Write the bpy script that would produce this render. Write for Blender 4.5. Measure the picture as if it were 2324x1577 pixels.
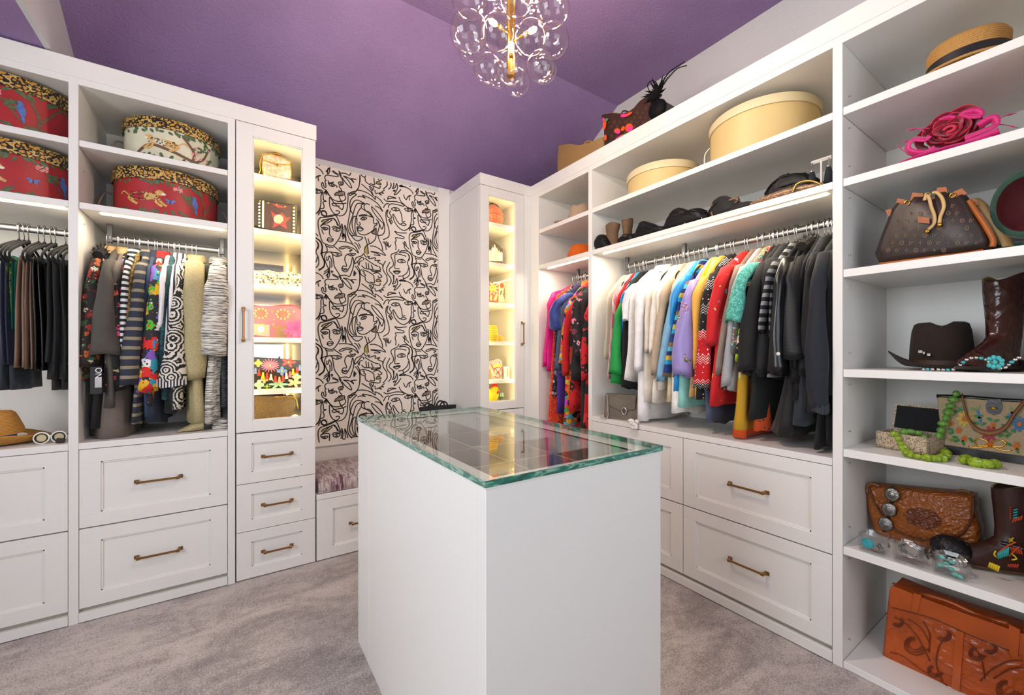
import bpy, bmesh, math, random
from mathutils import Vector, Matrix, noise as mnoise
SC = bpy.context.scene
for o in list(bpy.data.objects):
    bpy.data.objects.remove(o, do_unlink=True)
COL = SC.collection
R = math.radians
# ------------------------------------------------------------------ camera
CAM_H = 1.17
cam_d = bpy.data.cameras.new('camera'); cam = bpy.data.objects.new('camera', cam_d); COL.objects.link(cam)
cam.location = (0, 0, CAM_H)
cam.rotation_euler = (R(90), 0, R(-34.12))
cam_d.sensor_fit = 'HORIZONTAL'; cam_d.sensor_width = 36.0
cam_d.lens = 941.7 / 2324 * 36.0
cam_d.shift_y = 12.5 / 2324
cam_d.clip_start = 0.02; cam_d.clip_end = 60
SC.camera = cam
# ------------------------------------------------------------------ world, view
w = bpy.data.worlds.new('daylight'); SC.world = w; w.use_nodes = True
wn = w.node_tree.nodes; wl = w.node_tree.links
bg = wn['Background']
bg.inputs['Color'].default_value = (0.80, 0.90, 1.0, 1)
bg.inputs['Strength'].default_value = 1.0
SC.view_settings.view_transform = 'Standard'
try: SC.view_settings.look = 'None'
except Exception: pass
SC.view_settings.gamma = 1.0
SC.view_settings.use_curve_mapping = False
SC.view_settings.exposure = 0.72
cy = SC.cycles
cy.max_bounces = 8; cy.diffuse_bounces = 4; cy.glossy_bounces = 4
cy.transmission_bounces = 8; cy.transparent_max_bounces = 40
cy.caustics_reflective = False; cy.caustics_refractive = False
cy.sample_clamp_indirect = 4.0
cy.use_adaptive_sampling = True; cy.adaptive_threshold = 0.07; cy.adaptive_min_samples = 16
cy.use_denoising = True
# ------------------------------------------------------------------ large lights (daylight in the rear window and in an unseen left window)
def area_light(name, loc, rot, sx, sy, power, col=(1, 1, 1), spread=180):
    l = bpy.data.lights.new(name, 'AREA'); l.shape = 'RECTANGLE'; l.size = sx; l.size_y = sy
    l.energy = power; l.color = col; l.spread = R(spread)
    o = bpy.data.objects.new(name, l); COL.objects.link(o); o.location = loc; o.rotation_euler = rot
    return o
def point_light(name, loc, power, col, rad):
    l = bpy.data.lights.new(name, 'POINT'); l.energy = power; l.color = col; l.shadow_soft_size = rad
    o = bpy.data.objects.new(name, l); COL.objects.link(o); o.location = loc
    return o
DAY = (0.90, 0.95, 1.0)
area_light('daylight_window', (0.55, -1.255, 1.62), (R(90), 0, R(180)), 1.75, 1.35, 9.5, DAY).rotation_euler = (R(-90), 0, R(180))
area_light('daylight_window', (-1.755, 0.55, 1.62), (0, 0, 0), 1.35, 1.25, 27, DAY).rotation_euler = (0, R(-90), 0)
# ------------------------------------------------------------------ helpers
def link(o):
    COL.objects.link(o); return o
def tag(o, label=None, cat=None, group=None, kind=None):
    if label: o['label'] = label
    if cat: o['category'] = cat
    if group: o['group'] = group
    if kind: o['kind'] = kind
    return o
def thing(name, label, cat, loc=(0, 0, 0), rz=0.0, group=None, rot=None):
    o = link(bpy.data.objects.new(name, None))
    o.location = loc; o.rotation_euler = rot if rot else (0, 0, rz); o.empty_display_size = 0.05
    return tag(o, label, cat, group)
def xf(o):
    return Matrix.LocRotScale(o.location, o.rotation_euler.to_quaternion(), o.scale)
class MB:
    """collects geometry; build() links it as ONE mesh object"""
    def __init__(s):
        s.v = []; s.f = []; s.m = []; s.cm = 0; s.M = None
    def add(s, vs, fs, m=None):
        b = len(s.v)
        if s.M is not None: vs = [s.M @ Vector(q) for q in vs]
        s.v.extend([tuple(q) for q in vs]); mi = s.cm if m is None else m
        for f in fs: s.f.append(tuple(i + b for i in f)); s.m.append(mi)
        return s
    def box(s, x0, x1, y0, y1, z0, z1, m=None):
        if x0 > x1: x0, x1 = x1, x0
        if y0 > y1: y0, y1 = y1, y0
        if z0 > z1: z0, z1 = z1, z0
        vs = [(x0,y0,z0),(x1,y0,z0),(x1,y1,z0),(x0,y1,z0),(x0,y0,z1),(x1,y0,z1),(x1,y1,z1),(x0,y1,z1)]
        return s.add(vs, [(0,3,2,1),(4,5,6,7),(0,1,5,4),(1,2,6,5),(2,3,7,6),(3,0,4,7)], m)
    def cbox(s, x0, x1, y0, y1, z0, z1, c=0.0015, m=None):
        """box with chamfered edges"""
        if x0 > x1: x0, x1 = x1, x0
        if y0 > y1: y0, y1 = y1, y0
        if z0 > z1: z0, z1 = z1, z0
        c = min(c, (x1-x0)*.45, (y1-y0)*.45, (z1-z0)*.45)
        vs = []; idx = {}
        for i in (0,1):
            for j in (0,1):
                for k in (0,1):
                    X = (x0,x1)[i]; Y = (y0,y1)[j]; Z = (z0,z1)[k]
                    dx = c if i == 0 else -c; dy = c if j == 0 else -c; dz = c if k == 0 else -c
                    idx[i,j,k,0] = len(vs); vs.append((X, Y+dy, Z+dz))
                    idx[i,j,k,1] = len(vs); vs.append((X+dx, Y, Z+dz))
                    idx[i,j,k,2] = len(vs); vs.append((X+dx, Y+dy, Z))
        g = lambda i,j,k,a: idx[i,j,k,a]
        fs = []
        fs.append((g(0,0,0,0),g(0,0,1,0),g(0,1,1,0),g(0,1,0,0))); fs.append((g(1,0,0,0),g(1,1,0,0),g(1,1,1,0),g(1,0,1,0)))
        fs.append((g(0,0,0,1),g(1,0,0,1),g(1,0,1,1),g(0,0,1,1))); fs.append((g(0,1,0,1),g(0,1,1,1),g(1,1,1,1),g(1,1,0,1)))
        fs.append((g(0,0,0,2),g(0,1,0,2),g(1,1,0,2),g(1,0,0,2))); fs.append((g(0,0,1,2),g(1,0,1,2),g(1,1,1,2),g(0,1,1,2)))
        for i in (0,1):
            for j in (0,1):
                q = [g(i,j,0,0),g(i,j,1,0),g(i,j,1,1),g(i,j,0,1)]
                fs.append(tuple(q if (i ^ j) else q[::-1]))
            for k in (0,1):
                q = [g(i,0,k,0),g(i,1,k,0),g(i,1,k,2),g(i,0,k,2)]
                fs.append(tuple(q[::-1] if (i ^ k) else q))
        for j in (0,1):
            for k in (0,1):
                q = [g(0,j,k,1),g(1,j,k,1),g(1,j,k,2),g(0,j,k,2)]
                fs.append(tuple(q if (j ^ k) else q[::-1]))
        for i in (0,1):
            for j in (0,1):
                for k in (0,1):
                    q = (g(i,j,k,0),g(i,j,k,1),g(i,j,k,2))
                    fs.append(q if (i+j+k) % 2 == 0 else q[::-1])
        return s.add(vs, fs, m)
    def loft(s, rings, closed=True, caps=True, m=None):
        n = len(rings[0]); vs = [p for r in rings for p in r]; fs = []
        for i in range(len(rings)-1):
            for j in range(n if closed else n-1):
                k = (j+1) % n
                fs.append((i*n+j, i*n+k, (i+1)*n+k, (i+1)*n+j))
        if caps and closed:
            fs.append(tuple(range(n-1, -1, -1))); fs.append(tuple((len(rings)-1)*n+j for j in range(n)))
        return s.add(vs, fs, m)
    def lathe(s, prof, n=24, c=(0,0), sx=1.0, sy=1.0, caps=False, m=None):
        rings = [[(c[0]+r*sx*math.cos(2*math.pi*j/n), c[1]+r*sy*math.sin(2*math.pi*j/n), z) for j in range(n)] for r, z in prof]
        return s.loft(rings, True, caps, m)
    def tube(s, pts, r, n=8, m=None, caps=True, closed=False, flat=None, up=None):
        """r: number or list; flat: (ratio) flattens the section along its second axis"""
        P = [Vector(p) for p in pts]; N = len(P)
        rr = r if isinstance(r, (list, tuple)) else [r]*N
        rings = []; prev = None
        for i in range(N):
            if closed: t = P[(i+1) % N] - P[i-1]
            else: t = P[min(i+1, N-1)] - P[max(i-1, 0)]
            if t.length < 1e-9: t = Vector((0,0,1))
            t.normalize()
            if prev is None:
                a = Vector(up) if up else (Vector((0,0,1)) if abs(t.z) < 0.9 else Vector((1,0,0)))
                u = (a - t*a.dot(t)).normalized()
            else:
                u = prev - t*prev.dot(t)
                u = u.normalized() if u.length > 1e-6 else prev
            prev = u; w_ = t.cross(u); fl = flat if flat else 1.0
            rings.append([P[i] + (u*math.cos(2*math.pi*j/n)*fl + w_*math.sin(2*math.pi*j/n))*rr[i] for j in range(n)])
        if closed:
            rings.append(rings[0]); return s.loft(rings, True, False, m)
        return s.loft(rings, True, caps, m)
    def cyl(s, p0, p1, r, n=12, m=None, r2=None):
        return s.tube([p0, p1], [r, r if r2 is None else r2], n, m)
    def ball(s, c, r, nu=14, nv=9, m=None, sc=(1,1,1), rot=None):
        rings = []
        for i in range(1, nv):
            ph = math.pi*i/nv
            ring = []
            for j in range(nu):
                a = 2*math.pi*j/nu
                q = Vector((math.sin(ph)*math.cos(a)*sc[0], math.sin(ph)*math.sin(a)*sc[1], -math.cos(ph)*sc[2]))*r
                if rot is not None: q = rot @ q
                ring.append(q + Vector(c))
            rings.append(ring)
        b = Vector((0,0,-r*sc[2])); t = Vector((0,0,r*sc[2]))
        if rot is not None: b = rot @ b; t = rot @ t
        vs = [p for g in rings for p in g] + [b+Vector(c), t+Vector(c)]
        fs = []; L = len(rings)
        for i in range(L-1):
            for j in range(nu):
                k = (j+1) % nu; fs.append((i*nu+j, i*nu+k, (i+1)*nu+k, (i+1)*nu+j))
        B = L*nu
        for j in range(nu):
            k = (j+1) % nu; fs.append((B, k, j)); fs.append((B+1, (L-1)*nu+j, (L-1)*nu+k))
        return s.add(vs, fs, m)
    def prism(s, poly, z0, z1, m=None, plane='xy'):
        """polygon (ccw) extruded; plane xy -> along z, xz -> along y, yz -> along x"""
        n = len(poly)
        def q(a, b, c):
            return (a,b,c) if plane == 'xy' else ((a,c,b) if plane == 'xz' else (c,a,b))
        vs = [q(a,b,z0) for a,b in poly] + [q(a,b,z1) for a,b in poly]
        fs = [tuple(range(n-1,-1,-1)), tuple(range(n, 2*n))] + [(i, (i+1) % n, n+(i+1) % n, n+i) for i in range(n)]
        if plane == 'xz': fs = [f[::-1] for f in fs]
        return s.add(vs, fs, m)
    def grid(s, fn, nu, nv, m=None, closed_u=False):
        vs = [fn(i/nu, j/nv) for j in range(nv+1) for i in range(nu + (0 if closed_u else 1))]
        w_ = nu + (0 if closed_u else 1); fs = []
        for j in range(nv):
            for i in range(nu):
                k = (i+1) % w_
                fs.append((j*w_+i, j*w_+k, (j+1)*w_+k, (j+1)*w_+i))
        return s.add(vs, fs, m)
    def ribbon(s, pts, nrm, w, m=None, lift=0.0):
        """flat printed line lying in a plane with normal nrm"""
        P = [Vector(p) for p in pts]; n_ = Vector(nrm); vs = []; N = len(P)
        for i in range(N):
            t = (P[min(i+1,N-1)] - P[max(i-1,0)])
            if t.length < 1e-9: t = Vector((1,0,0))
            t.normalize(); u = n_.cross(t).normalized()
            ww = w[i] if isinstance(w, (list, tuple)) else w
            vs += [P[i]+u*ww/2+n_*lift, P[i]-u*ww/2+n_*lift]
        return s.add(vs, [(2*i, 2*i+1, 2*i+3, 2*i+2) for i in range(N-1)], m)
    def build(s, name, mats, parent=None, smooth=False, world=False, angle=None, label=None):
        me = bpy.data.meshes.new(name)
        vs = s.v
        if parent is not None and world:
            inv = xf(parent).inverted()
            if parent.parent is not None: inv = (xf(parent.parent) @ xf(parent)).inverted()
            vs = [tuple(inv @ Vector(q)) for q in vs]
        me.from_pydata(vs, [], s.f)
        if not isinstance(mats, (list, tuple)): mats = [mats]
        for mm in mats: me.materials.append(mm)
        me.polygons.foreach_set('material_index', s.m)
        if smooth: me.polygons.foreach_set('use_smooth', [True]*len(s.f))
        me.validate(); me.update()
        o = link(bpy.data.objects.new(name, me))
        if smooth and angle:
            try: me.set_sharp_from_angle(angle=R(angle))
            except Exception: pass
        if parent is not None: o.parent = parent
        if label: o['label'] = label
        return o
def mod_subsurf(o, lv=1):
    md = o.modifiers.new('sub', 'SUBSURF'); md.levels = lv; md.render_levels = lv; return o
def copy_tree(o, parent=None):
    c = link(o.copy()); c.parent = parent
    for ch in list(o.children):
        copy_tree(ch, c)
    return c
def part_copy(o, loc=(0,0,0), rot=(0,0,0), scale=(1,1,1), parent=None):
    c = link(o.copy()); c.location = loc; c.rotation_euler = rot; c.scale = scale
    c.parent = parent if parent is not None else o.parent
    return c
def catmull(pts, k=6, closed=False):
    P = [Vector(p) for p in pts]; N = len(P); out = []
    if N < 3 and not closed: return P
    rng = range(N if closed else N-1)
    for i in rng:
        if closed: a,b,c,d = P[i-1],P[i],P[(i+1)%N],P[(i+2)%N]
        else: a,b,c,d = P[max(i-1,0)],P[i],P[i+1],P[min(i+2,N-1)]
        for j in range(k):
            t = j/k; t2 = t*t; t3 = t2*t
            out.append(0.5*((2*b)+(c-a)*t+(2*a-5*b+4*c-d)*t2+(3*b-a-3*c+d)*t3))
    if not closed: out.append(P[-1])
    return out
# pixel of the photograph -> point on a plane of the room (only used to read off real positions)
_s, _c = math.sin(R(34.12)), math.cos(R(34.12))
def _d(px, py):
    a = px-1162; return (941.7*_s+a*_c, 941.7*_c-a*_s, 801-py)
def onY(px, py, y):
    v = _d(px,py); t = y/v[1]; return Vector((v[0]*t, y, CAM_H+v[2]*t))
def onX(px, py, x):
    v = _d(px,py); t = x/v[0]; return Vector((x, v[1]*t, CAM_H+v[2]*t))
def onZ(px, py, z):
    v = _d(px,py); t = (z-CAM_H)/v[2]; return Vector((v[0]*t, v[1]*t, z))
def lettering(txt, size, mat, parent, loc, rot, name='lettering', extrude=.0002):
    cu_ = bpy.data.curves.new(name, 'FONT'); cu_.body = txt; cu_.size = size; cu_.align_x = 'CENTER'; cu_.extrude = extrude
    tmp = link(bpy.data.objects.new(name, cu_)); dg = bpy.context.evaluated_depsgraph_get()
    me = bpy.data.meshes.new_from_object(tmp.evaluated_get(dg)); bpy.data.objects.remove(tmp, do_unlink=True); bpy.data.curves.remove(cu_)
    o = link(bpy.data.objects.new(name, me)); me.materials.clear(); me.materials.append(mat)
    o.parent = parent; o.location = loc; o.rotation_euler = rot
    return o
# ------------------------------------------------------------------ materials
def lin(c):
    if isinstance(c, str):
        c = tuple(int(c[i:i+2], 16)/255 for i in (0,2,4))
    return tuple((x/12.92 if x <= 0.04045 else ((x+0.055)/1.055)**2.4) for x in c[:3]) + (1.0,)
MATS = {}
class NT:
    """small node-tree helper"""
    def __init__(s, name):
        s.mat = bpy.data.materials.new(name); s.mat.use_nodes = True
        s.t = s.mat.node_tree; s.b = s.t.nodes['Principled BSDF']; s.out = s.t.nodes['Material Output']
    def n(s, kind, **kw):
        nd = s.t.nodes.new(kind)
        for k, v in kw.items():
            if k == 'inp':
                for a, b in v.items():
                    if isinstance(b, bpy.types.NodeSocket): s.t.links.new(b, nd.inputs[a])
                    else: nd.inputs[a].default_value = b
            else: setattr(nd, k, v)
        return nd
    def l(s, a, b): s.t.links.new(a, b)
    def coords(s, scale=1.0, kind='Object', rot=(0,0,0), loc=(0,0,0)):
        tc = s.n('ShaderNodeTexCoord'); mp = s.n('ShaderNodeMapping')
        mp.inputs['Scale'].default_value = scale if isinstance(scale, tuple) else (scale,)*3
        mp.inputs['Rotation'].default_value = rot; mp.inputs['Location'].default_value = loc
        s.l(tc.outputs[kind], mp.inputs['Vector']); return mp.outputs['Vector']
    def ramp(s, fac, stops, interp='LINEAR'):
        r = s.n('ShaderNodeValToRGB'); e = r.color_ramp.elements; r.color_ramp.interpolation = interp
        while len(e) < len(stops): e.new(0.5)
        while len(e) > len(stops): e.remove(e[-1])
        for k, (p, c) in enumerate(stops):
            e[k].position = p; e[k].color = lin(c) if isinstance(c, str) else (tuple(c)+(1.0,))[:4]
        s.l(fac, r.inputs['Fac']); return r.outputs['Color']
    def noise(s, vec, scale=5.0, detail=3.0, rough=0.5, dist=0.0):
        nd = s.n('ShaderNodeTexNoise'); nd.inputs['Scale'].default_value = scale; nd.inputs['Detail'].default_value = detail
        nd.inputs['Roughness'].default_value = rough; nd.inputs['Distortion'].default_value = dist
        if vec is not None: s.l(vec, nd.inputs['Vector'])
        return nd.outputs['Fac']
    def voro(s, vec, scale=20.0, feature='F1', out='Distance', rnd=1.0):
        nd = s.n('ShaderNodeTexVoronoi', feature=feature); nd.inputs['Scale'].default_value = scale
        try: nd.inputs['Randomness'].default_value = rnd
        except Exception: pass
        if vec is not None: s.l(vec, nd.inputs['Vector'])
        return nd.outputs[out]
    def wave(s, vec, scale=10.0, dist=0.0, direction='Z', kind='BANDS', dscale=1.0, detail=2.0):
        nd = s.n('ShaderNodeTexWave', wave_type=kind)
        if kind == 'BANDS': nd.bands_direction = direction
        nd.inputs['Scale'].default_value = scale; nd.inputs['Distortion'].default_value = dist
        nd.inputs['Detail'].default_value = detail; nd.inputs['Detail Scale'].default_value = dscale
        if vec is not None: s.l(vec, nd.inputs['Vector'])
        return nd.outputs['Fac']
    def math(s, op, a, b=None, clamp=False):
        nd = s.n('ShaderNodeMath', operation=op); nd.use_clamp = clamp
        for i, q in enumerate((a, b)):
            if q is None: continue
            if isinstance(q, bpy.types.NodeSocket): s.l(q, nd.inputs[i])
            else: nd.inputs[i].default_value = q
        return nd.outputs[0]
    def mix(s, fac, a, b, blend='MIX'):
        nd = s.n('ShaderNodeMix', data_type='RGBA', blend_type=blend)
        for k, q in ((0, fac), (6, a), (7, b)):
            if isinstance(q, bpy.types.NodeSocket): s.l(q, nd.inputs[k])
            elif isinstance(q, str): nd.inputs[k].default_value = lin(q)
            else: nd.inputs[k].default_value = q
        return nd.outputs[2]
    def bump(s, h, strength=0.3, dist=0.002, normal=None):
        nd = s.n('ShaderNodeBump'); nd.inputs['Strength'].default_value = strength; nd.inputs['Distance'].default_value = dist
        s.l(h, nd.inputs['Height'])
        if normal is not None: s.l(normal, nd.inputs['Normal'])
        s.l(nd.outputs['Normal'], s.b.inputs['Normal']); return nd.outputs['Normal']
    def color(s, c):
        if isinstance(c, bpy.types.NodeSocket): s.l(c, s.b.inputs['Base Color'])
        else: s.b.inputs['Base Color'].default_value = lin(c)
    def set(s, **kw):
        for k, v in kw.items():
            s.b.inputs[k.replace('_', ' ')].default_value = v
def plain(name, col, rough=0.5, metal=0.0, var=0.0, vscale=8.0, bump=0.0, bscale=60.0, sheen=0.0, coat=0.0, spec=None, trans=0.0):
    if name in MATS: return MATS[name]
    t = NT(name); t.set(Roughness=rough, Metallic=metal)
    v = None
    if var or bump: v = t.coords(1.0)
    if var:
        c = lin(col); d = tuple(max(0, x*(1-var)) for x in c[:3]); e = tuple(min(1, x*(1+var)) for x in c[:3])
        t.color(t.ramp(t.noise(v, vscale, 4), [(0.3, d), (0.7, e)]))
    else: t.color(col)
    if bump: t.bump(t.noise(v, bscale, 3), bump, 0.004)
    if sheen:
        t.set(Sheen_Weight=sheen)
    if coat: t.set(Coat_Weight=coat, Coat_Roughness=0.1)
    if spec is not None: t.b.inputs['Specular IOR Level'].default_value = spec
    MATS[name] = t.mat; return t.mat
def emit(name, col, strength):
    if name in MATS: return MATS[name]
    t = NT(name); t.set(Roughness=0.5); t.color((0.9,0.9,0.9))
    t.b.inputs['Emission Color'].default_value = lin(col); t.b.inputs['Emission Strength'].default_value = strength
    MATS[name] = t.mat; return t.mat
def thin_glass(name, tint=(1,1,1), ior=1.45, rough=0.0, gain=1.0):
    """thin clear glass: straight-through transmission with a Fresnel mirror on top"""
    if name in MATS: return MATS[name]
    t = NT(name); t.t.nodes.remove(t.b)
    tr = t.n('ShaderNodeBsdfTransparent'); tr.inputs['Color'].default_value = tuple(tint)+(1,)
    gl = t.n('ShaderNodeBsdfGlossy'); gl.inputs['Roughness'].default_value = rough
    lw = t.n('ShaderNodeLayerWeight'); lw.inputs['Blend'].default_value = 0.5      # Schlick
    f0 = ((ior-1)/(ior+1))**2
    p5 = t.math('POWER', lw.outputs['Facing'], 5.0)
    fac = t.math('MULTIPLY', t.math('ADD', t.math('MULTIPLY', p5, 1-f0), f0), gain, True)
    mx = t.n('ShaderNodeMixShader'); t.l(fac, mx.inputs[0]); t.l(tr.outputs[0], mx.inputs[1]); t.l(gl.outputs[0], mx.inputs[2])
    t.l(mx.outputs[0], t.out.inputs['Surface'])
    MATS[name] = t.mat; return t.mat
# ------------------------------------------------------------------ base materials
def m_white():
    t = NT('white_lacquer'); t.color('e4e2dd'); t.set(Roughness=0.33)
    return t.mat
WHITE = m_white()
def m_ceiling():
    t = NT('purple_textured_paint'); v = t.coords(1.0); t.set(Roughness=0.75)
    t.color(t.ramp(t.noise(v, 3, 3), [(0.3, '8c729f'), (0.7, '947aa8')]))
    t.bump(t.noise(v, 85, 4, 0.6, 0.6), 0.6, 0.009); return t.mat
PURPLE = m_ceiling()
def m_wallwhite():
    t = NT('white_textured_wall_paint'); v = t.coords(1.0); t.color('cfcfcf'); t.set(Roughness=0.8)
    t.bump(t.noise(v, 80, 4, 0.6, 0.6), 0.45, 0.006); return t.mat
WALLW = m_wallwhite()
def m_carpet():
    t = NT('mauve_grey_carpet'); v = t.coords(1.0); t.set(Roughness=0.95, Sheen_Weight=0.25)
    big = t.noise(t.coords((1.0, 2.2, 1.0), rot=(0,0,R(25))), 2.6, 6, 0.62, 1.0)
    mid = t.noise(v, 26, 5, 0.7); fine = t.noise(v, 150, 4, 0.75)
    a = t.math('ADD', t.math('MULTIPLY', big, 0.8), t.math('MULTIPLY', mid, 0.45))
    a = t.math('SUBTRACT', t.math('ADD', a, t.math('MULTIPLY', fine, 1.15)), 0.32)
    t.color(t.ramp(a, [(0.52, '625b57'), (0.80, '978d87'), (1.05, 'c2b8b0')]))
    h = t.math('ADD', t.math('MULTIPLY', fine, 0.6), t.math('MULTIPLY', mid, 0.8))
    t.bump(h, 0.9, 0.006); return t.mat
CARPET = m_carpet()
BRASS = plain('aged_brass', '9a7448', 0.33, 1.0, var=0.12, vscale=30)
GOLD = plain('polished_gold', 'd9a441', 0.2, 1.0)
CHROME = plain('chrome', 'd5d5d8', 0.12, 1.0)
STEEL = plain('brushed_steel', '9c9a99', 0.35, 1.0)
SILVER = plain('silver', 'c9c6c2', 0.22, 1.0, var=0.15, vscale=60)
DARK = plain('dark_gap', '1b1a1a', 0.8)
LEDM = emit('led_warm_white', 'ffeccb', 9.0)
LEDY = emit('led_amber', 'ffcf7a', 6.0)
GLASS = thin_glass('door_glass', (0.97, 0.98, 0.97), 1.35, gain=0.9)
# ------------------------------------------------------------------ room shell
YW, XW, XL, YB = 3.04, 2.41, -1.80, -1.30      # back, right, left, rear wall planes
ZF, ZL = 3.03, 2.447                            # flat ceiling over the vault, low ceiling at left
YFOLD, ZBACK, XCH = 2.14, 2.478, -0.626
def struct(name, mb, mat, parent=None, **kw):
    o = mb.build(name, mat, parent, **kw)
    if parent is None: o['kind'] = 'structure'
    return o
struct('floor', MB().box(XL-.05, XW+.05, YB-.05, YW+.05, -0.05, 0), CARPET)
struct('ceiling', MB().box(XCH, XW+.05, YB-.05, YFOLD, ZF, ZF+.05), PURPLE)
sl = MB(); sl.add([(XCH,YFOLD,ZF),(XW+.05,YFOLD,ZF),(XW+.05,YW+.05,ZBACK-.031),(XCH,YW+.05,ZBACK-.031),
                   (XCH,YFOLD,ZF+.05),(XW+.05,YFOLD,ZF+.05),(XW+.05,YW+.05,ZBACK+.02),(XCH,YW+.05,ZBACK+.02)],
                  [(0,1,2,3),(7,6,5,4),(0,4,5,1),(1,5,6,2),(2,6,7,3),(3,7,4,0)])
struct('ceiling', sl, PURPLE)
struct('ceiling', MB().box(XL-.05, XCH-.02, YB-.05, YW+.05, ZL, ZL+.05), PURPLE)
ch = MB(); ch.prism([(YB-.05, ZL), (YW+.05, ZL), (YW+.05, ZBACK-.02), (YFOLD, ZF+.04), (YB-.05, ZF+.04)], XCH-.02, XCH, plane='yz')
struct('wall_soffit', ch, WALLW)
struct('wall_back', MB().box(XL-.05, XW+.05, YW, YW+.05, 0, 2.52), WALLW)
wr = MB(); wr.prism([(YB-.05, 0), (YW+.05, 0), (YW+.05, ZBACK), (YFOLD, ZF+.03), (YB-.05, ZF+.03)], XW, XW+.05, plane='yz')
struct('wall_right', wr, WALLW)
# rear wall with its window, left wall with its window (both behind the camera)
def wall_with_hole(name, axis, pos, a0, a1, h0, h1, top):
    m = MB(); lo, hi = (XL-.05, XW+.05) if axis == 'y' else (YB-.05, YW+.05); t = -0.06
    def bx(p, q, z0, z1):
        if axis == 'y': m.box(p, q, pos+t, pos, z0, z1)
        else: m.box(pos+t, pos, p, q, z0, z1)
    bx(lo, a0, 0, top); bx(a1, hi, 0, top); bx(a0, a1, 0, h0); bx(a0, a1, h1, top)
    return struct(name, m, WALLW)
wall_with_hole('wall_front', 'y', YB, -0.35, 1.45, 0.93, 2.31, ZF+.04)
wall_with_hole('wall_left', 'x', XL, -0.10, 1.20, 0.98, 2.26, ZL+.02)
def window(name, axis, pos, a0, a1, h0, h1, nm):
    m = MB(); w_ = .045
    def bx(p, q, z0, z1, d0=-.05, d1=.012):
        if axis == 'y': m.cbox(p, q, pos+d0, pos+d1, z0, z1, .003)
        else: m.cbox(pos+d0, pos+d1, p, q, z0, z1, .003)
    bx(a0, a0+w_, h0, h1); bx(a1-w_, a1, h0, h1); bx(a0, a1, h0, h0+w_); bx(a0, a1, h1-w_, h1)
    for k in range(1, nm): c = a0+(a1-a0)*k/nm; bx(c-.02, c+.02, h0, h1)
    f = struct(name, m, WHITE)
    return f
window('window_1', 'y', YB, -0.35, 1.45, 0.93, 2.31, 3)
window('window_2', 'x', XL, -0.10, 1.20, 0.98, 2.26, 2)
# ------------------------------------------------------------------ cabinet pieces
YFR, XFR = 2.535, 1.88          # front planes of the run on the back wall and of the run on the right wall
YBK, XBK = 3.03, 2.395
def shaker(mb, a0, a1, z0, z1, st, rail, face, axis, deep=.009, th=.02):
    """five-piece front: frame, inner moulding step and recessed field. axis 'y': face looks to -Y at y=face; 'x': face looks to -X"""
    def bx(p, q, za, zb, d0, d1, c=.0012):
        if axis == 'y': mb.cbox(p, q, face+d0, face+d1, za, zb, c)
        else: mb.cbox(face+d0, face+d1, p, q, za, zb, c)
    bx(a0, a1, z0, z0+rail, 0, th); bx(a0, a1, z1-rail, z1, 0, th)
    bx(a0, a0+st, z0+rail-.001, z1-rail+.001, 0, th); bx(a1-st, a1, z0+rail-.001, z1-rail+.001, 0, th)
    k = .007
    bx(a0+st-.002, a0+st+k, z0+rail, z1-rail, deep*.45, th); bx(a1-st-k, a1-st+.002, z0+rail, z1-rail, deep*.45, th)
    bx(a0+st, a1-st, z0+rail-.002, z0+rail+k, deep*.45, th); bx(a0+st, a1-st, z1-rail-k, z1-rail+.002, deep*.45, th)
    bx(a0+st, a1-st, z0+rail, z1-rail, deep, th, .0005)
_pull = {}
def pull(parent, length, loc, axis, vertical=False):
    """bar pull with wedge feet; local frame: bar along x, stands off to -y"""
    key = round(length, 3)
    if key not in _pull:
        m = MB(); L = length/2
        m.tube([(-L+.012,-.026,0),(L-.012,-.026,0)], .0052, 6)
        for s_ in (-1, 1):
            m.cbox(s_*(L-.014)-.007, s_*(L-.014)+.007, -.032, -.020, -.006, .006, .0015)
            m.add([(s_*(L-.014)-.005,-.022,-.0045),(s_*(L-.014)+.005,-.022,-.0045),(s_*(L-.014)+.005,-.022,.0045),(s_*(L-.014)-.005,-.022,.0045),
                   (s_*(L-.006)-.006,0,-.006),(s_*(L-.006)+.006,0,-.006),(s_*(L-.006)+.006,0,.006),(s_*(L-.006)-.006,0,.006)],
                  [(0,1,5,4),(1,2,6,5),(2,3,7,6),(3,0,4,7),(4,5,6,7),(3,2,1,0)])
            m.cbox(s_*(L-.006)-.009, s_*(L-.006)+.009, -.004, 0, -.008, .008, .001)
        o = m.build('handle', BRASS); _pull[key] = o
    else:
        o = link(_pull[key].copy())
    o.parent = parent
    rz = R(-90) if axis == 'x' else 0
    o.rotation_euler = (0, R(90), rz) if (vertical and axis == 'y') else (0, 0, rz)
    o.location = Vector(loc) - parent.matrix_world.translation if False else loc
    o['label'] = 'aged brass bar handle'
    return o
def local(root, p):
    return xf(root).inverted() @ Vector(p)
def drawer(root, a0, a1, z0, z1, axis, st=.068, rail=.058, plen=.17):
    m = MB(); face = YFR if axis == 'y' else XFR; g = .0017
    shaker(m, a0+g, a1-g, z0+g, z1-g, st, rail, face, axis)
    dr = m.build('drawer', WHITE, root, world=True)
    c = (a0+a1)/2; zc = (z0+z1)/2
    p = (c, face+.009, zc) if axis == 'y' else (face+.009, c, zc)
    pull(dr, plen, local(root, p), axis)
    return dr
def board(root, name, x0, x1, y0, y1, z0, z1, c=.001, mat=None):
    return MB().cbox(x0, x1, y0, y1, z0, z1, c).build(name, mat or WHITE, root, world=True)
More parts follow.
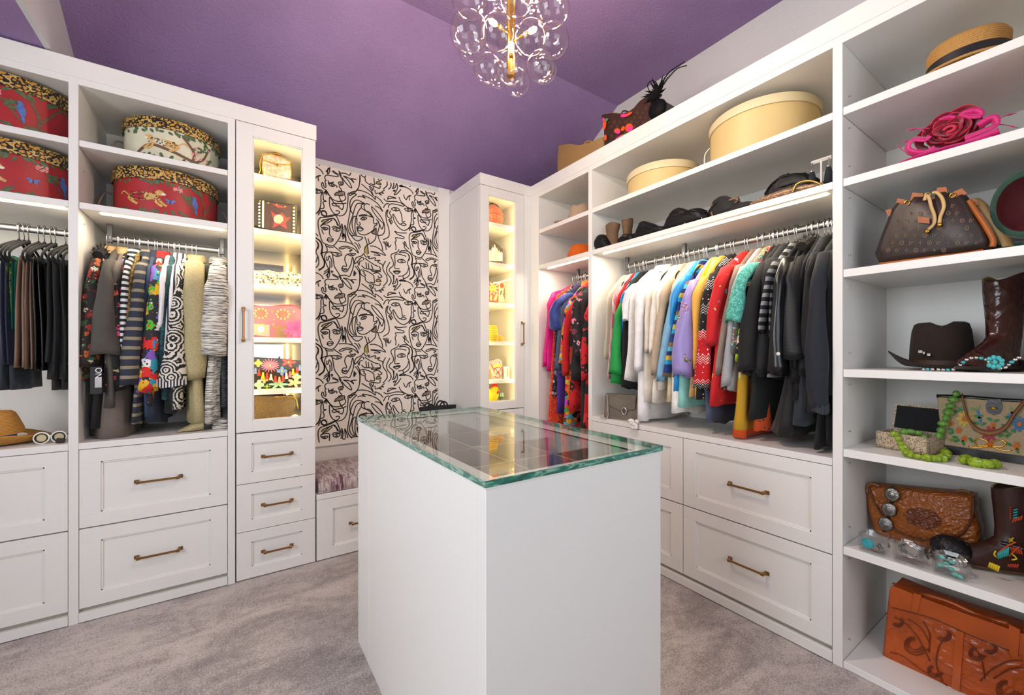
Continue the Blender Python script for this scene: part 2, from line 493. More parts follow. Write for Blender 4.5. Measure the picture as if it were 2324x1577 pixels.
def led(root, p0, p1, axis):
    """LED channel let into a shelf's underside, with its light"""
    m = MB(); z = p0[2]
    if axis == 'y':
        m.cbox(p0[0], p1[0], p0[1]-.007, p0[1]+.007, z-.004, z+.0005, .0015)
        L = p1[0]-p0[0]; c = ((p0[0]+p1[0])/2, p0[1], z-.007); sz = (L, .012)
    else:
        m.cbox(p0[0]-.007, p0[0]+.007, p0[1], p1[1], z-.004, z+.0005, .0015)
        L = p1[1]-p0[1]; c = (p0[0], (p0[1]+p1[1])/2, z-.007); sz = (.012, L)
    m.build('led_strip', LEDM, root, world=True, label='glowing warm white light strip')
    area_light('led_light', c, (0,0,0), sz[0], sz[1], 2.6*L, (1.0, .86, .66))
def pins(root, pts, axis):
    """small metal shelf supports seen as dots"""
    x, y, z = pts[0]; d = (.006, 0, 0) if axis == 'x' else (0, .006, 0)
    o = MB().cyl((0,0,0), d, .003, 6).build('shelf_pin', SILVER, root)
    o.location = local(root, pts[0])
    for p in pts[1:]: part_copy(o, local(root, p))
# ---- crown fascia running round the whole cabinetry
cr = MB(); YC, XC = YFR-.003, XFR-.003
cr.cbox(XL, .396, YC, YC+.02, 2.358, 2.440, .001); cr.cbox(.376, .396, YC+.018, YW-.002, 2.358, 2.440, .001)
struct('trim_1', cr, WHITE)
cr = MB(); cr.cbox(1.447, XC+.02, YC, YC+.02, 2.358, 2.437, .001); cr.cbox(1.447, 1.467, YC+.018, YW-.002, 2.358, 2.437, .001)
struct('trim_2', cr, WHITE)
cr = MB(); cr.cbox(XC, XC+.02, 0.05, YC+.02, 2.352, 2.428, .001)
struct('trim_3', cr, WHITE)
# ---- left run: bay at the frame's edge and the bay with the jackets
Z1, Z2, ZCT = 2.093, 1.824, .780
LB = [(-1.16, -.576, 'closet bay at the left edge with red hat boxes above hanging trousers'),
      (-.545, -.013, 'closet bay with two hat boxes above hanging jackets and two wide drawers')]
for i, (a0, a1, lab) in enumerate(LB):
    root = thing('closet_bay', lab, 'cabinet', ((a0+a1)/2, YFR, 0), group='open closet bays')
    board(root, 'back_panel', a0, a1, YBK-.012, YBK, .06, 2.36)
    board(root, 'top_panel', a0-.001, a1+.001, YFR, YBK-.012, 2.330, 2.3585)
    for z in (Z1, Z2): board(root, 'shelf', a0+.0005, a1-.0005, YFR+.004, YBK-.012, z-.027, z)
    board(root, 'counter', a0+.0005, a1-.0005, YFR-.001, YBK-.012, ZCT-.028, ZCT)
    board(root, 'side_panel', a1, a1+.0309, YFR, YBK, 0, 2.3585)
    if i == 0: board(root, 'side_panel', a0-.03, a0, YFR, YBK, 0, 2.3585)
    board(root, 'base_rail', a0+.001, a1-.001, YFR-.004, YFR+.016, .004, .044)
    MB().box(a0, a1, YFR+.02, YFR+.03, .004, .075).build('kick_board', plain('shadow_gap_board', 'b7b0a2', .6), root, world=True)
    for xx in (a0+.03, a1-.03):
        MB().cyl((xx, YFR+.03, 0), (xx, YFR+.03, .012), .018, 12).build('foot', DARK, root, world=True)
    drawer(root, a0, a1, .408, ZCT-.029, 'y'); drawer(root, a0, a1, .060, .406, 'y')
    led(root, (a0+.06, YFR+.045, Z2-.027), (a1-.02, YFR+.045, Z2-.027), 'y')
    if i == 1:
        pins(root, [(a0-.001, YFR+.07, z) for z in (1.745, 1.98)], 'x')
# hanging rods: a flat oval tube carried by two brackets from the shelf above
ROD_Z, ROD_Y, ROD_X = 1.728, 2.775, 2.13
def rod(lab, a0, a1, axis, brackets, zt, group=None):
    root = thing('hanging_rod', lab, 'rod', (0, 0, 0), group=group)
    root.location = ((a0+a1)/2, ROD_Y, ROD_Z) if axis == 'y' else (ROD_X, (a0+a1)/2, ROD_Z)
    m = MB(); n = 12
    ring = [(.008*math.cos(2*math.pi*j/n), .015*math.sin(2*math.pi*j/n)) for j in range(n)]
    if axis == 'y': m.loft([[(a, ROD_Y+u, ROD_Z+v) for u, v in ring] for a in (a0, a1)])
    else: m.loft([[(ROD_X+u, a, ROD_Z+v) for u, v in ring[::-1]] for a in (a0, a1)])
    m.build('tube', STEEL, root, smooth=True, world=True, angle=40)
    for b in brackets:
        m = MB()
        if axis == 'y': m.cbox(b-.010, b+.010, ROD_Y-.012, ROD_Y+.012, ROD_Z-.02, zt, .002)
        else: m.cbox(ROD_X-.012, ROD_X+.012, b-.010, b+.010, ROD_Z-.02, zt, .002)
        m.build('bracket', plain('grey_bracket', '6f6f72', .4, .6), root, world=True)
    return root
rod('steel rod carrying the trousers in the leftmost bay', -1.15, -.577, 'y', [-1.1], Z2-.027)
rod('steel rod carrying the jackets in the bay left of the lit cabinet', -.490, -.035, 'y', [-.488, -.040], Z2-.027)
# ---- glass-fronted towers
SH = [2.122, 1.832, 1.540, 1.254, .971]
MIRROR = plain('smoked_mirror', 'b9b4ac', .03, 1.0)
def tower(a0, a1, g0, g1, lab, hx, side):
    root = thing('display_tower', lab, 'cabinet', ((a0+a1)/2, YFR, 0), group='lit display towers')
    yi = YFR+.022
    board(root, 'side_panel', a0+.001, a0+.019, yi, YBK, 0, 2.3575); board(root, 'side_panel', a1-.019, a1-.001, yi, YBK, 0, 2.3575)
    board(root, 'back_panel', a0+.019, a1-.019, YBK-.012, YBK, 0, 2.3575, mat=MIRROR if side < 0 else None)
    board(root, 'top_panel', a0+.019, a1-.019, yi, YBK-.012, 2.315, 2.3575)
    board(root, 'bottom_panel', a0+.019, a1-.019, yi, YBK-.012, .775, .800)
    for z in SH: board(root, 'shelf', a0+.0195, a1-.0195, yi+.022, YBK-.012, z-.024, z)
    m = MB(); dz0, dz1 = .762, 2.356; d0, d1 = a0+.002, a1-.002; y0, y1 = YFR, YFR+.02
    m.cbox(d0, g0, y0, y1, dz0, dz1); m.cbox(g1, d1, y0, y1, dz0, dz1)
    m.cbox(g0-.001, g1+.001, y0, y1, dz0, .818); m.cbox(g0-.001, g1+.001, y0, y1, 2.296, dz1)
    k = .006
    m.cbox(g0-.002, g0+k, y0+.004, y1, .818, 2.296); m.cbox(g1-k, g1+.002, y0+.004, y1, .818, 2.296)
    m.cbox(g0, g1, y0+.004, y1, .816, .818+k); m.cbox(g0, g1, y0+.004, y1, 2.296-k, 2.298)
    dr = m.build('door', WHITE, root, world=True)
    m = MB(); m.box(g0+.002, g1-.002, YFR+.009, YFR+.0125, .82, 2.294)
    m.build('glass_pane', GLASS, dr, label='clear glass pane').matrix_parent_inverse = xf(root).inverted()
    pull(dr, .175, local(root, (hx, YFR, 1.316)), 'y', vertical=True)
    zz = [.758, .495, .249, .004]
    for k in range(3): drawer(root, a0+.002, a1-.002, zz[k+1], zz[k], 'y', st=.066, rail=.055, plen=.145)
    for xx, s_ in ((g0-.022, 1), (g1+.022, -1)):
        m = MB(); m.cbox(xx-.004, xx+.004, YFR+.0215, YFR+.0275, .83, 2.29, .001)
        m.build('led_strip', LEDY, root, world=True, label='vertical amber light strip')
        l = area_light('tower_led_light', (xx+s_*.006, YFR+.0295, 1.56), (0,0,0), .006, 1.44, 2.1, (1.0, .74, .36))
        l.rotation_euler = Vector((s_*0.75, 1.0, 0)).to_track_quat('-Z', 'Y').to_euler()
    return root
tower(.020, .394, .094, .327, 'lit display tower with glass door left of the wallpaper niche', .053, -1)
tower(1.449, 1.828, 1.518, 1.755, 'lit display tower with glass door right of the wallpaper niche', 1.806, 1)
struct('trim_4', MB().cbox(1.829, XFR+.02, YFR, YFR+.02, 0, 2.358, .001), WHITE)
# ---- niche: wallpaper wall, mouldings, bench
struct('trim_5', MB().cbox(1.354, 1.4485, YW-.014, YW-.001, .38, 2.475, .001), WHITE)
tm = MB(); tm.cbox(.396, 1.3535, YW-.016, YW-.001, .385, .535, .002)
tm.add([(x, y, z) for x in (.396, 1.3535) for y, z in ((YW-.016,.535),(YW-.030,.545),(YW-.030,.553),(YW-.022,.560),(YW-.001,.566),(YW-.001,.535))],
       [(0,1,7,6),(1,2,8,7),(2,3,9,8),(3,4,10,9),(4,5,11,10),(5,0,6,11),(5,4,3,2,1,0),(6,7,8,9,10,11)])
struct('baseboard_back', tm, WHITE)
root = thing('bench', 'white built-in bench with a wide drawer under the patterned wallpaper', 'bench', (.92, YFR, 0))
board(root, 'seat_board', .3965, 1.447, YFR-.002, YW-.018, .346, .374)
board(root, 'carcass', .3965, 1.447, YFR+.022, YW-.018, .0, .345)
drawer(root, .3965, .922, .004, .345, 'y', st=.085, rail=.062, plen=.17); drawer(root, .923, 1.447, .004, .345, 'y', st=.085, rail=.062, plen=.17)
# ---- right run: corner bay, long bay, open shelf unit
Y_CB = (1.912, 2.425); Y_LB = (.618, 1.880); Y_SU = (.159, .587)
ZR1, ZR2, ZRC = 2.080, 1.818, .773
struct('trim_6', MB().cbox(XFR, XFR+.02, Y_CB[1], YFR+.001, 0, 2.353, .001), WHITE)
root = thing('closet_bay', 'narrow corner closet bay with long dresses below two hats', 'cabinet', (XFR, 2.17, 0), group='open closet bays')
a0, a1 = Y_CB
board(root, 'back_panel', XBK-.012, XBK, a0, a1+.1, .03, 2.352); board(root, 'top_panel', XFR, XBK-.012, a0, a1, 2.322, 2.3525)
board(root, 'side_panel', XFR+.021, XBK-.012, a1, a1+.02, 0, 2.3525)
for z in (ZR1, ZR2): board(root, 'shelf', XFR+.004, XBK-.012, a0+.001, a1-.001, z-.028, z)
board(root, 'bottom_panel', XFR, XBK-.012, a0, a1, .002, .045)
led(root, (XFR+.045, a0+.004, ZR2-.028), (XFR+.045, a1-.06, ZR2-.028), 'x')
root = thing('closet_bay', 'long closet bay packed with clothes above four wide drawers', 'cabinet', (XFR, 1.25, 0), group='open closet bays')
a0, a1 = Y_LB
board(root, 'back_panel', XBK-.012, XBK, a0, a1, .06, 2.352); board(root, 'top_panel', XFR, XBK-.012, a0-.001, a1+.001, 2.322, 2.3525)
board(root, 'side_panel', XFR, XBK, a1, a1+.0309, 0, 2.3525); board(root, 'side_panel', XFR, XBK, a0-.031, a0, 0, 2.3525)
for z in (ZR1, ZR2): board(root, 'shelf', XFR+.004, XBK-.012, a0+.001, a1-.001, z-.028, z)
board(root, 'counter', XFR-.001, XBK-.012, a0+.001, a1-.001, ZRC-.028, ZRC)
board(root, 'base_rail', XFR-.004, XFR+.016, a0+.001, a1-.001, .004, .044)
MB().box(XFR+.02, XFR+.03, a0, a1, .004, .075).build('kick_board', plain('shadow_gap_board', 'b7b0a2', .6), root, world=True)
YM = 1.244
for p, q in ((YM, a1), (a0, YM)):
    drawer(root, p, q, .408, ZRC-.029, 'x'); drawer(root, p, q, .060, .406, 'x')
led(root, (XFR+.045, a0+.03, ZR2-.028), (XFR+.045, a1-.06, ZR2-.028), 'x')
rod('steel rod carrying the dresses in the corner bay', 1.93, 2.28, 'x', [2.27], ZR2-.028)
rod('long steel rod carrying the packed clothes on the right', .630, 1.816, 'x', [1.810, 1.40], ZR2-.028)
root = thing('shelf_unit', 'tall open shelf unit with hats, bags and boots at the right edge', 'shelf', (XFR, .37, 0))
a0, a1 = Y_SU
board(root, 'back_panel', XBK-.012, XBK, a0, a1, .03, 2.352); board(root, 'top_panel', XFR, XBK-.012, a0, a1, 2.322, 2.3525)
board(root, 'side_panel', XFR, XBK, a0-.031, a0, 0, 2.3525)
SU = [2.082, 1.817, 1.480, 1.110, .814, .452, .026]
for z in SU: board(root, 'shelf', XFR+.003, XBK-.012, a0+.001, a1-.001, z-.029 if z > .1 else .001, z)
pins(root, [(XFR+.06, a1-.006, z-.06) for z in SU[:-1]] + [(XFR+.06, a1-.006, z+.06) for z in SU], 'y')
# ------------------------------------------------------------------ wallpaper: line-drawn faces, one repeat traced as strokes and repeated over the wall
def m_paper():
    t = NT('beige_wallpaper'); v = t.coords(1.0); t.set(Roughness=0.7)
    t.color(t.ramp(t.noise(v, 4, 3), [(0.3, 'e4d9cd'), (0.7, 'ece2d6')])); t.bump(t.noise(v, 500, 2), .12, .001); return t.mat
INK = plain('black_ink', '1c1917', .6)
wpaper = struct('wall_niche', MB().box(.3965, 1.3535, YW-.003, YW-.0005, .566, 2.438), m_paper())
S_A, S_B, S_C, S_D = (715,440), (715,600), (800,600), (800,440)
STROKES = [
(S_B, '400,240 410,265 300,270 215,265 175,300 180,345 195,360 175,385 190,430 190,490 160,480 150,430 130,410 115,450 140,510 200,545 260,630 320,690 400,710 470,700 530,670 545,620 525,580 530,540 500,525 440,535 370,565 350,610 400,600 440,605 490,595 505,575|400,240 380,225 330,205 312,180 340,185 385,215 420,230|430,215 460,270 490,320 505,380|230,360 250,400 300,390 335,375|230,405 260,410 310,405 355,430 330,450 290,455 260,440 235,410|410,385 435,360 475,355 500,385 480,410 440,415 415,390|365,420 385,440 390,470|425,430 450,470 475,500 460,518 410,522|430,610 445,660 480,720 510,770 490,840 470,845 400,795 330,735 265,655 255,720 265,820 310,910 380,955 450,965 520,930 565,850 580,740 590,620 590,545 640,535 740,540 690,590 640,650 620,730 630,820 655,875 685,905|560,718 500,740 400,748 310,760 310,790 360,800 440,788|365,890 400,878 435,890 430,920 380,950 300,970 200,1000 140,990 110,950 130,915 180,915 215,970|200,540 150,600|190,550 175,620|200,560 205,630|215,575 240,620|505,245 560,280 620,350 655,440 600,410 530,340 480,270|500,245 580,260 640,290 690,340 670,300 640,275 740,275'),
(S_B, '110,1030 60,1090 55,1200 85,1340 130,1470 200,1505 280,1520 340,1500 420,1390 460,1290 480,1190 475,1100|95,1040 200,1020 300,990 370,970 420,1060 460,1180 400,1110 350,1035 300,1030 200,1090 110,1180|110,1120 150,1075 290,1035|130,1140 220,1120 310,1050|330,1035 380,1080 400,1150|95,1185 150,1160 210,1160 245,1170 260,1200 255,1300 275,1345 300,1350|300,1195 340,1165 400,1175 455,1190|95,1190 130,1230 180,1250 235,1220 180,1205 120,1215|115,1250 150,1330|315,1215 360,1190 410,1190 450,1215 410,1245 360,1245 315,1215|215,1440 225,1400 250,1380 275,1390 300,1380 325,1405 300,1440 270,1455 240,1450 220,1425 270,1420 320,1405|190,1510 205,1545 330,1545|475,1100 500,1200 490,1290 540,1310 550,1405 540,1250 530,1120 560,1190 600,1330 670,1435|520,1260 480,1320|530,1290 480,1350|540,1310 490,1380|525,1275 482,1335'),
(S_A, '420,850 500,855 600,875 690,920 740,980 775,1060 700,990 640,960 560,940 470,950 430,975 480,985 560,965 640,990 660,1010 615,1020 640,1050|700,870 750,910 790,995|770,880 800,930 805,970|330,930 400,990 475,1050|200,930 215,1025 150,1050 90,1070|280,1050 340,1100 400,1120 480,1090 400,1055 330,1050 270,1040 210,1050 175,1100 175,1180 210,1280 260,1380 250,1480 220,1500 230,1420 265,1300 260,1200|580,1080 630,1110 680,1105 725,1070 650,1070 590,1080|310,1080 330,1220 350,1310 420,1420 470,1520|590,1075 545,1110 530,1180 560,1270 555,1300 510,1290 480,1330 490,1370 530,1395 570,1385 600,1340 640,1260 670,1130 690,1220 680,1320 640,1430 610,1480 540,1455 420,1465|470,1345 500,1335 525,1345 550,1335 575,1355|490,1365 570,1360|210,1120 210,1190 240,1170 250,1110 290,1180 300,1280 290,1320|240,1340 160,1400|250,1370 150,1440|255,1400 190,1470|300,1370 285,1400|320,1380 295,1420|40,805 100,870 125,960 110,1080 160,1200 150,1300 60,1360|40,870 60,930 45,990|700,1370 690,1440|720,1390 685,1470|735,1410 700,1470|710,1290 760,1350 800,1450 800,1577'),
(S_B, '760,590 790,570 850,575 900,590 840,545 920,560 1040,610 1140,680 1210,790 1150,730 1070,705|740,465 830,465 930,490 1020,540 1080,590 1070,530 1130,560 1180,600 1215,650|885,690 800,650 740,645 690,680 640,790 610,950 585,1100 590,1200 640,1280 720,1285 850,1300 790,1360 740,1370 680,1330 600,1230|870,690 770,700 720,760 680,900 640,1030 615,1120 640,1220 700,1270|830,760 780,830 740,930 715,1050 715,1180 740,1280|740,940 700,940 670,990 660,1080 680,1190 720,1270|880,690 830,720 830,770 870,800 900,815|980,700 930,685 890,700 875,750 900,810 960,850 1040,920|910,820 970,830 1020,890 1045,925|1010,725 1020,780 1090,880 1170,960 1220,1000 1215,1060 1190,1105 1160,1040 1120,970 1090,940|1010,725 1080,780 1170,880 1230,990 1245,1090 1230,1170 1180,1215 1100,1220 1010,1195 1060,1140 1090,1095 1090,1220|1045,925 1050,1020 1090,1020 1110,1000 1095,1050 1060,1065 1055,1100 1040,1140 960,1210 880,1250 800,1240 760,1200 750,1130 755,1115|780,920 840,895 930,885|780,925 860,910 960,900 1040,920|815,975 850,935 920,935 890,975 840,985 815,975|735,950 750,990 745,1050 765,1085 800,1080 805,1050 780,1035|755,1115 775,1120 800,1105 820,1120 860,1145 820,1185 780,1185 755,1150 755,1115|760,1150 800,1135 855,1145|1090,1230 1070,1310 1000,1380 920,1430 885,1500 890,1577|1120,1220 1150,1310 1190,1390 1210,1490|885,1280 930,1400 955,1577|945,1300 970,1390|1120,960 1150,1040 1130,1130 1110,1210'),
(S_A, '980,935 1060,940 1150,985 1210,1040 1260,1105 1150,1060 990,1030 1100,1065 1165,1105 1050,1090|870,1065 830,1110 730,1150 705,1250 760,1210 820,1145 855,1140 875,1190|760,1210 785,1280 800,1210 850,1200|870,1070 910,1130 970,1120 960,1160 1080,1145 1070,1190 1160,1190 1120,1220 1190,1260 1225,1305|890,1150 980,1220 1060,1270 1130,1300|905,1220 920,1330|950,1240 960,1340|1000,1270 1035,1355 960,1345 880,1330 830,1280|1140,1290 1170,1350 1150,1370 1000,1360'),
(S_B, '810,100 805,150 840,200 890,225 905,290 980,340 1070,365 1150,380 1165,330|815,100 880,105 980,150 1045,205 1055,270 1060,330 980,315|845,130 880,135 870,170 900,185 895,215|1000,115 1060,130 1130,125 1175,130|1040,165 1090,150 1130,150|1130,150 1170,190 1195,220 1140,240 1125,205|1165,265 1110,265 1090,300 1130,310 1180,305 1160,280|830,345 920,410 1000,470 1040,530 1010,450 970,370 1010,390 1030,435 1045,370|1070,420 1080,480 1130,470 1190,500 1150,460 1230,460 1190,440 1245,400|750,20 790,90 800,200 795,330 770,430 700,520 640,570 610,570 640,520 740,480'),
(S_C, '650,630 590,650 550,720|640,710 650,660 700,630 800,630 920,645 880,600 780,580 660,590 600,590 555,555|830,490 860,560 930,620 1000,660 1070,675 1050,760 1050,880 1020,1000 960,1060 900,1075 830,1040 760,960 725,870 725,810 760,860 800,930 850,975 900,945 960,970 900,990 860,970|690,720 740,690 800,690 840,720 780,745 720,740 690,720|925,690 970,670 1030,680 1055,700 1000,725 950,715 925,690|840,725 870,790 885,870 890,925 940,915|640,740 605,770 595,850 610,960 640,1060 655,1150 640,1230 545,1290|640,740 615,820 640,880 690,890 690,850 660,800 680,755|640,910 690,1000|660,905 700,990|690,910 720,970|1075,690 1085,790 1085,815 1125,830 1080,850 1095,910 1085,950 1035,965 1050,1010|625,560 640,510 690,500 780,520 700,525 620,560|910,435 930,490 960,520 990,460 1050,435 1010,460 1020,530|1060,1030 1060,1000 1110,1000 1130,1050 1090,1075 1050,1040|1030,990 1000,1040|1040,1010 1010,1070|750,1110 800,1160 880,1180 920,1200 900,1225 770,1225 780,1270 760,1310 775,1380 770,1450|750,1110 830,1130 970,1115|895,1290 930,1340 930,1270 960,1330 920,1370 990,1440|950,1340 1010,1400|545,1320 590,1390 600,1470|570,1315 620,1400|600,1310 640,1410|630,1320 650,1410 690,1360'),
(S_D, '830,990 800,1040 700,1080 690,1130 730,1230 720,1290 660,1340 660,1390 720,1450 740,1577|830,1050 870,1020 950,1020 1030,1060 1070,1150 1065,1280 1100,1400 1090,1480 1020,1540|835,1050 900,1045 980,1070 1015,1130 980,1240 1010,1320 1020,1420 980,1490 830,1555 960,1555|960,1120 860,1085 770,1080 755,1130 760,1240 755,1330 840,1340|795,1200 840,1175 900,1175 945,1220 880,1235 830,1225 795,1200|725,1390 770,1375 790,1385 810,1375 855,1392 800,1430 770,1425 725,1390|740,1395 840,1395|1000,1320 980,1400 900,1465 815,1475|895,1465 930,1577|590,1200 540,1300 560,1390 610,1470 620,1577|670,1220 610,1330 620,1420 680,1510 690,1577'),
(S_C, '620,270 610,320 545,390|690,270 680,330 640,380|740,190 735,300 710,350 760,330 790,250 800,350 740,460 800,430 865,345|720,390 770,375|725,405 765,392|830,295 900,290 980,310 1050,350 1085,410'),
]
PUPILS = [(S_B,305,432,18),(S_B,460,390,17),(S_B,170,1225,17),(S_B,385,1220,17),(S_A,400,1082,24),(S_A,652,1087,19),(S_B,866,957,22),(S_B,1095,137,15),(S_C,770,712,24),(S_C,990,698,20),(S_D,880,1203,24)]
FILLS = [('taupe_print', '8d7765', S_B, '355,605 365,570 430,545 500,535 520,555 490,590 430,605 380,600'),
         ('taupe_print', '8d7765', S_B, '1010,1195 1060,1150 1088,1110 1085,1215'),
         ('mustard_print', 'b09a4e', S_B, '110,1115 150,1080 260,1055 230,1100 150,1130'),
         ('mustard_print', 'b09a4e', S_A, '895,960 935,920 950,960 955,1060 935,1120 900,1060'),
         ('mustard_print', 'b09a4e', S_B, '625,545 660,500 730,475 710,520 650,560'),
         ('mustard_print', 'b09a4e', S_B, '1110,268 1165,268 1178,303 1130,308 1094,298'),
         ('pale_print', 'd8d8d6', S_B, '660,1290 740,1300 850,1300 790,1355 740,1368 700,1340'),
         ('pale_print', 'd8d8d6', S_C, '870,950 940,955 960,970 900,985'),
         ('pale_print', 'd8d8d6', S_B, '758,1150 800,1137 855,1146 820,1180 780,1180')]
TW, TH = .632, .707
def wp(rg, x, y):
    p = onY(rg[0]+x/7.885, rg[1]+y/7.885, YW); return p.x, p.z
def _strokes():
    for rg, txt in STROKES:
        for st in txt.split('|'):
            yield [wp(rg, *map(float, q.split(','))) for q in st.split()]
ink = MB()
WX0, WX1, WZ0, WZ1 = .398, 1.352, .568, 2.436
def lay(poly, width, mb):
    for i in range(-1, 3):
        for j in range(-2, 3):
            run = []
            for x, z in poly + [(99, 99)]:
                X = x+i*TW; Z = z+j*TH
                if WX0 < X < WX1 and WZ0 < Z < WZ1: run.append((X, YW-.0034, Z))
                else:
                    if len(run) > 1: mb.ribbon(run, (0,-1,0), width)
                    run = []
for st in _strokes():
    sm = catmull([(x, 0, z) for x, z in st], 4)
    lay([(p.x, p.z) for p in sm], .0074, ink)
for rg, x, y, r in PUPILS:
    cx_, cz_ = wp(rg, x, y); rr = r/7.885*3.04/960
    lay([(cx_+rr*math.cos(a*math.pi/5), cz_+rr*math.sin(a*math.pi/5)) for a in range(11)], .004, ink)
    lay([(cx_-rr*.5, cz_), (cx_+rr*.5, cz_)], rr*1.0, ink)
o = ink.build('line_print', INK, wpaper, label='black line-drawn faces'); o['kind'] = 'stuff'
fm = {}
for nm, colr, rg, txt in FILLS:
    poly = [wp(rg, *map(float, q.split(','))) for q in txt.split()]
    mb = fm.setdefault((nm, colr), MB())
    for i in range(-1, 3):
        for j in range(-2, 3):
            q = [(x+i*TW, YW-.0032, z+j*TH) for x, z in poly]
            if all(WX0 < a < WX1 and WZ0 < c < WZ1 for a, b, c in q): mb.add(q, [tuple(range(len(q)))])
for (nm, colr), mb in fm.items():
    o = mb.build('tint_print', plain(nm, colr, .6), wpaper); o['kind'] = 'stuff'
# ------------------------------------------------------------------ bench cushion
def m_cushion():
    t = NT('plum_brushstroke_fabric'); t.set(Roughness=.55, Sheen_Weight=.3)
    v = t.coords((9, 2.0, 2.0)); a = t.noise(v, 3.2, 6, .75, .8); b = t.noise(t.coords((60, 7, 7)), 2.0, 4, .7)
    c = t.math('ADD', t.math('MULTIPLY', a, .7), t.math('MULTIPLY', b, .42))
    t.color(t.ramp(c, [(.40, '4a2236'), (.50, '6d3a50'), (.56, '9a8583'), (.64, 'c9bdb4'), (.74, '8d6f74')])); return t.mat
CUSH = m_cushion()
def cushion_shape(x0, x1, y0, y1, z0, z1):
    m = MB(); nx, ny = 20, 10; rings = []
    prof = [(0.0,.012),(.0,.02),(.15,.006),(.5,.0),(.85,.006),(1.0,.014)]
    def ring(ins, z):
        pts = []; r_ = .03; X0, X1, Y0, Y1 = x0+ins, x1-ins, y0+ins, y1-ins
        for cx_, cy_, a in ((X1-r_, Y0+r_, -90), (X1-r_, Y1-r_, 0), (X0+r_, Y1-r_, 90), (X0+r_, Y0+r_, 180)):
            for k in range(5): pts.append((cx_+r_*math.cos(R(a+k*22.5)), cy_+r_*math.sin(R(a+k*22.5)), z))
        return pts
    h = z1-z0
    for ins, fz in ((.03,0),(.004,.05),(.0,.12),(-.004,.5),(.0,.88),(.004,.95),(.03,1.06),(.09,1.13),(.17,1.16)): rings.append(ring(ins, z0+h*fz))
    m.loft(rings)
    return m
cu = thing('bench_cushion', 'plum and cream streaked seat cushion on the white bench', 'cushion', (.92, 2.76, .375))
cushion_shape(.404, 1.44, 2.543, 3.005, .3745, .452).build('cover', CUSH, cu, smooth=True, world=True)
for z in (.381, .4475):
    pts = [(.407,2.546,z),(1.437,2.546,z),(1.437,3.002,z),(.407,3.002,z)]
    MB().tube([Vector(p) for p in pts], .0042, 6, closed=True).build('piping', CUSH, cu, world=True, smooth=True)
# black tote on the bench (only its rim and handles rise above the island)
BLK = plain('black_canvas', '121214', .75, bump=.2, bscale=300)
tt = thing('tote_bag', 'black tote bag standing on the bench behind the island', 'bag', (1.24, 2.78, .465))
m = MB(); rings = []
for z, w_, d in ((.0,.125,.06),(.03,.135,.066),(.2,.14,.05),(.315,.143,.035),(.323,.143,.035)):
    rings.append([(w_*math.cos(a)*(1 if abs(math.cos(a)) < .5 else 1.0), d*math.sin(a), z) for a in [2*math.pi*k/16 for k in range(16)]])
m.loft(rings).build('body', BLK, tt, smooth=True)
for y in (-.03, .03):
    MB().tube([(.03+.035*math.cos(a), y, .30+.055*math.sin(a)) for a in [math.pi*k/10 for k in range(11)]], .006, 6).build('handle', BLK, tt, smooth=True)
    MB().tube([(-.07+.03*math.cos(a), y, .30+.042*math.sin(a)) for a in [math.pi*k/10 for k in range(11)]], .006, 6).build('strap', BLK, tt, smooth=True)
# ------------------------------------------------------------------ island with glass top
IX0, IX1, IY0, IY1, IZ = .428, .995, .727, 1.745, .897
isl = thing('island', 'white jewellery island with a glass top in the middle of the room', 'island', ((IX0+IX1)/2, (IY0+IY1)/2, 0))
IW = WHITE
board(isl, 'front_panel', IX0, IX1, IY0, IY0+.034, 0, IZ-.004, .0012)
board(isl, 'side_panel', IX0+.0005, IX0+.02, IY0+.0345, IY1-.15, 0, IZ-.004, .001)
board(isl, 'corner_panel', IX0, IX0+.02, IY1-.1495, IY1, 0, IZ-.004, .001)
board(isl, 'side_panel', IX1-.02, IX1, IY0+.0345, IY1, 0, IZ-.004, .001)
board(isl, 'back_panel', IX0+.0205, IX1-.0205, IY1-.02, IY1, 0, IZ-.004, .001)
fw = .052
m = MB(); zt = IZ-.0035
m.cbox(IX0-.001, IX1+.001, IY0-.001, IY0+fw, zt-.003, IZ-.0003, .0008); m.cbox(IX0-.001, IX1+.001, IY1-fw, IY1+.001, zt-.003, IZ-.0003, .0008)
m.cbox(IX0-.001, IX0+fw, IY0+fw, IY1-fw, zt-.003, IZ-.0003, .0008); m.cbox(IX1-fw, IX1+.001, IY0+fw, IY1-fw, zt-.003, IZ-.0003, .0008)
m.box(IX0+fw-.002, IX0+fw, IY0+fw, IY1-fw, IZ-.12, IZ-.002); m.box(IX1-fw, IX1-fw+.002, IY0+fw, IY1-fw, IZ-.12, IZ-.002)
m.box(IX0+fw, IX1-fw, IY0+fw-.002, IY0+fw, IZ-.12, IZ-.002); m.box(IX0+fw, IX1-fw, IY1-fw, IY1-fw+.002, IZ-.12, IZ-.002)
m.build('top_frame', WHITE, isl, world=True)
VELV = plain('dark_grey_velvet', '4b4743', .95, sheen=.4, var=.1)
WOODD = plain('walnut_divider', '8a6f5f', .55, var=.15, vscale=20)
board(isl, 'tray', IX0+fw, IX1-fw, IY0+fw, IY1-fw, IZ-.095, IZ-.085, .0005, VELV)
for y in (.96, 1.16, 1.40): board(isl, 'divider', IX0+fw, IX1-fw, y, y+.008, IZ-.085, IZ-.03, .0005, WOODD)
for x in (.64, .80): board(isl, 'divider', x, x+.008, IY0+fw, IY1-fw, IZ-.085, IZ-.03, .0005, WOODD)
